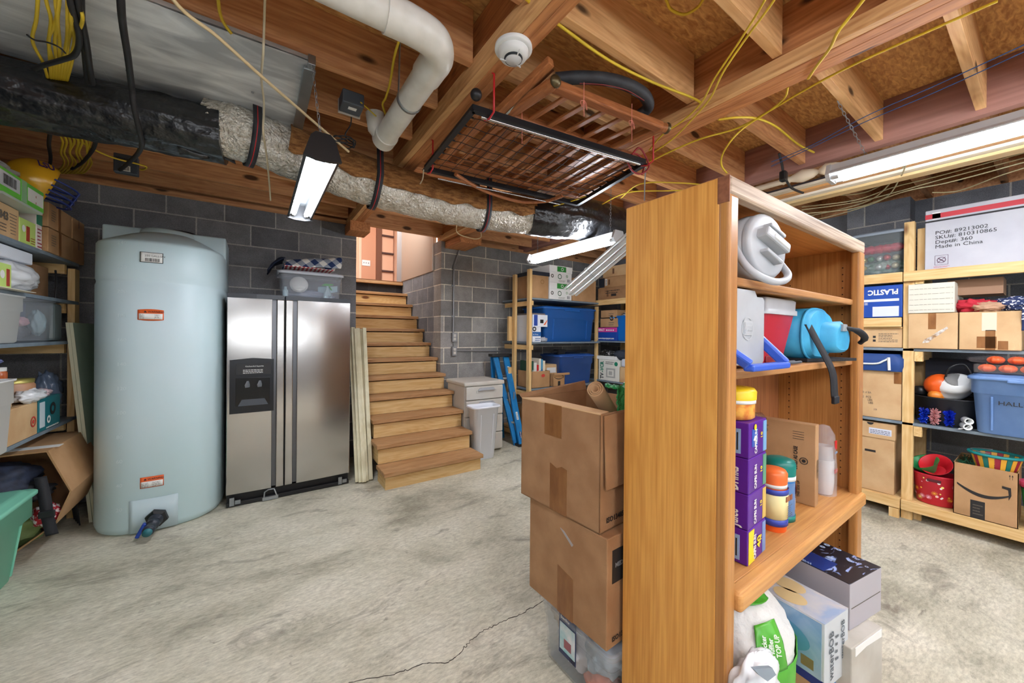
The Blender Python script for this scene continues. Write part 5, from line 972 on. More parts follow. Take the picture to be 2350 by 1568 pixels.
for z in (1.56, 1.283): G().box((BX0+.022, BY0+.045, z-.024), (BX1-.022, BY1-.014, z)).to('shelf', oakX, t, bev=.002); G().box((BX0+.022, BY0+.024, z-.026), (BX1-.022, BY0+.046, z)).to('shelf_lipping', wood('oak_lip', (186, 136, 84), (160, 108, 62), 'x', knots=False) if z > 1.5 else bpy.data.materials['oak_lip'], t, bev=.005)
SH = .665
G().box((BX0+.022, BY0+.02, SH-.03), (BX1-.022, BY1-.014, SH)).to('shelf', oakX, t, bev=.002); G().box((BX0+ft-.004, BY0-.018, SH-.058), (BX1-.01, BY0+.03, SH)).to('shelf_lipping', oakX, t, bev=.014, seg=4)
G().box((BX0+.022, BY0+.02, .05), (BX1-.022, BY1-.014, .075)).to('bottom_shelf', oakX, t); G().box((BX0+ft, BY0+.01, 0), (BX1-.07, BY0+.03, .06)).to('plinth', oakX, t)
g = G()
for x, s in ((BX0+.0205, 1), (BX1-.0205, -1)):
    for y in (BY0+.075, BY1-.06):
        z = .15
        while z < 1.75:
            if abs(z-SH) > .05: g.lathe([(.0032, 0), (.001, .0005)], (x, y, z), 8, d=(s, 0, 0))
            z += .032
g.to('shelf_pin_holes', M('hole_dark', (60, 34, 18), .9), t, kind='stuff')
# dado corner block visible at the front top corner
G().box((BX0-.0008, BY0+.002, BH-.075), (BX0+.003, BY0+.034, BH-.002)).to('end_grain_block', M('end_grain', (146, 92, 62), .6, rgb2=(120, 72, 46), ns=60), t)
# red lid on top of the bookcase
G().lathe([(.09, 0), (.10, .004), (.10, .03), (.085, .038), (.02, .045), (.001, .046)], (1.35, .76, BH), 28).to('round_red_dish', M('coral_red', (226, 76, 60), .4), label='coral red round lid lying on top of the bookcase', cat='dish')
# ---- top shelf: round jug lid with handle ----
jp = mt('cooler_grey', (184, 188, 192), .4, rgb2=(166, 170, 174), ns=5)
D = V3((-.12, -1, .05)).normalized(); c = V3((1.325, .53, 1.668)); upv = D.cross(V3((1, 0, 0))).normalized()
t = E('beverage_cooler', 'round pale grey insulated jug lying on its side on the top shelf, lid facing out', 'cooler', (1.30, .65, 1.56))
G().lathe([(.085, .26), (.10, .255), (.105, .06), (.108, .05), (.108, .02), (.103, .004), (.09, -.004), (.001, -.005)], c-D*.0, 40, d=-D).to('jug_body', jp, t)
o = G().lathe([(.104, 0), (.104, .012), (.098, .02), (.09, .022), (.001, .022)], c, 40, d=D).to('lid', jp, t); W[o.name] = W[t.name]
fx = V3((1, 0, 0)); fx = (fx-D*fx.dot(D)).normalized(); fu = D.cross(fx)*-1; fu = fu if fu.z > 0 else -fu
P = lambda a, b, h=0: c+fx*a+fu*b+D*h
G().bar(P(-.062, .035, .03), P(.06, -.012, .03), .03, .05, up=D).to('latch_bar', jp, o, bev=.006)
G().bar(P(-.03, .02, .045), P(.05, -.01, .045), .014, .028, up=D).to('latch_tab', whtP, o, bev=.004)
G().bar(P(-.025, .06, .026), P(.055, .03, .026), .012, .04, up=D).bar(P(-.05, -.02, .026), P(.03, -.055, .026), .012, .04, up=D).to('recess_step', jp, o, bev=.004)
G().tube([P(-.115, .0, -.02), P(-.118, -.06, .01), P(-.10, -.095, .03), P(-.04, -.118, .045), P(.03, -.112, .045), P(.085, -.085, .03), P(.10, -.04, -.0), P(.106, .0, -.02)], [.011]*8, 10, smooth=6).to('carry_handle', jp, t)
# ---- second shelf: cooler with blue handle, red cooler, blue bag ----
S2 = 1.284
t = E('lunch_cooler', 'grey and blue hard lunch cooler standing on end on the second shelf', 'cooler', (1.26, .66, S2))
G().loft([rr(1.135, .56, 1.365, .82, .03, S2+.012), rr(1.135, .56, 1.365, .82, .03, 1.525)]).to('cooler_base', M('cooler_blue', (50, 92, 200), .4), t)
g = G(); g.prism([(1.128, S2+.022), (1.138, S2+.014), (1.352, S2+.014), (1.362, S2+.022), (1.362, 1.50), (1.352, 1.510), (1.31, 1.510), (1.295, 1.528), (1.15, 1.528), (1.128, 1.516)], 'y', .535, .60); o = g.to('cooler_lid', jp, t, bev=.008, seg=3); W[o.name] = W[t.name]
fr = (V3((1.13, .535, S2)), V3((1, 0, 0)), V3((0, 0, 1)), 1, 1)
ring_print(o, 'round_emblem', M('emboss', (186, 190, 192), .5), fr, .115, .125, .036, .033, frac=False) if False else ring_print(o, 'round_emblem', M('emboss', (186, 190, 192), .5), fr, .115, .125, .036, .033)
pl(o, 'emblem_plate', M('emboss', (0, 0, 0)), fr, .09, .105, .14, .148, frac=False, t=.003); pl(o, 'emblem_face', jp, fr, .094, .109, .136, .144, frac=False, t=.004); txt(o, 'Coleman', .011, fr, .097, .116, M('emboss', (0, 0, 0)), frac=False, off=.0048); pl(o, 'emblem_bar', M('emboss', (0, 0, 0)), fr, .097, .132, .133, .136, frac=False, t=.0045)
g = G(); g.bar((1.115, .53, 1.345), (1.135, .48, S2+.02), .022, .03, up=(0, 1, 0)).bar((1.13, .482, S2+.012), (1.385, .482, S2+.012), .03, .02).bar((1.38, .48, S2+.015), (1.372, .56, 1.385), .02, .03, up=(0, 1, 0)); g.to('swing_handle', M('cooler_blue', (1, 1, 1)), t, bev=.006)
t = E('red_cooler', 'small red cooler with a grey lid between the grey cooler and the blue bag', 'cooler', (1.6, .68, S2))
G().loft([rr(1.50, .60, 1.70, .80, .02, S2+.002), rr(1.47, .575, 1.745, .825, .025, S2+.185)]).to('cooler_body', mt('cooler_red', (178, 30, 48), .3), t)
G().loft([rr(1.463, .567, 1.752, .832, .02, S2+.182), rr(1.463, .567, 1.752, .832, .02, S2+.20), rr(1.468, .572, 1.747, .827, .02, S2+.202), rr(1.466, .57, 1.748, .83, .02, S2+.236), rr(1.475, .578, 1.74, .82, .02, S2+.242)]).to('cooler_lid', jp, t)
G().box((1.53, .592, S2+.004), (1.67, .60, S2+.03)).to('foot_recess', M('deep_red', (130, 20, 32), .4), t, bev=.004)
cb = mt('sky_blue_fabric', (66, 172, 214), .6, rgb2=(48, 150, 196), ns=10, bump=.2)
t = E('cooler_bag', 'sky blue soft cooler bag with black straps at the right of the second shelf', 'bag', (2.0, .66, S2))
g = G(); n = 28
def br(y, k): 
    cx, cz = 1.93+.28*(.60-y), S2+.112; return [V3((cx+.165*k*math.copysign(abs(math.cos(2*PI*i/n))**.75, math.cos(2*PI*i/n)), y, cz+.108*k*math.copysign(abs(math.sin(2*PI*i/n))**.8, math.sin(2*PI*i/n)))) for i in range(n)]
g.loft([br(.81, .8), br(.80, 1), br(.60, 1.0), br(.565, .97), br(.55, .86)]); g.jit(.006, 12); g.to('bag_body', cb, t)
G().tube([p+V3((0, -.004, 0)) for p in br(.57, .985)], .005, 8, closed=True).to('piping', cb, t)
g = G(); g.loft([br(.545, .62), br(.50, .60), br(.49, .5)]); g.jit(.006, 20); g.v = [v+V3((.07, .012, -.012)) for v in g.v]; g.to('front_pocket', cb, t)
G().tube([V3((2.04, .50, S2+.14)), V3((2.09, .47, S2+.128)), V3((2.15, .46, S2+.10)), V3((2.17, .48, S2+.075))], [.009, .013, .013, .009], 12, smooth=4).to('grip_handle', M('black_fabric', (1, 1, 1)), t)
G().box((2.0, .492, S2+.125), (2.05, .512, S2+.155)).to('strap_end', M('silver_tape', (150, 158, 162), .4), t, bev=.003)
pts = crv([V3((1.81, .555, S2+.15)), V3((1.83, .53, S2+.08)), V3((1.85, .50, S2+.0)), V3((1.86, .488, S2-.05)), V3((1.865, .485, S2-.12)), V3((1.87, .483, S2-.145))], 6)
G().grid(lambda u, v: pts[int(round(u*(len(pts)-1)))]+V3((.04*(v-.5), -.01*(v-.5), .0)), len(pts), 2).to('hanging_strap', M('black_fabric', (1, 1, 1)), t, solid=.003); G().box((1.845, .476, S2-.16), (1.895, .49, S2-.13)).to('strap_buckle', blk, t, bev=.004)
G().bar((1.80, .60, S2+.008), (2.18, .54, S2+.004), .10, .012).to('bag_base', M('black_fabric', (1, 1, 1)), t)
t = E('pliers', 'small grey-handled pliers lying at the front of the second shelf', 'pliers', (1.6, .54, S2))
G().tube([(1.44, .535, S2+.008), (1.52, .54, S2+.008)], [.003, .007], 8).to('jaws', chrome, t)
for s_ in (-1, 1): G().tube([(1.52, .54, S2+.008), (1.58, .54+.012*s_, S2+.008), (1.66, .54+.010*s_, S2+.008)], .005, 8, smooth=3).to('grip', M('grip_grey', (70, 74, 80), .6), t)
# ---- third shelf ----
Z3 = SH+.0005
def OB(p0, p1): 
    "frame with origin p0, x axis toward p1 (front face), y axis into the box"
    p0 = V3(p0); p1 = V3(p1); d = (p1-p0); d.z = 0; w_ = d.length; a = math.atan2(d.y, d.x); return Matrix.Translation((p0.x, p0.y, 0)) @ Matrix.Rotation(a, 4, 'Z'), w_
pur = mt('purple_carton', (92, 30, 150), .35, rgb2=(80, 24, 134), ns=4); csy = M('juice_yellow', (240, 214, 40), .4)
m4, w_ = OB((1.265, .535, 0), (1.41, .545, 0)); hh = .112
for i in range(4):
    z0 = Z3+.001+i*hh; w2, d2 = .15, .115
    t = E('juice_carton', ('bottom', 'second from bottom', 'third from bottom', 'top')[i]+' purple juice carton of the four stacked on the third shelf', 'carton', M4=m4 @ Matrix.Translation((w2/2, d2/2, z0)), group='juice cartons stacked on the third shelf')
    a, b = (0, 0, z0), (w2, d2, z0+hh-.002); G(m4).box(a, b).to('carton_body', pur, t, bev=.003)
    fr = mf(face(a, b, '-y'), m4); txt(t, 'CAPRI SUN', .026, fr, .40, .08, white, rot=PI/2, bold=.0006, sx=.6); txt(t, '10', .022, fr, .72, .45, csy, rot=PI/2, bold=.0005)
    pl(t, 'picture_panel', M(('pic_blue', 'pic_green', 'pic_gold', 'pic_sky')[3-i], ((120, 170, 210), (90, 150, 120), (214, 180, 90), (110, 140, 190))[3-i], .4), fr, .80, .04, .985, .94)
    O, U, Vv, ww, h_ = mf((V3((0, d2, z0)), V3((0, -1, 0)), V3((0, 0, 1)), d2, hh), m4)
    fl = (O, U, Vv, ww, h_)
    if i in (0, 3): pl(t, 'barcode_panel', M('pale_blue', (150, 180, 220), .5), fl, .1, .1, .8, .8); bars(t, ink, fl, .15, .2, .75, .7, 12)
    else: txt(t, ('Juice', 'Drinks')[i-1], .05, fl, .75, .05, white, rot=PI/2, sx=.55, bold=.001)
    if i == 0: pl(t, 'yellow_panel', csy, fr, .03, .03, .36, .95, poly=[(0, 0), (1, 0), (.7, .5), (.9, 1), (0, 1)]); txt(t, '40', .04, fr, .66, .30, csy, rot=PI/2, bold=.001)
    if i == 3: pl(t, 'badge', M('badge_blue', (50, 90, 180), .4), fr, .16, .3, .46, .8); txt(t, '40', .03, fr, .21, .42, white, bold=.0006); ring_print(t, 'badge_top', csy, fr, .31, .85, .01, 0)
t = E('snack_jar', 'clear jar of orange snacks with a yellow lid on top of the juice cartons', 'jar', (1.31, .60, Z3+.45)); c = (1.325, .61, Z3+4*hh+.001)
G().lathe([(.055, 0), (.062, .006), (.062, .03), (.062, .058)], c, 28).to('jar_glass', M('orange_fill', (206, 110, 40), .3, rgb2=(238, 180, 80), ns=45), t); G().lathe([(.0635, .052), (.0635, .066)], c, 28, cap=(0, 0)).to('white_band', white, t, solid=.002); G().lathe([(.066, .064), (.067, .09), (.06, .1), (.001, .101)], c, 28).to('yellow_lid', M('lid_yellow', (244, 206, 30), .35), t)
t = E('wipes_canister', 'blue wipes canister with a teal lid standing behind the orange one on the third shelf', 'canister', (1.75, .60, Z3)); c = (1.73, .62, Z3)
G().lathe([(.05, 0), (.052, .006), (.052, .165)], c, 32).to('canister_body', mt('canister_blue', (26, 110, 180), .35), t); G().lathe([(.0525, .02), (.0525, .15)], c, 32, cap=(0, 0)).to('body_film', M('clearfilm', (220, 230, 236), .1, alpha=.15), t)
G().lathe([(.0535, .0), (.0535, .022)], c, 32, cap=(0, 0)).to('base_band', M('teal', (10, 120, 110), .35), t, solid=.002); G().lathe([(.0535, .158), (.0535, .175)], c, 32, cap=(0, 0)).to('white_band', white, t, solid=.002)
G().lathe([(.054, .172), (.055, .215), (.05, .23), (.03, .237), (.001, .238)], c, 32).to('lid', M('teal', (1, 1, 1)), t); 
fr = (V3((c[0]+.01, c[1]-.0535, Z3)), V3((.85, .5, 0)).normalized(), V3((0, 0, 1)), 1, 1); ring_print(t, 'round_logo', redP, fr, .02, .12, .018, 0, sy=1.2); txt(t, 'WIPES', .016, fr, .026, .04, white, rot=PI/2, frac=False)
t = E('spice_canister', 'orange-lidded canister in a tilted clear bag with a cream label on the third shelf', 'canister', (1.6, .60, Z3)); c = V3((1.61, .595, Z3+.001)); dd = V3((-.06, -.02, 1)).normalized()
G().lathe([(.040, 0), (.042, .004), (.042, .17)], c, 28, d=dd).to('canister_body', M('vivid_orange', (236, 96, 30), .35), t); G().lathe([(.042, .165), (.042, .18)], c, 28, d=dd, cap=(0, 0)).to('white_band', white, t, solid=.002); G().lathe([(.043, .178), (.044, .215), (.038, .225), (.001, .226)], c, 28, d=dd).to('lid', M('lid_orange', (238, 112, 50), .35), t)
G().lathe([(.0445, .04), (.046, .155)], c, 28, d=dd, cap=(0, 0)).to('cream_label', M('label_cream', (236, 222, 160), .5), t, solid=.001); G().lathe([(.0455, .025), (.0455, .05)], c, 28, d=dd, cap=(0, 0)).to('blue_band', M('band_blue', (50, 70, 170), .4), t, solid=.001); G().lathe([(.0465, .142), (.0465, .162)], c, 28, d=dd, cap=(0, 0)).to('blue_band', M('band_blue', (1, 1, 1)), t, solid=.001)
G().prism([(1.615, Z3+.002), (1.66, Z3+.002), (1.665, Z3+.05), (1.61, Z3+.05)], 'y', .57, .60).to('green_corner', M('pack_green', (20, 140, 100), .4), t)
fr = (c+V3((-.0, -.048, .05)), V3((1, 0, 0)), V3((0, 0, 1)), 1, 1); lines(t, inkG, fr, -.015, .01, .03, .055, 6); [pl(t, 'picture', M('pic_brown', (150, 90, 60), .5), fr, -.02+.02*k, .066, -.006+.02*k, .085, frac=False) for k in range(3)]
m4, _ = OB((1.945, .565, 0), (2.0, .57, 0)); a, b = (0, 0, Z3), (.052, .25, Z3+.345)
t = E('case_carton', 'tall narrow brown case carton printed SOLD AS CASE on the third shelf', 'box', M4=m4 @ Matrix.Translation((.026, .125, Z3))); G(m4).box(a, b).to('box_body', card, t, bev=.003)
fl = mf((V3((0, .25, Z3)), V3((0, -1, 0)), V3((0, 0, 1)), .25, .345), m4)
txt(t, 'SOLD AS CASE', .019, fl, .75, .42, ink, rot=PI/2, bold=.0006, sx=.8); ring_print(t, 'round_seal', ink, fl, .84, .54, .015, .012); ring_print(t, 'seal_core', ink, fl, .84, .54, .007, 0); lines(t, inkG, fl, .6, .07, .66, .2, 6); txt(t, 'TEAR\nTHIS SIDE UP', .012, fl, .74, .08, ink, rot=PI/2, bold=.0003)
for k in range(4): pl(t, 'table_print', ink, fl, .68+.0*k, .80+.03*k, .84, .802+.03*k+.002)
bars(t, ink, mf(face(a, b, '-y'), m4), .2, .35, .75, .58, 16, vert=True)
bag = mt('cup_film', (226, 222, 226), .15, alpha=.2)
t = E('plastic_cup_stack', 'bagged stack of clear plastic cups leaning behind the brown case carton', 'cups', (2.12, .68, Z3))
for k in range(9): G().lathe([(.033, 0), (.035, .004), (.040, .06)], (2.165, .60, Z3+.002+.012*k), 20, cap=(1, 0)).to('cup', M('cup_clear', (232, 232, 234), .2, alpha=.75), t)
G().lathe([(.048, 0), (.048, .12), (.046, .2), (.040, .27), (.02, .31), (.004, .315)], (2.165, .60, Z3+.001), 20).jit(.004, 30).to('bag_film', bag, t)
fr = (V3((2.15, .557, Z3+.08)), V3((1, 0, 0)), V3((0, 0, 1)), 1, 1); pl(t, 'red_print', redP, fr, .005, .13, .03, .17, frac=False); txt(t, 'CUPS', .014, fr, .0, .112, M('pic_blue', (1, 1, 1)), frac=False); txt(t, 'PREMIUM\nQUALITY', .010, fr, -.004, .035, redP, frac=False, bold=.0003); G().lathe([(.036, .03), (.034, .2)], (2.165, .60, Z3+.02), 18, cap=(0, 0)).to('white_sleeve', M('sleeve_pale', (228, 230, 232), .4, alpha=.5), t)
blob((1.78, .76, Z3+.33), .07, .5, 3, 41, sq=(1.8, .8, .7)).to('plastic_bag', M('smoke_bag', (150, 120, 110), .1, alpha=.4), label='crumpled clear plastic bag behind the brown case carton on the third shelf', cat='bag')
# ---- floor level under the bookcase ----
p0, p1 = q(1951, 1343, z=.50), q(2023, 1303, z=.50); m4, w_ = OB(p0, p1)
t = E('silver_box', 'box with silver end and black water-splash top in the lowest bay of the bookcase', 'box', M4=m4 @ Matrix.Translation((w_/2, .15, .355)))
a, b = (0, 0, .335), (w_, .40, .50); G(m4).box(a, b).to('box_body', M('silver_card', (172, 168, 174), .45), t, bev=.002)
sp = mt('splash_print', (22, 22, 34), .35, rgb2=(150, 170, 220), ns=9, st=(1, 2, 1), det=7, dist=2.5, lo=.56, hi=.62)
G(m4).box((.001, .001, .499), (w_-.001, .399, .502)).to('splash_top', sp, t); ft_ = mf(face((0, 0, .335), (w_, .40, .503), '+z'), m4)
pl(t, 'blue_panel', M('panel_blue', (24, 50, 120), .35), ft_, .0, .2, .42, 1.0); txt(t, 'water', .03, ft_, .05, .3, M('print_pale', (170, 190, 220), .5), rot=PI/2)
rnd = random.Random(5)
for k in range(12): ring_print(t, 'bubble_print', M('print_pale', (1, 1, 1)), ft_, .5+.45*rnd.random(), .05+.5*rnd.random(), .004+.007*rnd.random(), .003)
G(m4).box((.01, -.0012, .41), (w_-.01, 0.0, .412)).to('flap_seam', inkG, t)
p0, p1 = q(1893, 1435, z=.44), q(1947, 1397, z=.44); m4, w_ = OB(p0, p1)
t = E('waterbob_box', 'pale blue and white illustrated bath water bag box beside the silver-ended box', 'box', M4=m4 @ Matrix.Translation((w_/2, .15, .24))); a, b = (0, 0, .22), (w_, .42, .44)
G(m4).box(a, b).to('box_body', M('box_pale', (196, 202, 206), .35), t, bev=.002); f1 = mf(face(a, b, '-y'), m4)
txt(t, 'waterBOB', .042, f1, .34, .1, M('slate_ink', (84, 92, 100), .6), rot=PI/2, sx=.9); txt(t, 'waterBOB', .034, f1, .80, .3, M('slate_ink', (1, 1, 1)), rot=PI/2, sx=.9); lines(t, M('slate_ink', (1, 1, 1)), f1, .42, .35, .55, .8, 4)
f2 = mf((V3((0, .42, .22)), V3((0, -1, 0)), V3((0, 0, 1)), .42, .22), m4)
pl(t, 'bath_photo', mt('bath_photo_m', (120, 156, 190), .3, rgb2=(176, 196, 212), ns=7, dist=1), f2, .02, .12, .98, .98); pl(t, 'blue_base', M('panel_blue', (1, 1, 1)), f2, 0, 0, 1, .13); ring_print(t, 'bag_picture', M('bag_sky', (90, 150, 180), .3), f2, .62, .55, .12, .0, sy=.45); pl(t, 'photo_inset', M('gold_sq', (176, 150, 80), .5), f2, .84, .2, .93, .36)
f3 = mf(face(a, b, '+z'), m4); pl(t, 'blue_panel', M('panel_blue', (1, 1, 1)), f3, 0, .62, 1, 1); pl(t, 'photo_panel', mt('tub_photo', (206, 198, 190), .35, rgb2=(150, 170, 200), ns=8, dist=1.5), f3, 0, 0, 1, .62)
for u, v in ((.3, .3), (.7, .38)): ring_print(t, 'hand_picture', M('hand_tan', (206, 180, 130), .6), f3, u, v, .04, 0, sy=1.3)
G(m4).box((.02, .02, .075), (w_+.02, .40, .218)).to('low_carton', cardL, label='brown carton with blue tape under the illustrated box at floor level', cat='box')
o = bpy.data.objects['low_carton']; p = m4 @ V3((w_-.02, .016, .15)); G(m4).box((w_-.05, .0175, .16), (w_+.021, .03, .219)).to('blue_tape', M('painters_blue', (50, 130, 200), .5), o)
W[o.name] = Matrix.Translation(o.location)
p0, p1 = q(1955, 1500, z=.32), q(2020, 1452, z=.32); m4, w_ = OB(p0, p1)
t, fr = carton('carton', 'scuffed greyish white carton under the silver-ended box at the right', (0, 0, 0), (w_+.02, .38, .333), M('scuffed_white', (196, 192, 182), .8, rgb2=(176, 170, 158), ns=6), '-y', None, M4=m4); lines(t, inkG, fr, .2, .1, .4, .35, 3); pl(t, 'torn_edge', white, fr, .1, .9, .95, .99, poly=[(0, 0), (.4, .3), (1, .1), (1, 1), (0, 1)])
t = E('paper_roll_pack', 'clear plastic pack of white paper rolls with green leaf print', 'paper pack', (1.33, .6, .08))
gw = bpy.data.materials.new('tissue_wrap'); gw.use_nodes = True
g = blob((1.38, .585, .33), .17, .14, 2.5, 51, n=64, sq=(1.12, .72, 1.14), flat=.078); g.jit(.003, 14); g.to('white_rolls', mt('tissue_white', (222, 222, 218), .45, bump=.5, bs=60), t)
gg = mt('leaf_print', (86, 176, 50), .35, rgb2=(52, 140, 34), ns=7)
def patch(name, mat, c0, r, sq, a0, a1, b0, b1, k=1.05, seed=51):
    def f(u, v):
        ph = a0+(a1-a0)*u; th = b0+(b1-b0)*v; d = V3((math.sin(th)*math.cos(ph), math.sin(th)*math.sin(ph), math.cos(th)))
        kk = r*(1+.14*.7*noise.noise(d*2.5+V3((seed, 0, 0)))+.14*.22*abs(noise.noise(d*6.75+V3((0, seed, 0)))))*k; return V3(c0)+V3((d.x*kk*sq[0], d.y*kk*sq[1], d.z*kk*sq[2]))
    return G().grid(f, 16, 16).to(name, mat, t, solid=.002)
C0 = (1.38, .585, .33); SQ = (1.12, .72, 1.14)
patch('green_band', gg, C0, .17, SQ, -3.1, .3, 1.40, 2.0); patch('green_panel', gg, C0, .17, SQ, -2.35, -1.7, .72, 1.41); patch('green_top', gg, C0, .17, SQ, -2.9, -1.2, .12, .45)
fr = (V3((1.325, .462, .335)), V3((.93, .36, .05)).normalized(), V3((0, -.25, .97)).normalized(), 1, 1)
fr = (V3((1.31, .465, .345)), V3((1, .12, 0)).normalized(), V3((0, .18, 1)).normalized(), 1, 1); U = fr[1]; Vv = U.cross((U.cross(fr[2]))).normalized()*-1; dn = V3((-.62, -.72, .32)).normalized(); ux = V3((0, 0, 1)).cross(dn).normalized(); uv = dn.cross(ux); ph_, th_ = -2.06, .98; d_ = V3((math.sin(th_)*math.cos(ph_), math.sin(th_)*math.sin(ph_), math.cos(th_))); pc_ = V3(C0)+V3((d_.x*.17*SQ[0], d_.y*.17*SQ[1], d_.z*.17*SQ[2]))*1.05; txt(t, 'Thicker\nFluffier\nTOP UP', .02, (pc_+ux*-.012-uv*.03, ux, uv, 1, 1), .0, .0, white, rot=PI/2, sx=.85, bold=.0004, off=.016)
t = E('bread_bag', 'white plastic bag with a grey feather print in front of the paper roll pack', 'bag', (1.25, .5, .08)); blob(q(1730, 1585, y=.47), .10, .3, 3, 61, n=56, sq=(1.2, .45, .95), flat=.078).to('bag_body', M('bag_pale', (224, 228, 232), .25, spec=.8), t)
fr = (q(1735, 1545, y=.418), V3((1, 0, 0)), V3((0, 0, 1)), 1, 1); pl(t, 'feather_print', M('feather_grey', (130, 144, 156), .5), fr, -.03, -.05, .10, .03, frac=False, poly=[(0, 1), (.35, .75), (.8, .4), (1, 0), (.6, .12), (.25, .6)], t=.008)
# white panel leaning behind the right side of the bookcase
G().box((2.42, .56, 0), (2.45, .60, .50)).to('white_board', M('scuffed_white', (1, 1, 1)), label='narrow white board edge standing right of the bookcase', cat='board')
# ---------------- stacked cartons and tote left of the bookcase ----------------
m4, w_ = OB((1.0, .90, 0), (1.42, .93, 0)); 
t, fr = carton('moving_carton', 'open brown carton at the top of the stack left of the bookcase', (0, 0, .683), (.43, .43, 1.105), cardD, '-y', None, M4=m4, open_=True)
fl = mf((V3((0, .43, .683)), V3((0, -1, 0)), V3((0, 0, 1)), .43, .422), m4); pl(t, 'tape', tape, fl, .34, .70, .56, 1.0); pl(t, 'tape', tape, fl, .42, .0, .63, .44, poly=[(0, 0), (1, 0), (1, .97), (.7, 1), (.4, .93), (0, 1)])
txt(t, 'ISO13485', .026, fr, .08, .07, ink, bold=.0006)
g = G(m4); g.add([(.012, -.005, 1.10), (.43, -.008, 1.105), (.43, -.02, .845), (.012, -.016, .84)], [(0, 1, 2, 3)]); g.to('front_flap', cardD, t, solid=.004)
g = G(m4); g.add([(0, .43, 1.105), (.0, .0, 1.105), (.10, .04, 1.095), (.10, .40, 1.10)], [(0, 1, 2, 3)]); g.to('side_flap', cardIn, t, solid=.004)
g = G(m4); g.add([(.0, .43, 1.105), (.43, .43, 1.105), (.43, .44, 1.15), (.0, .45, 1.12)], [(0, 1, 2, 3)]); g.to('rear_flap', cardD, t, solid=.004)
m4b, w_ = OB((1.0, .865, 0), (1.42, .88, 0)); t, fr = carton('moving_carton', 'brown carton with a black logo panel, middle of the stack beside the bookcase', (0, 0, .292), (.45, .42, .68), cardD, '-y', None, M4=m4b)
fl = mf((V3((0, .42, .292)), V3((0, -1, 0)), V3((0, 0, 1)), .42, .388), m4b); pl(t, 'tape', tape, fl, .42, .0, .62, .47, poly=[(0, 0), (1, 0), (1, .9), (0, 1)]); pl(t, 'torn_tape', M('clear_bag', (1, 1, 1)), fl, .45, .74, .62, .86, poly=[(0, 1), (.3, .9), (1, .2), (.9, 0)])
pl(t, 'logo_panel', ink, fr, .06, .58, .6, .88); txt(t, 'MEDLINE', .022, fr, .09, .72, M('logo_grey', (130, 132, 134), .5), bold=.0005); txt(t, 'ISO13485', .024, fr, .06, .06, ink, bold=.0006)
t, fr = tote('clear_tote', 'clear plastic tote of papers on the floor under the two brown cartons', (1.02, .86, 0), (1.48, 1.26, .285), clr, clr, taper=.02, side='-x', ribs=False, handle=False)
for k, (x, y, z, r_, c_, lab) in enumerate([(1.12, 1.10, .12, .09, (226, 226, 228), 'crumpled white cloths'), (1.12, 1.18, .20, .07, (206, 190, 170), 'beige cloth bundle'), (1.12, .96, .17, .08, (176, 190, 200), 'pale blue folded papers'), (1.10, .97, .06, .06, (214, 124, 90), 'orange packet')]):
    blob((x, y, z), r_, .5, 3, 70+k, sq=(1, 1, .9), flat=.008).to('tote_contents', M('tc%d' % k, c_, .6), label=lab+' inside the clear tote under the brown cartons', cat='contents')
G().bar((1.10, .92, .20), (1.30, 1.12, .18), .14, .003, up=(1, -1, .6)).to('document', white, label='white sheet of paper inside the clear tote under the brown cartons', cat='paper')
fr = face((1.024, .86, 0), (1.48, 1.26, .285), '-x'); o = pl(t, 'product_label', M('label_navy', (34, 50, 90), .4), fr, .32, .35, .56, .98); pl(o, 'label_photo', mt('label_photo_m', (130, 190, 196), .4, rgb2=(226, 226, 226), ns=14), fr, .335, .42, .55, .80, t=.003); pl(o, 'label_shape', M('plum', (150, 90, 96), .5), fr, .40, .48, .50, .60, t=.004); txt(o, 'Sterilite', .016, fr, .35, .86, white, off=.004); bars(o, ink, fr, .48, .36, .55, .42, 9)
# paper roll and bubble wrap in the open carton
d = (q(1365, 885, z=1.17)-q(1425, 985, z=.98)).normalized(); c = q(1366, 893, y=1.05); ax = (c-q(1425, 985, y=1.22)).normalized()
t = E('paper_roll', 'roll of brown kraft paper sticking out of the open carton', 'paper roll', c); kp = mt('kraft_paper', (196, 158, 116), .8)
for ro, ri, nm in ((.034, .029, 'outer_roll'), (.026, .021, 'inner_roll'), (.018, .013, 'core_tube')): G().lathe([(ri, -.40), (ro, -.40), (ro, 0), (ri, 0), (ri, -.40)], c, 28, d=ax, cap=(0, 0)).to(nm, kp, t)
bw = mt('green_bubble', (40, 170, 90), .15, alpha=.8, bump=1, bs=120, spec=.9)
g = G(); g.grid(lambda u, v: V3((1.165+.25*u, .955+.05*v*(1-v)*4*.2+.25*max(0, v-.7)+.012*math.sin(13*u), 1.04+.135*min(1, v*1.4)+.008*math.sin(17*u))), 60, 40); g.jit(.006, 70)
g.to('bubble_wrap', bw, solid=.006, label='green bubble wrap bulging out of the open carton beside the paper roll', cat='bubble wrap')
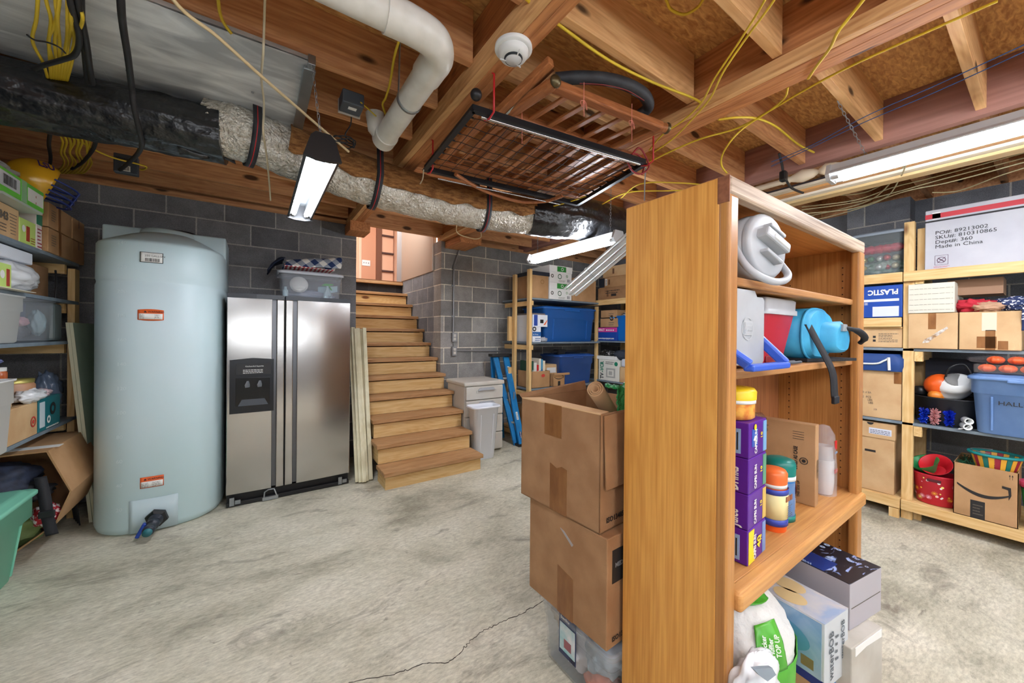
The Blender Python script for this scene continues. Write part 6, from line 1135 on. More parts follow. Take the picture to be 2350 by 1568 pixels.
# ---------------- right and back shelving ----------------
XR, YB = 4.10, 3.72
def RB(l, r, top, z0, x=XR+.015, d=.45):
    ym = q((l+r)/2, top, x=x); return (x, q(r, top, x=x).y, z0), (x+d, q(l, top, x=x).y, ym.z)
def BB(l, r, top, z0, y=YB+.015, d=.4):
    m_ = q((l+r)/2, top, y=y); return (q(l, top, y=y).x, y, z0), (q(r, top, y=y).x, y+d, m_.z)
t = E('shelf_unit', 'long 2x4 wood shelving with grey boards along the right wall', 'shelving', (4.4, 1.5, 0))
for z, wdt in ((1.888, .02), (1.305, .022), (.74, .022), (.15, .02)): G().box((XR+.004, -1.2, z-wdt), (4.68, 4.36, z-.001)).to('shelf_board', shelfG if z > .2 else pineY, t, bev=.002)
for z in (1.888, .15):
    for y0, y1 in ((-1.2, .655), (.66, 2.4), (2.405, 4.3)): G().box((XR-.036, y0, z-.075), (XR+.002, y1, z)).to('front_rail', pineY, t, bev=.003)
for y in (-1.0, .60, 2.3, 3.68):
    if y < 3: G().box((XR+.004, y, 0), (XR+.042, y+.06, 1.812)).to('post', pineZ, t, bev=.002)
    G().box((4.60, y, 0), (4.64, y+.085, 1.865)).to('rear_post', pineZ, t, bev=.002)
    if y == .60: G().box((XR+.004, .605, 1.89), (XR+.06, .66, 2.27)).box((XR+.075, .56, 1.89), (XR+.11, .60, 2.22)).to('upright_stub', pineZ, t, bev=.002)
    for z in (1.866, 1.282, .717) if y < 3 else (): G().box((XR+.044, y-.02, z-.075), (4.66, y+.018, z-.001)).box((XR-.0, y-.045, z-.075), (XR+.04, y-.002, z-.001)).to('cross_piece', pineX, t, bev=.002)
G().box((XR-.030, .665, 1.47), (XR-.002, 1.0, 1.54)).to('short_rail', pineY, t, bev=.003)
G().box((XR+.05, .56, .0), (XR+.09, .60, .12)).to('foot_block', pineZ, t); G().box((XR-.034, .665, 0), (XR+.0, .72, .07)).to('foot_block', pineZ, t)
t = E('shelf_unit', 'pine-posted corner shelving with grey boards against the back block wall', 'shelving', (3.4, 4.0, 0))
for z in (1.85, 1.29, .70): G().box((2.83, YB, z-.022), (XR-.002, 4.36, z-.001)).to('shelf_board', shelfG, t, bev=.002)
G().box((2.83, YB, .12), (XR-.002, 4.36, .14)).to('shelf_board', pineX, t)
for y in (YB-.04, 4.0): G().box((2.79, y, 0), (2.828, y+.06, 2.20 if y < 3.9 else 2.17)).to('post', pineZ, t, bev=.002)
for z in (1.83, 1.27, .68, .13): G().box((2.83, YB-.02, z-.08), (2.868, 4.3, z-.022)).to('cross_piece', pineY, t, bev=.002)
G().box((2.74, 4.06, 1.30), (2.788, 4.10, 1.62)).box((2.74, 4.06, .66), (2.788, 4.10, .95)).to('spacer_block', pineZ, t)
G().box((XR-.002+.0, YB+.062, .15), (XR+.036, YB+.105, 1.80)).to('post', pineZ, t, bev=.002)
# ---- back unit top shelf ----
Z = 1.851
a, b = BB(1222, 1259, 632, Z); t, fr = carton('carton', 'tall brown carton with a dark lid at the left end of the top back shelf', a, b, card, '-y', None); G().box((a[0]-.012, a[1]-.012, b[2]-.004), (b[0]+.012, b[1]+.012, b[2]+.045)).to('lid', M('navy_lid', (40, 46, 58), .5), t, bev=.006); ring_print(t, 'crest_print', M('print_br', (150, 110, 60), .7), fr, .6, .72, .03, .02)
gr = M('eco_green', (50, 140, 60), .5)
a0, b0 = BB(1276, 1312, 612, Z, d=.36); hh = (b0[2]-Z)/2
for i in range(2):
    a = (a0[0]-.11, a0[1], Z+.001+i*hh); b = (b0[0], b0[1], Z+i*hh+hh-.002); t = E('paper_box', ('lower', 'upper')[i]+' white copy-paper box with a green banded lid on the top back shelf', 'box', ((a[0]+b[0])/2, a[1]+.15, a[2]))
    lh = hh*.38; G().box(a, (b[0], b[1], b[2]-lh)).to('box_body', white, t, bev=.002); o = G().box((a[0]-.006, a[1]-.006, b[2]-lh), (b[0]+.006, b[1]+.006, b[2])).to('lid', white, t, bev=.002); W[o.name] = W[t.name]
    fl = face((a[0]-.006, a[1]-.006, b[2]-lh), (b[0]+.006, b[1], b[2]), '-y'); pl(o, 'green_band', gr, fl, .33, .1, (1, .72)[i], .9); ring_print(o, 'leaf_logo', white, fl, .55, .5, .022, .014); fb = face(a, (b[0], b[1], b[2]-lh), '-y')
    ring_print(t, 'leaf_logo', M('ink_green', (40, 90, 60), .5), fb, .45, .6, .034, .024); ring_print(t, 'leaf_logo', gr, fb, .78, .7, .016, .01); lines(t, inkG, fb, .4, .1, .7, .3, 2); bars(t, ink, fb, .8, .12, .93, .4, 7); ring_print(t, 'small_seal', inkG, fb, .12, .6, .024, .012)
a, b = BB(1315, 1368, 641, Z); carton('carton', 'wide plain brown carton right of the copy-paper boxes on the top back shelf', a, b, card, '-y', None)
# ---- corner run top shelf (right wall) ----
Z = 1.889
sp_ = [(1384, 1452, 617, 641, 'upper brown carton of the three in the shelving corner'), (1376, 1440, 640, 664, 'middle brown carton with a dark end panel in the shelving corner'), (1373, 1436, 666, 694, 'lowest brown carton with black printing in the shelving corner')]
zz = Z
for i, (l, r, tp_, bt, lab) in reversed(list(enumerate(sp_))):
    h_ = q(1400, tp_, x=XR).z-q(1400, bt, x=XR).z; y1 = q(l, 650, x=XR+.02).y; y0 = q(r, 650, x=XR+.02).y
    t, fr = carton('carton', lab, (XR+.015, y0, zz+.001), (XR+.42, y1, zz+h_), (cardL, card, cardD)[i], '-x', None); zz += h_
    if i == 1: pl(t, 'dark_panel', M('navy_lid', (1, 1, 1)), fr, 0, .05, .2, .95); pl(t, 'barcode_label', white, fr, .22, .2, .3, .85); bars(t, ink, fr, .23, .25, .29, .8, 6, vert=True)
    pl(t, 'smile_print', M('card_print', (110, 76, 50), .7), fr, .34, .25, .40, .75)
    if i == 2: lines(t, ink, fr, .3, .5, .8, .85, 2); pl(t, 'stamp', ink, fr, .5, .25, .68, .45)
# ---- back unit middle shelf ----
Z = 1.291
bt = M('tote_blue', (30, 92, 166), .4)
a, b = BB(1250, 1369, 704, Z, d=.5); tote('blue_tote', 'large bright blue lidded tote on the middle back shelf', a, b, bt, bt, taper=.04, side='-y', r=.05)
lbx = M('lightbox', (226, 230, 236), .5); nb = M('box_navy_blue', (44, 74, 160), .45)
a, b = BB(1222, 1241, 783, Z); zt = q(1230, 750, y=YB).z
t = E('paper_box', 'lower blue and white paper box beside the large blue tote', 'box', (a[0]+.06, a[1]+.1, Z)); G().box((a[0], a[1], Z), (b[0], b[1], zt)).to('box_body', lbx, t, bev=.002); fr = face((a[0], a[1], Z), (b[0], b[1], zt), '-y'); pl(t, 'blue_band', M('band_b', (40, 96, 160), .4), fr, 0, .38, 1, .66); txt(t, '& Print', .03, fr, .05, .44, white); ring_print(t, 'tyre_print', ink, fr, .2, .85, .03, .015); lines(t, M('band_b', (1, 1, 1)), fr, .3, .08, .95, .32, 2)
zt2 = q(1230, 722, y=YB).z; a2, b2 = (a[0], a[1], zt+.001), (b[0]+.11, b[1], zt2)
t = E('light_bulb_box', 'upper white box with a blue band and orange figure above the paper box', 'box', (a[0]+.1, a[1]+.1, zt)); G().box(a2, b2).to('box_body', lbx, t, bev=.002); fr = face(a2, b2, '-y'); pl(t, 'blue_band', nb, fr, .08, .08, .32, .98); pl(t, 'window_print', ink, fr, .5, .3, .72, .6); pl(t, 'orange_print', M('vivid_orange', (1, 1, 1)), fr, .72, .15, .98, .6, poly=[(0, 0), (.4, 0), (1, .8), (1, 1)]); G().box((a2[0], a2[1]+.02, zt2), (b2[0]-.02, b2[1], zt2+.02)).to('open_flap', M('flap_grey', (110, 100, 96), .8), t)
blob((a[0]+.19, a[1]+.02, Z+.03), .035, .4, 3, 81, sq=(1.8, 1, .9), flat=Z+.001).to('plastic_bag', M('clear_bag', (1, 1, 1)), label='small clear bag squeezed between paper box and blue tote', cat='bag')
# corner run middle
Z = 1.306
for i, (l, r, tp_, bt_, lab) in enumerate([(1377, 1414, 712, 730, 'small brown carton on top of a second one on the middle corner shelf'), (1376, 1416, 731, 752, 'small brown carton lying on the blue and pink box')]):
    z1 = q(1395, tp_, x=XR).z; z0 = q(1395, bt_-1, x=XR).z; t, fr = carton('carton', lab, (XR+.02, q(r, 700, x=XR).y, z0+.002), (XR+.3, q(l, 700, x=XR).y, z1), card, '-x', None); lines(t, inkG, fr, .5, .2, .8, .7, 2)
a, b = RB(1373, 1416, 752, Z, d=.4); t = E('paper_box', 'blue box with a pink top band and white web address on the middle corner shelf', 'box', (XR+.2, b[1]-.1, Z)); G().box(a, b).to('box_body', M('box_blue2', (26, 66, 150), .4), t, bev=.002); fr = face(a, b, '-x'); pl(t, 'pink_band', M('band_pink', (196, 60, 140), .4), fr, 0, .66, 1, 1); txt(t, 'IMPACT', .045, fr, -.0, .74, white, bold=.001, sx=.75); txt(t, 'www.impactpaper.com', .034, fr, .02, .12, white, bold=.0008, sx=.9)
for k in range(4): ring_print(t, 'dot_print', white, fr, .48+.11*k, .80, .012, 0)
a, b = RB(1411, 1462, 724, Z, d=.45); t, fr = tote('blue_tote', 'open bright blue tote holding a patterned cloth on the middle corner shelf', a, b, M('tote_blue2', (18, 108, 190), .4), bt, lid=False, side='-x', ribs=False, handle=False)
blob(((a[0]+.15), (a[1]+b[1])/2+.02, b[2]+.01), .10, .4, 3, 83, n=48, sq=(1, 1.3, .5)).to('patterned_cloth', mt('zebra', (226, 226, 226), .8, rgb2=(40, 40, 44), ns=18, st=(1, .3, 1), lo=.48, hi=.54, dist=2), label='black and white patterned cloth heaped in the open blue tote', cat='cloth')
t = E('tape_roll', 'small round blue tape roll beside the open blue tote', 'tape roll', (XR+.06, b[1]+.05, b[2])); G().lathe([(.035, 0), (.035, .03), (.02, .03), (.02, 0), (.035, 0)], (XR+.05, b[1]+.06, b[2]-.03), 20, d=(-1, 0, 0), cap=(0, 0)).to('roll', M('painters_blue', (1, 1, 1)), t); G().box((XR+.07, b[1]+.02, b[2]-.07), (XR+.1, b[1]+.10, b[2]-.03)).to('roll_support', card, t)
# ---- back unit lower shelf ----
Z = .701
bt2 = M('tote_navy', (44, 84, 156), .4)
a, b = BB(1287, 1364, 812, Z, d=.45); tote('blue_tote', 'mid blue lidded tote on the lower back shelf', a, b, bt2, bt2, taper=.035, side='-y', r=.04, ribs=False)
G().tube([(a[0]-.1, YB+.1, b[2]+.03), ((a[0]+b[0])/2, YB+.1, b[2]+.03), (b[0]-.05, YB+.12, b[2]+.03)], .018, 8).box((a[0]+.0, YB+.06, b[2]), (a[0]+.12, YB+.16, b[2]+.06)).to('black_tool', blk, label='long black tool lying on the mid blue tote', cat='tool')
a, b = BB(1220, 1262, 852, Z, d=.3); t, fr = carton('open_box', 'open brown box holding board games, with a small red mark, on the lower back shelf', a, b, card, '-y', None, open_=True); ring_print(t, 'red_mark', M('target_red', (1, 1, 1)), fr, .62, .72, .03, 0, sy=.7)
gx = a[0]+.012; games = [((40, 84, 66), 'DEMENTIA', .035), ((214, 214, 206), 'TRIVIA', .05), ((196, 40, 44), 'CRANIUM', .035), ((226, 222, 206), 'SCENE', .035), ((70, 150, 190), 'SCATTER', .03), ((226, 214, 190), 'CLUE', .04)]
for i, (c_, s_, w_) in enumerate(games):
    zt = b[2]+(.13, .11, .08, .16, .15, .13)[i]; t = E('board_game', ('dark green board game box standing at the left in the open box', 'off-white board game box next to the dark green one', 'shorter red board game box in the open box', 'cream board game box, tallest of those in the open box', 'blue-lettered board game box right of the tallest one', 'cream and orange board game box at the right of the row')[i], 'board game', (gx+w_/2, YB+.1, Z+.006), group=None)
    G().box((gx, YB+.03, Z+.008), (gx+w_-.003, YB+.28, zt)).to('box_body', M('game%d' % i, c_, .5), t, bev=.002); fr = face((gx, YB+.03, Z+.008), (gx+w_-.003, YB+.28, zt), '-y'); txt(t, s_.replace('DEMENTIA', 'DOMINO').replace('CRANIUM', 'CHARADE').replace('CLUE', 'QUIZ'), .022, fr, .8, .42, redP if i in (1, 5) else (white if i in (0, 2) else M('band_b', (1, 1, 1))), rot=PI/2, sx=.9, bold=.001); gx += w_
a, b = BB(1263, 1288, 838, Z, d=.2); 
t, fr = carton('shoe_box', 'small tan shoe box with a white label behind the smile-printed box', (a[0]-.02, YB+.12, Z), (b[0]+.02, YB+.32, q(1275, 836, y=YB+.12).z), cardL, '-y', None); pl(t, 'label', white, fr, .2, .6, .9, .85)
a, b = BB(1269, 1296, 858, Z, d=.2); t, fr = carton('open_box', 'small open brown box with a curved smile print on the lower back shelf', a, b, card, '-y', None, open_=True)
def smile(t, fr, u0, u1, v, dv, th, mat):
    O, U, Vv, w_, h_ = fr; N_ = U.cross(Vv); g = G(); n = 16
    P = lambda u, v_: O+U*(u*w_)+Vv*(v_*h_)+N_*.002
    for i in range(n):
        f0, f1 = i/n, (i+1)/n; r_ = []
        for f in (f0, f1): c = v-dv*math.sin(PI*(f*.86+.02))**.9+.0*f; tt = th*(.25+math.sin(PI*min(1, f*.75+.15))); r_.append((u0+(u1-u0)*f, c-tt/2, c+tt/2))
        g.add([P(r_[0][0], r_[0][1]), P(r_[1][0], r_[1][1]), P(r_[1][0], r_[1][2]), P(r_[0][0], r_[0][2])], [(0, 1, 2, 3)])
    g.add([P(u1-.12*(u1-u0), v+.10), P(u1+.04*(u1-u0), v+.09), P(u1+.05*(u1-u0), v-dv*.3), P(u1+.0*(u1-u0), v-dv*.85), P(u1+.0*(u1-u0), v-dv*.2), P(u1-.01*(u1-u0), v+.04), P(u1-.12*(u1-u0), v+.06)], [(0, 1, 5, 6), (1, 2, 4, 5), (2, 3, 4)])
    return g.to('arrow_print', mat, t)
smile(t, fr, .1, .85, .75, .18, .05, ink); pl(t, 'flap', card, fr, .0, .9, 1.3, 1.06, t=.03); pl(t, 'black_tape', ink, fr, .42, 0, .62, .4)
carton('carton', 'brown carton flap standing at the back beside the mid blue tote', (a[0]-.03, YB+.34, Z), (b[0]+.0, YB+.5, .98), cardL, '-y', None)
# corner run lower
Z = .741
a, b = RB(1374, 1421, 826, Z-.04, d=.4); a = (a[0], a[1], Z)
t = E('tv_box', 'white box printed TV-VCR in green and black on the lower corner shelf', 'box', (XR+.2, (a[1]+b[1])/2, Z)); G().box(a, b).to('box_body', M('box_white', (222, 222, 212), .5), t, bev=.002); fr = face(a, b, '-x'); txt(t, 'TV', .085, fr, .25, .06, M('tv_ink', (40, 50, 50), .5), rot=PI/2, bold=.003, sx=.8); txt(t, '-VCR', .085, fr, .25, .38, M('tv_green', (30, 130, 100), .5), rot=PI/2, bold=.003, sx=.8)
ring_print(t, 'green_seal', M('tv_green', (1, 1, 1)), fr, .86, .82, .03, 0); lines(t, ink, fr, .35, .8, .75, .95, 2); pl(t, 'tv_print', M('tvp', (170, 172, 166), .6), fr, .38, .15, .82, .6); pl(t, 'screen_print', M('box_white', (1, 1, 1)), fr, .45, .22, .75, .52, t=.003); pl(t, 'screen_frame', M('tvp', (1, 1, 1)), fr, .52, .28, .68, .46, t=.004)
G().box((XR+.01, a[1]+.06, b[2]+.002), (XR+.35, b[1]+.03, b[2]+.05)).to('tray_box', white, label='flat white box lying on the TV-VCR box', cat='box')
blob((XR+.1, b[1]-.10, b[2]+.085), .05, .9, 5, 85, sq=(1, 2.4, .8)).to('gadgets', mt('gadget_mix', (30, 30, 32), .4, rgb2=(170, 170, 170), ns=30, lo=.55, hi=.62), label='tangle of small black and chrome gadgets on the flat white box', cat='gadgets', kind='stuff')
blob((XR+.12, a[1]+.03, b[2]+.07), .085, .4, 3, 87, n=48, sq=(1, 1.7, .8)).to('jacket', M('dark_jacket', (48, 54, 66), .8), label='folded dark grey jacket beside the gadgets on the lower corner shelf', cat='jacket')
a2 = (XR+.015, a[1]-.32, Z); carton('carton', 'plain brown carton right of the TV-VCR box', a2, (XR+.4, a[1]-.01, .95), cardL, '-x', None)
G().box((XR+.03, a[1]-.3, .952), (XR+.36, a[1]-.02, 1.06)).to('foam_pad', M('pale_foam', (206, 210, 220), .6), label='pale folded packing foam on the plain brown carton', cat='foam', bev=.02)
# bottom level
G().box((2.95, YB+.05, .141), (3.9, 4.2, .42)).to('low_carton', cardL, label='wide brown carton on the bottom back shelf', cat='box')
G().box((3.3, YB+.02, .421), (3.52, YB+.25, .60)).to('label_box', white, label='white labelled box on the wide brown carton at the bottom back', cat='box')
G().prism([(3.13, .421), (3.33, .421), (3.19, .63)], 'y', YB+.06, YB+.2).to('orange_cone', M('vivid_orange', (1, 1, 1)), label='orange triangular object on the wide brown carton at the bottom back', cat='toy')
# ================= right unit =================
# top shelf
Z = 1.889
a, b = RB(1955, 2076, 527, Z, d=.5); t, fr = tote('clear_tote', 'clear tote of red and green Christmas decorations on the top right shelf', a, b, mt('clear_dark', (190, 200, 204), .15, alpha=.14, spec=.8), M('lid_grey_blue', (140, 150, 160), .4), taper=.03, side='-x', ribs=False, handle=False)
ym = (a[1]+b[1])/2
for k in range(5): blob((XR+.12, ym-.09+.05*k, Z+.22), .04, .5, 4, 90+k, sq=(1, 1.2, .8), n=24).to('ribbon', M('xmas_red', (190, 30, 60), .4), label='crimson ribbon bunch %s in the clear Christmas tote' % ('at the right end', 'second from the right', 'in the middle', 'second from the left', 'at the left end')[k], cat='ribbon')
rnd = random.Random(2); bc = [(200, 190, 150), (180, 40, 50), (200, 206, 200), (70, 120, 80), (190, 170, 90)]
for k in range(10): G().ball((XR+.08+.03*(k % 2), a[1]+.06+(b[1]-a[1]-.12)*(k % 5)/4, Z+.07+.07*(k//5)), .024, 12).to('bauble', M('baub%d' % (k % 5), bc[k % 5], .2, .5), label='shiny %s bauble in the %s row inside the clear Christmas tote' % (('champagne', 'red', 'silver', 'green', 'gold')[k % 5], ('lower', 'upper')[k//5]), cat='bauble', group='baubles in the clear Christmas tote')
blob((XR+.2, ym, Z+.07), .12, .4, 4, 99, sq=(1, 1.3, .55), flat=Z+.01).to('garland', mt('garland_green', (90, 120, 100), .6, rgb2=(150, 160, 150), ns=40), label='teal and silver garland at the bottom of the clear Christmas tote', cat='garland')
a = (XR+.015, -.62, Z); b = (XR+.55, .552, q(2116, 487, x=XR+.015).z)
t = E('large_white_box', 'huge white carton with red and black stripes on the top right shelf', 'box', (XR+.25, 0, Z)); G().box(a, b).to('box_body', mt('white_carton', (196, 196, 202), .7, rgb2=(186, 186, 194), ns=6), t, bev=.004)
fr = (V3((a[0], b[1], Z)), V3((0, -1, 0)), V3((0, 0, 1)), 1, 1); H_ = b[2]-Z
pl(t, 'red_stripe', M('stripe_red', (196, 44, 56), .5), fr, 0, H_-.065, 1.17, H_-.03, frac=False); pl(t, 'black_stripe', ink, fr, 0, H_-.09, 1.17, H_-.078, frac=False); pl(t, 'tape_patch', white, fr, .035, H_-.067, .075, H_-.02, frac=False)
txt(t, 'PO#: 89213002\nSKU#: 810310865\nDept#: 360\nMade in China', .036, fr, .05, H_-.185, ink, sx=1.05, frac=False); txt(t, 'BOSCH', .045, fr, .475, H_-.185, ink, bold=.0008, frac=False) if False else txt(t, 'B\n S', .046, fr, .50, H_-.14, ink, frac=False)
for x0, y0, x1, y1 in ((.05, .03, .115, .032), (.05, .098, .115, .1), (.05, .03, .052, .1), (.113, .03, .115, .1)): pl(t, 'pictogram_frame', M('mark_purple', (90, 60, 80), .5), fr, x0, y0, x1, y1, frac=False)
ring_print(t, 'pictogram_ring', M('mark_purple', (1, 1, 1)), fr, .082, .065, .022, .018); O, U, Vv, _, _ = fr; Nn = U.cross(Vv); G().bar(O+U*.062+Vv*.045+Nn*.002, O+U*.102+Vv*.085+Nn*.002, .003, .002, up=Nn).bar(O+U*.066+Vv*.08+Nn*.002, O+U*.098+Vv*.05+Nn*.002, .006, .002, up=Nn).to('pictogram_bar', M('mark_purple', (1, 1, 1)), t); lines(t, redP, fr, .045, .012, .12, .024, 2)
# mid shelf z 1.306
Z = 1.306
yl = .96
t, fr = carton('carton', 'flat pale carton with small print, under the blue PLASTIC box', (XR+.015, .665, Z), (XR+.5, 1.08, 1.455), cardL, '-x', None); lines(t, inkG, fr, .68, .3, .95, .8, 6); pl(t, 'care_mark', ink, fr, .60, .3, .64, .42); pl(t, 'care_mark', ink, fr, .60, .5, .64, .62)
G().box((XR+.01, .665, 1.456), (XR+.5, 1.08, 1.47)).to('support_board', pineY, label='thin board lying on the flat pale carton', cat='board')
a, b = (XR+.012, .665, 1.545), (XR+.45, 1.05, 1.80); t = E('plastic_liner_box', 'blue and white box with upside-down PLASTIC lettering between the right shelves', 'box', (XR+.2, .85, 1.545)); G().box((XR+.03, .67, 1.5), (XR+.44, 1.04, 1.545)).to('dark_tray', blk, t)
G().box(a, b).to('box_body', M('box_blue3', (20, 70, 160), .4), t, bev=.003); fr = face(a, b, '-x')
O, U, Vv, w_, h_ = fr; fi = (O+U*w_+Vv*h_, -U, -Vv, w_, h_); txt(t, 'PLASTIC', .056, fi, .06, .14, white, bold=.002, sx=.85); txt(t, '20 GAL\nTALL', .026, fi, .68, .11, white, bold=.0005)
pl(t, 'white_stripe', white, fr, .1, .50, .95, .575); bars(t, white, fr, .05, .40, .5, .48, 22); pl(t, 'white_label', M('label_lav', (214, 220, 236), .5), fr, .56, .03, .95, .34); pl(t, 'white_end', white, fr, 0, .60, .10, .96)
a, b = (XR-.03, q(2191, 680, x=XR-.03).y, 1.56), (XR+.42, q(2084, 680, x=XR-.03).y, q(2140, 650, x=XR-.03).z); a = (a[0], a[1], q(2140, 718, x=XR-.03).z)
t = E('cream_box', 'cream box with thin dotted lines lying on the brown carton left of the flag cloth', 'box', (XR+.2, .5, a[2])); G().box(a, b).to('box_body', M('cream_card', (210, 206, 190), .7), t, bev=.003); fr = face(a, b, '-x')
for k in range(5): lines(t, inkG, fr, .03, .1+.18*k, .97, .115+.18*k, 1, th=.5)
zt = a[2]-.002
a1, b1 = (XR-.02, q(2198, 760, x=XR-.02).y, Z), (XR+.45, q(2084, 760, x=XR-.02).y, zt); t, fr = carton('carton', 'torn brown carton with a silver rip under the cream box', a1, b1, cardL, '-x', None); pl(t, 'tape', tape, fr, .42, .55, .58, 1.0)
tr = [(0, 0), (.1, .25), (.35, .42), (.6, .7), (.95, 1), (1, .9), (.7, .55), (.45, .3), (.25, .05)]; pl(t, 'torn_strip', mt('torn_brown', (150, 112, 70), .9, rgb2=(210, 210, 206), ns=50), fr, .3, .15, .82, .62, poly=tr)
a2, b2 = (XR-.02, q(2345, 760, x=XR-.02).y, Z), (XR+.45, a1[1]-.006, zt); t, fr = carton('carton', 'brown carton with patched tape under the red and blue flag cloth', a2, b2, cardL, '-x', None)
pl(t, 'paper_label', M('label_tan', (216, 200, 176), .7), fr, .38, .5, .62, .97); pl(t, 'tape', tape, fr, .30, .05, .62, .35); pl(t, 'tape', tape, fr, .44, .0, .60, .52); pl(t, 'tape', tape, fr, .64, .02, .80, .24)
rb = M('cloth_red', (184, 34, 52), .8); tb = M('cloth_tan', (190, 150, 120), .8); stars = mt('star_cloth', (36, 50, 92), .8, rgb2=(226, 228, 236), ns=75, det=0, lo=.62, hi=.64)
xc = XR+.1
blob((xc, a2[1]+.20, zt+.045), .05, .7, 4, 101, n=40, sq=(1.5, 2.2, .85), flat=zt+.002).to('flag_cloth', rb, label='crumpled red cloth heap on the patched brown carton', cat='cloth')
blob((xc-.06, a2[1]+.14, zt+.035), .04, .6, 4, 103, n=40, sq=(1.2, 1.6, .8), flat=zt+.002).to('flag_cloth', tb, label='tan folded cloth lying over the red cloth heap', cat='cloth')
blob((xc+.02, a2[1]+.005, zt+.05), .06, .5, 4, 105, n=40, sq=(1.3, 2.2, .8), flat=zt+.002).to('flag_cloth', stars, label='navy cloth with white stars at the right of the cloth heap', cat='cloth')
cloth('flag_cloth', 'star-printed cloth end hanging down the right corner of the patched carton', lambda u, v: V3((XR-.03-.01*math.sin(5*v), a2[1]-.10+.10*u, zt+.03-.16*v)), 12, 14, stars, amp=.006)
G().box((XR+.12, .2, zt+.13), (XR+.4, .45, 1.81)).to('brown_bag', M('brown_paper', (150, 116, 90), .8), label='brown paper bag tucked behind the cream box', cat='bag')
# low shelf z .741
Z = .741
t, fr = carton('carton', 'pale carton with a triangle and printed weights on the lower right shelf', (XR+.01, .665, Z), (XR+.5, 1.08, 1.12), cardL, '-x', None); O, U, Vv, w_, h_ = fr; Nn = U.cross(Vv)
for p, r_ in (((.18, .62), (.42, .62)), ((.42, .62), (.22, .86)), ((.22, .86), (.18, .62))): G().bar(O+U*p[0]*w_+Vv*p[1]*h_+Nn*.002, O+U*r_[0]*w_+Vv*r_[1]*h_+Nn*.002, .003, .001, up=Nn).to('triangle_print', inkG, t)
txt(t, 'redolLto 8 of 8A', .022, fr, .30, .50, inkG, sx=.8); txt(t, '24/72  PCS\n15.4      LBS\n             LBS', .024, fr, .38, .40, inkG, sx=.8); txt(t, '19', .022, fr, .62, .15, inkG); pl(t, 'tape', tape, fr, .9, .75, 1, .98)
t = E('cooler_bag', 'flat royal blue zip cooler bag lying on the pale carton', 'bag', (XR+.2, .85, 1.12)); G().loft([rr(XR-.02, .66, XR+.45, 1.05, .04, 1.121), rr(XR-.03, .65, XR+.46, 1.06, .05, 1.16), rr(XR-.03, .65, XR+.46, 1.06, .05, 1.22), rr(XR-.01, .68, XR+.44, 1.04, .04, 1.255)]).to('bag_body', mt('royal_fabric', (22, 62, 126), .6, bump=.3, ns=20), t)
G().tube([(XR-.034, 1.05, 1.175), (XR-.038, .82, 1.175), (XR-.036, .76, 1.20), (XR-.03, .73, 1.225)], .007, 8, smooth=5).tube([(XR-.036, .73, 1.23), (XR-.038, .725, 1.13)], .009, 8).to('white_piping', whtP, t)
G().box((XR+.3, .68, 1.258), (XR+.46, 1.04, 1.285)).to('black_tray', blk, label='black flat tray resting on the royal blue cooler bag', cat='tray')
bkx = XR+.20; bky = .45; bl_ = M('black_tub', (28, 30, 36), .5)
t = E('black_tub', 'wide black tub holding a plastic pumpkin pail on the lower right shelf', 'tub', (bkx, bky, Z)); G().lathe([(.16, 0), (.17, .01), (.205, .195), (.215, .20), (.205, .205), (.195, .19), (.16, .012)], (bkx, bky, Z+.001), 36, sy=.85, cap=(1, 1)).to('tub_body', bl_, t)
t = E('pumpkin_pail', 'white and orange round pail with a black handle lying in the black tub', 'pail', (bkx-.03, .43, 1.0)); pc = V3((bkx-.05, .42, 1.035)); d_ = V3((-.55, -.30, .62)).normalized()
G().lathe([(.001, -.12), (.07, -.115), (.10, -.07), (.105, -.03), (.095, .0), (.10, .01), (.095, .035), (.075, .06), (.06, .065)], pc, 32, d=d_, x=(0, -1, 0)).to('pail_body', whtP, t); G().lathe([(.06, .06), (.058, .068), (.001, .066)], pc, 28, d=d_, cap=(0, 0)).to('pail_opening', M('grey_in', (130, 130, 128), .6), t)
G().ball(pc+V3((.02, .065, -.01)), .088, 20).to('orange_face', M('vivid_orange', (1, 1, 1)), t); pts = [pc+d_*.07+V3((0, .06, .0)), pc+d_*.12+V3((0, .05, .05)), pc+d_*.10+V3((.02, -.02, .09)), pc+d_*.07+V3((.0, -.07, .03))]; G().tube(pts, .006, 8, smooth=6).to('pail_handle', blk, t)
G().ball((bkx-.08, .50, .95), .045, 16).to('orange_ball', M('ball_orange', (226, 130, 40), .4), label='orange ball peeking over the rim of the black tub', cat='ball')
G().lathe([(.035, 0), (.045, .03), (.03, .06), (.001, .065)], (bkx+.0, .59, .945), 16).to('black_hat', blk, label='small black hat shape at the left rim of the black tub', cat='hat')
for i, (px, c_, lab) in enumerate([(2119, (24, 60, 190), 'blue tinsel pom-pom, left of the three on the lower right shelf'), (2143, (220, 160, 160), 'pink tinsel pom-pom between the two blue ones'), (2178, (20, 50, 190), 'blue tinsel pom-pom, right of the three on the lower right shelf')]):
    c = q(px, 965, x=XR-.0); g = G(); rnd = random.Random(i)
    for k in range(170):
        d = V3((rnd.gauss(0, 1), rnd.gauss(0, 1), rnd.gauss(0, 1)+.25)).normalized(); l_ = rnd.uniform(.035, .05) if d.z > .2 else .033; b_ = V3((XR+.02, c.y, Z+rnd.choice([.025, .05, .075, .095]))); l_ *= .75; s_ = d.orthogonal().normalized()*.0035
        g.add([b_-s_, b_+s_, b_+s_+d*l_, b_-s_+d*l_], [(0, 1, 2, 3)])
    g.to('tinsel_pom_pom', M('tinsel%d' % i, c_, .25, .25), label=lab, cat='pom-pom')
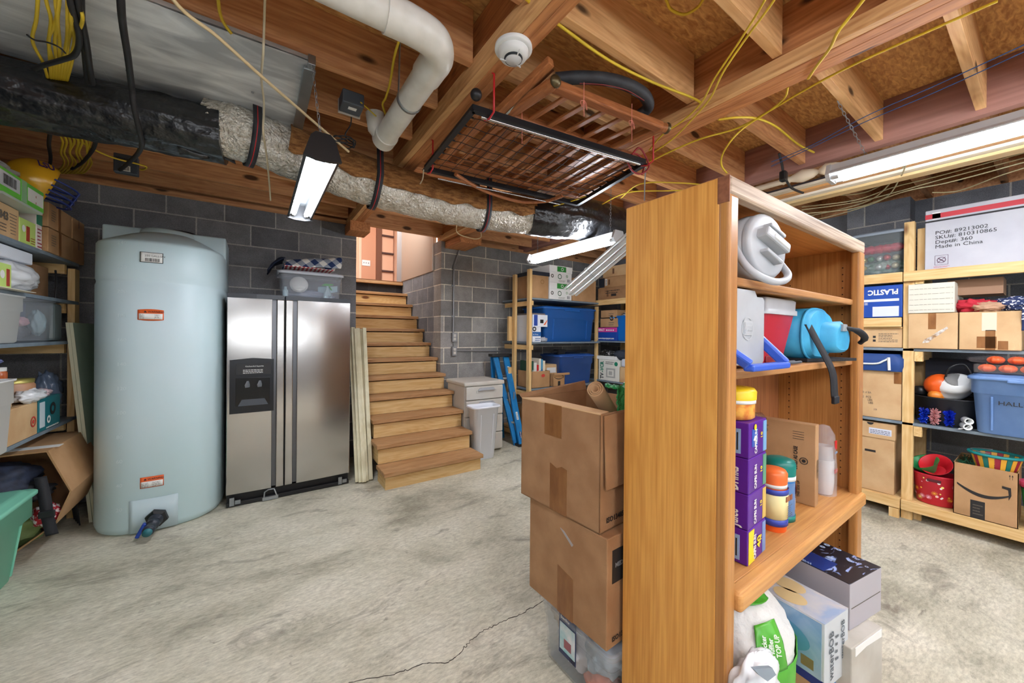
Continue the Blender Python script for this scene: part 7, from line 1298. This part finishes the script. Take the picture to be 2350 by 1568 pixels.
for i, (y, z) in enumerate(((.335, .745), (.33, .785))):
    G().lathe([(.022, 0), (.022, .2), (.015, .2), (.015, 0), (.022, 0)], (XR-.02, y, z+.022), 18, d=(1, .35, 0), cap=(0, 0)).to('plastic_roll', whtP, label=('lower white rolled sheet beside the tinsel pom-poms', 'upper white rolled sheet beside the tinsel pom-poms')[i], cat='roll')
G().grid(lambda u, v: V3((XR-.02+.2*v, .40-.05*u-.02, Z+.003+.03*u*u)), 8, 8).to('plastic_sheet', whtP, solid=.002, label='white curled plastic sheet beside the rolls', cat='sheet')
hb = mt('dusty_blue_plastic', (106, 140, 190), .4, rgb2=(92, 126, 178), ns=6)
a, b = (XR-.06, -.22, Z), (XR+.42, q(2222, 900, x=XR-.06).y, q(2240, 856, x=XR-.06).z)
t, fr = tote('halloween_tote', 'dusty blue lidded tote handwritten HALLOWEEN on the lower right shelf', a, b, hb, hb, taper=.035, side='-x', r=.04, handle=False); txt(t, 'HALLOWEEN', .038, fr, .225, .50, ink, sx=1.1, bold=.0002, off=-.004)
p0 = fr[0]+fr[1]*.16+fr[2]*(fr[4]-.045)+V3((-.006, 0, 0)); G().bar(p0, p0+fr[1]*.25, .014, .022).to('handle', hb, t, bev=.006)
zb = b[2]+.004; t = E('clamshell', 'clear plastic clamshell of small orange pumpkins on the dusty blue tote', 'package', (XR+.05, .1, zb)); G().loft([rr(XR-.05, -.16, XR+.12, b[1]-.02, .01, zb), rr(XR-.05, -.16, XR+.12, b[1]-.02, .01, zb+.055)]).to('shell', mt('clamshell_clear', (226, 214, 206), .1, alpha=.10), t)
po = mt('pumpkin_orange', (228, 96, 40), .5, rgb2=(206, 76, 30), ns=20); proto = None
for r_ in range(2):
    for k in range(4):
        c = V3((XR+.0+.03*r_, b[1]-.075-.086*k-.035*r_, zb+.030+.056*r_)); 
        if proto is None:
            proto = E('toy_pumpkin', 'first orange toy pumpkin from the left in the lower row of the clear packs', 'toy pumpkin', (0, 0, 0), group='toy pumpkins on the dusty blue tote')
            g = G(); g.grid(lambda u, v: V3((math.sin(PI*v)*math.cos(2*PI*u), math.sin(PI*v)*math.sin(2*PI*u), math.cos(PI*v)*.64))*(.042*(1-.10*abs(math.cos(4*2*PI*u)))), 48, 12, cu=True); g.to('pumpkin_body', po, proto); G().tube([(0, 0, .02), (.002, 0, .032)], .004, 6).to('stem', M('stem', (90, 80, 50), .7), proto); first = c; continue
        dup(proto, Matrix.Translation(c), label='%s orange toy pumpkin from the left in the %s row of the clear packs' % (('first', 'second', 'third', 'fourth', 'fifth', 'sixth')[k], ('lower', 'upper')[r_]))
proto.matrix_world = Matrix.Translation(first)
blob((XR+.04, .12, zb+.085), .045, .2, 3, 111, sq=(1, 5, .8)).to('net_bag', M('net', (200, 190, 190), .2, alpha=.06), label='thin clear film over the upper row of toy pumpkins', cat='bag')
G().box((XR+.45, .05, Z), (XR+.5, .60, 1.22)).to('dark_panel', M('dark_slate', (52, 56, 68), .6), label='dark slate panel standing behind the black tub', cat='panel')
# bottom z .15
Z = .151
fl_ = M('file_lid', (196, 146, 98), .8)
t, fr = carton('file_box', 'tall tan file box with a lid and hand hole on the bottom right shelf', (XR+.01, .70, Z), (XR+.4, 1.08, .58), cardL, '-x', None); G().box((XR+.0, .695, .58), (XR+.41, 1.09, .70)).to('lid', cardL, t, bev=.003); pl(t, 'hand_hole', ink, fr, .55, .72, .72, .76); f2 = face((XR, .695, .58), (XR+.4, 1.09, .70), '-x'); o = pl(t, 'label', M('label_lav', (1, 1, 1)), f2, .62, .25, .95, .65); lines(t, ink, f2, .64, .3, .93, .6, 3); ring_print(t, 'finger_notch', ink, f2, .64, 1.0, .02, 0, 12, PI, 2*PI)
c = (XR+.10, .492, Z+.001); rt2 = bpy.data.materials.new('snow_red'); rt2 = mt('snowflake_red', (190, 28, 48), .35, rgb2=(196, 34, 54), ns=4)
t = E('red_tub', 'red oval party tub with snowflakes and dots on the bottom right shelf', 'tub', c); G().lathe([(.095, 0), (.10, .006), (.122, .21), (.127, .216), (.122, .222), (.115, .21), (.095, .012)], c, 40, sx=.8, x=(1, 0, 0)).to('tub_body', rt2, t)
rnd = random.Random(4)
for k in range(34):
    A = rnd.uniform(.55*PI, 1.45*PI); z = rnd.uniform(.02, .19); R_ = .10+.022*z/.21+.0012; nrm = V3((math.cos(A)*1.0, math.sin(A)*.8, -.1)).normalized(); p = V3((c[0]+R_*.8*math.cos(A), c[1]+R_*math.sin(A), c[2]+z)); U = V3((0, 0, 1)).cross(nrm).normalized(); fr = (p, U, nrm.cross(U), 1, 1); cm_ = M('dot%d' % (k % 4), [(240, 220, 120), (240, 180, 200), (240, 236, 230), (240, 170, 60)][k % 4], .5)
    if k % 3: ring_print(t, 'dot_print', cm_, fr, 0, 0, rnd.uniform(.004, .009), 0, 12, off=.001)
    else:
        g = G()
        for s_ in range(6): B = PI*s_/6; g.add([p+nrm*.0015+(U*math.cos(B+e)+fr[2]*math.sin(B+e))*.017*sg for sg, e in ((1, -.05), (1, .05), (-1, -.05), (-1, .05))], [(0, 1, 2, 3)])
        g.to('snowflake_print', cm_, t)
G().box((c[0]-.100, c[1]-.035, Z+.175), (c[0]-.093, c[1]+.035, Z+.195)).to('handle_slot', M('slot_dark', (80, 20, 30), .6), t, bev=.003)
gm, rm_ = M('kelly_green', (36, 150, 80), .4), M('bowl_red', (206, 30, 44), .35)
for nm, mm_, cc, dd, lab in (('green_bowl', gm, (c[0]-.01, c[1]+.055, Z+.27), (-.35, .3, .8), 'green plastic bowl tilted in the red tub'), ('red_bowl', rm_, (c[0]-.02, c[1]-.005, Z+.275), (-.7, .15, .65), 'red plastic bowl facing out of the red tub')):
    G().lathe([(.04, -.05), (.085, .03), (.089, .033), (.084, .03), (.035, -.045)], cc, 32, d=dd).to(nm, mm_, label=lab, cat='bowl')
a, b = (XR-.03, q(2338, 1100, x=XR-.03).y, Z), (XR+.36, q(2188, 1100, x=XR-.03).y, q(2190, 1060, x=XR-.03).z)
t, fr = carton('delivery_box', 'open brown delivery box with a black curved arrow print on the bottom right shelf', a, b, card, '-x', None, open_=True); smile(t, fr, .06, .86, .62, .17, .05, ink); pl(t, 'black_tape', ink, fr, .28, 0, .51, .34); lines(t, inkG, fr, .32, .08, .48, .3, 4)
for k in range(2): pl(t, 'up_arrow', ink, fr, .86+.04*k, .86, .885+.04*k, .95, poly=[(.4, 0), (.6, 0), (.6, .6), (1, .6), (.5, 1), (0, .6), (.4, .6)])
g = G(); rnd = random.Random(8)
for k in range(420):
    p = V3((rnd.uniform(a[0]+.03, b[0]-.05), rnd.uniform(a[1]+.10, b[1]-.02), b[2]-.02+rnd.uniform(-.03, .02))); d = V3((rnd.gauss(0, 1), rnd.gauss(0, 1), rnd.gauss(0, .6)+.3)).normalized(); g.bar(p, p+d*.035, .002, .002)
g.to('garland', M('pine_green', (26, 84, 56), .6), label='dark green tinsel garland heaped in the delivery box', cat='garland', kind='stuff')
bc_ = V3((XR+.07, (a[1]+b[1])/2-.04, b[2]-.03)); t = E('striped_basket', 'wooden-slat basket with red, gold and teal stripes in the delivery box', 'basket', bc_); n = 26
for k in range(n):
    A0, A1 = 2*PI*k/n, 2*PI*(k+.92)/n; P = lambda A, r_, z: bc_+V3((r_*math.cos(A)*.9, r_*math.sin(A), z)); g = G(); g.add([P(A0, .085, 0), P(A1, .085, 0), P(A1, .115, .115), P(A0, .115, .115)], [(0, 1, 2, 3)]); g.to('slat', (M('slat_gold', (226, 166, 50), .5), M('slat_red', (150, 30, 50), .5), M('slat_gold', (1, 1, 1)), M('slat_teal', (20, 110, 100), .5))[k % 4], t, solid=.003)
G().tube([bc_+V3((.118*math.cos(2*PI*i/36)*.9, .118*math.sin(2*PI*i/36), .112)) for i in range(36)], .010, 8, closed=True).to('rim', M('teal_rim', (20, 130, 130), .4), t); G().tube([bc_+V3((.09*math.cos(A), .11*math.sin(A), .125)) for A in [PI*.5-1.4+i*.28 for i in range(11)]], .003, 6).to('wire_handle', steel, t)
G().lathe([(.09, 0), (.10, .02), (.095, .035)], (XR+.06, a[1]-.09, .42), 28).to('pink_tray', M('bowl_pink', (206, 70, 110), .4), label='pink round tray edge right of the delivery box', cat='tray'); G().lathe([(.06, 0), (.085, .26)], (XR+.06, a[1]-.09, Z+.001), 28).to('green_bucket', gm, label='green bucket right of the delivery box under the pink tray', cat='bucket')
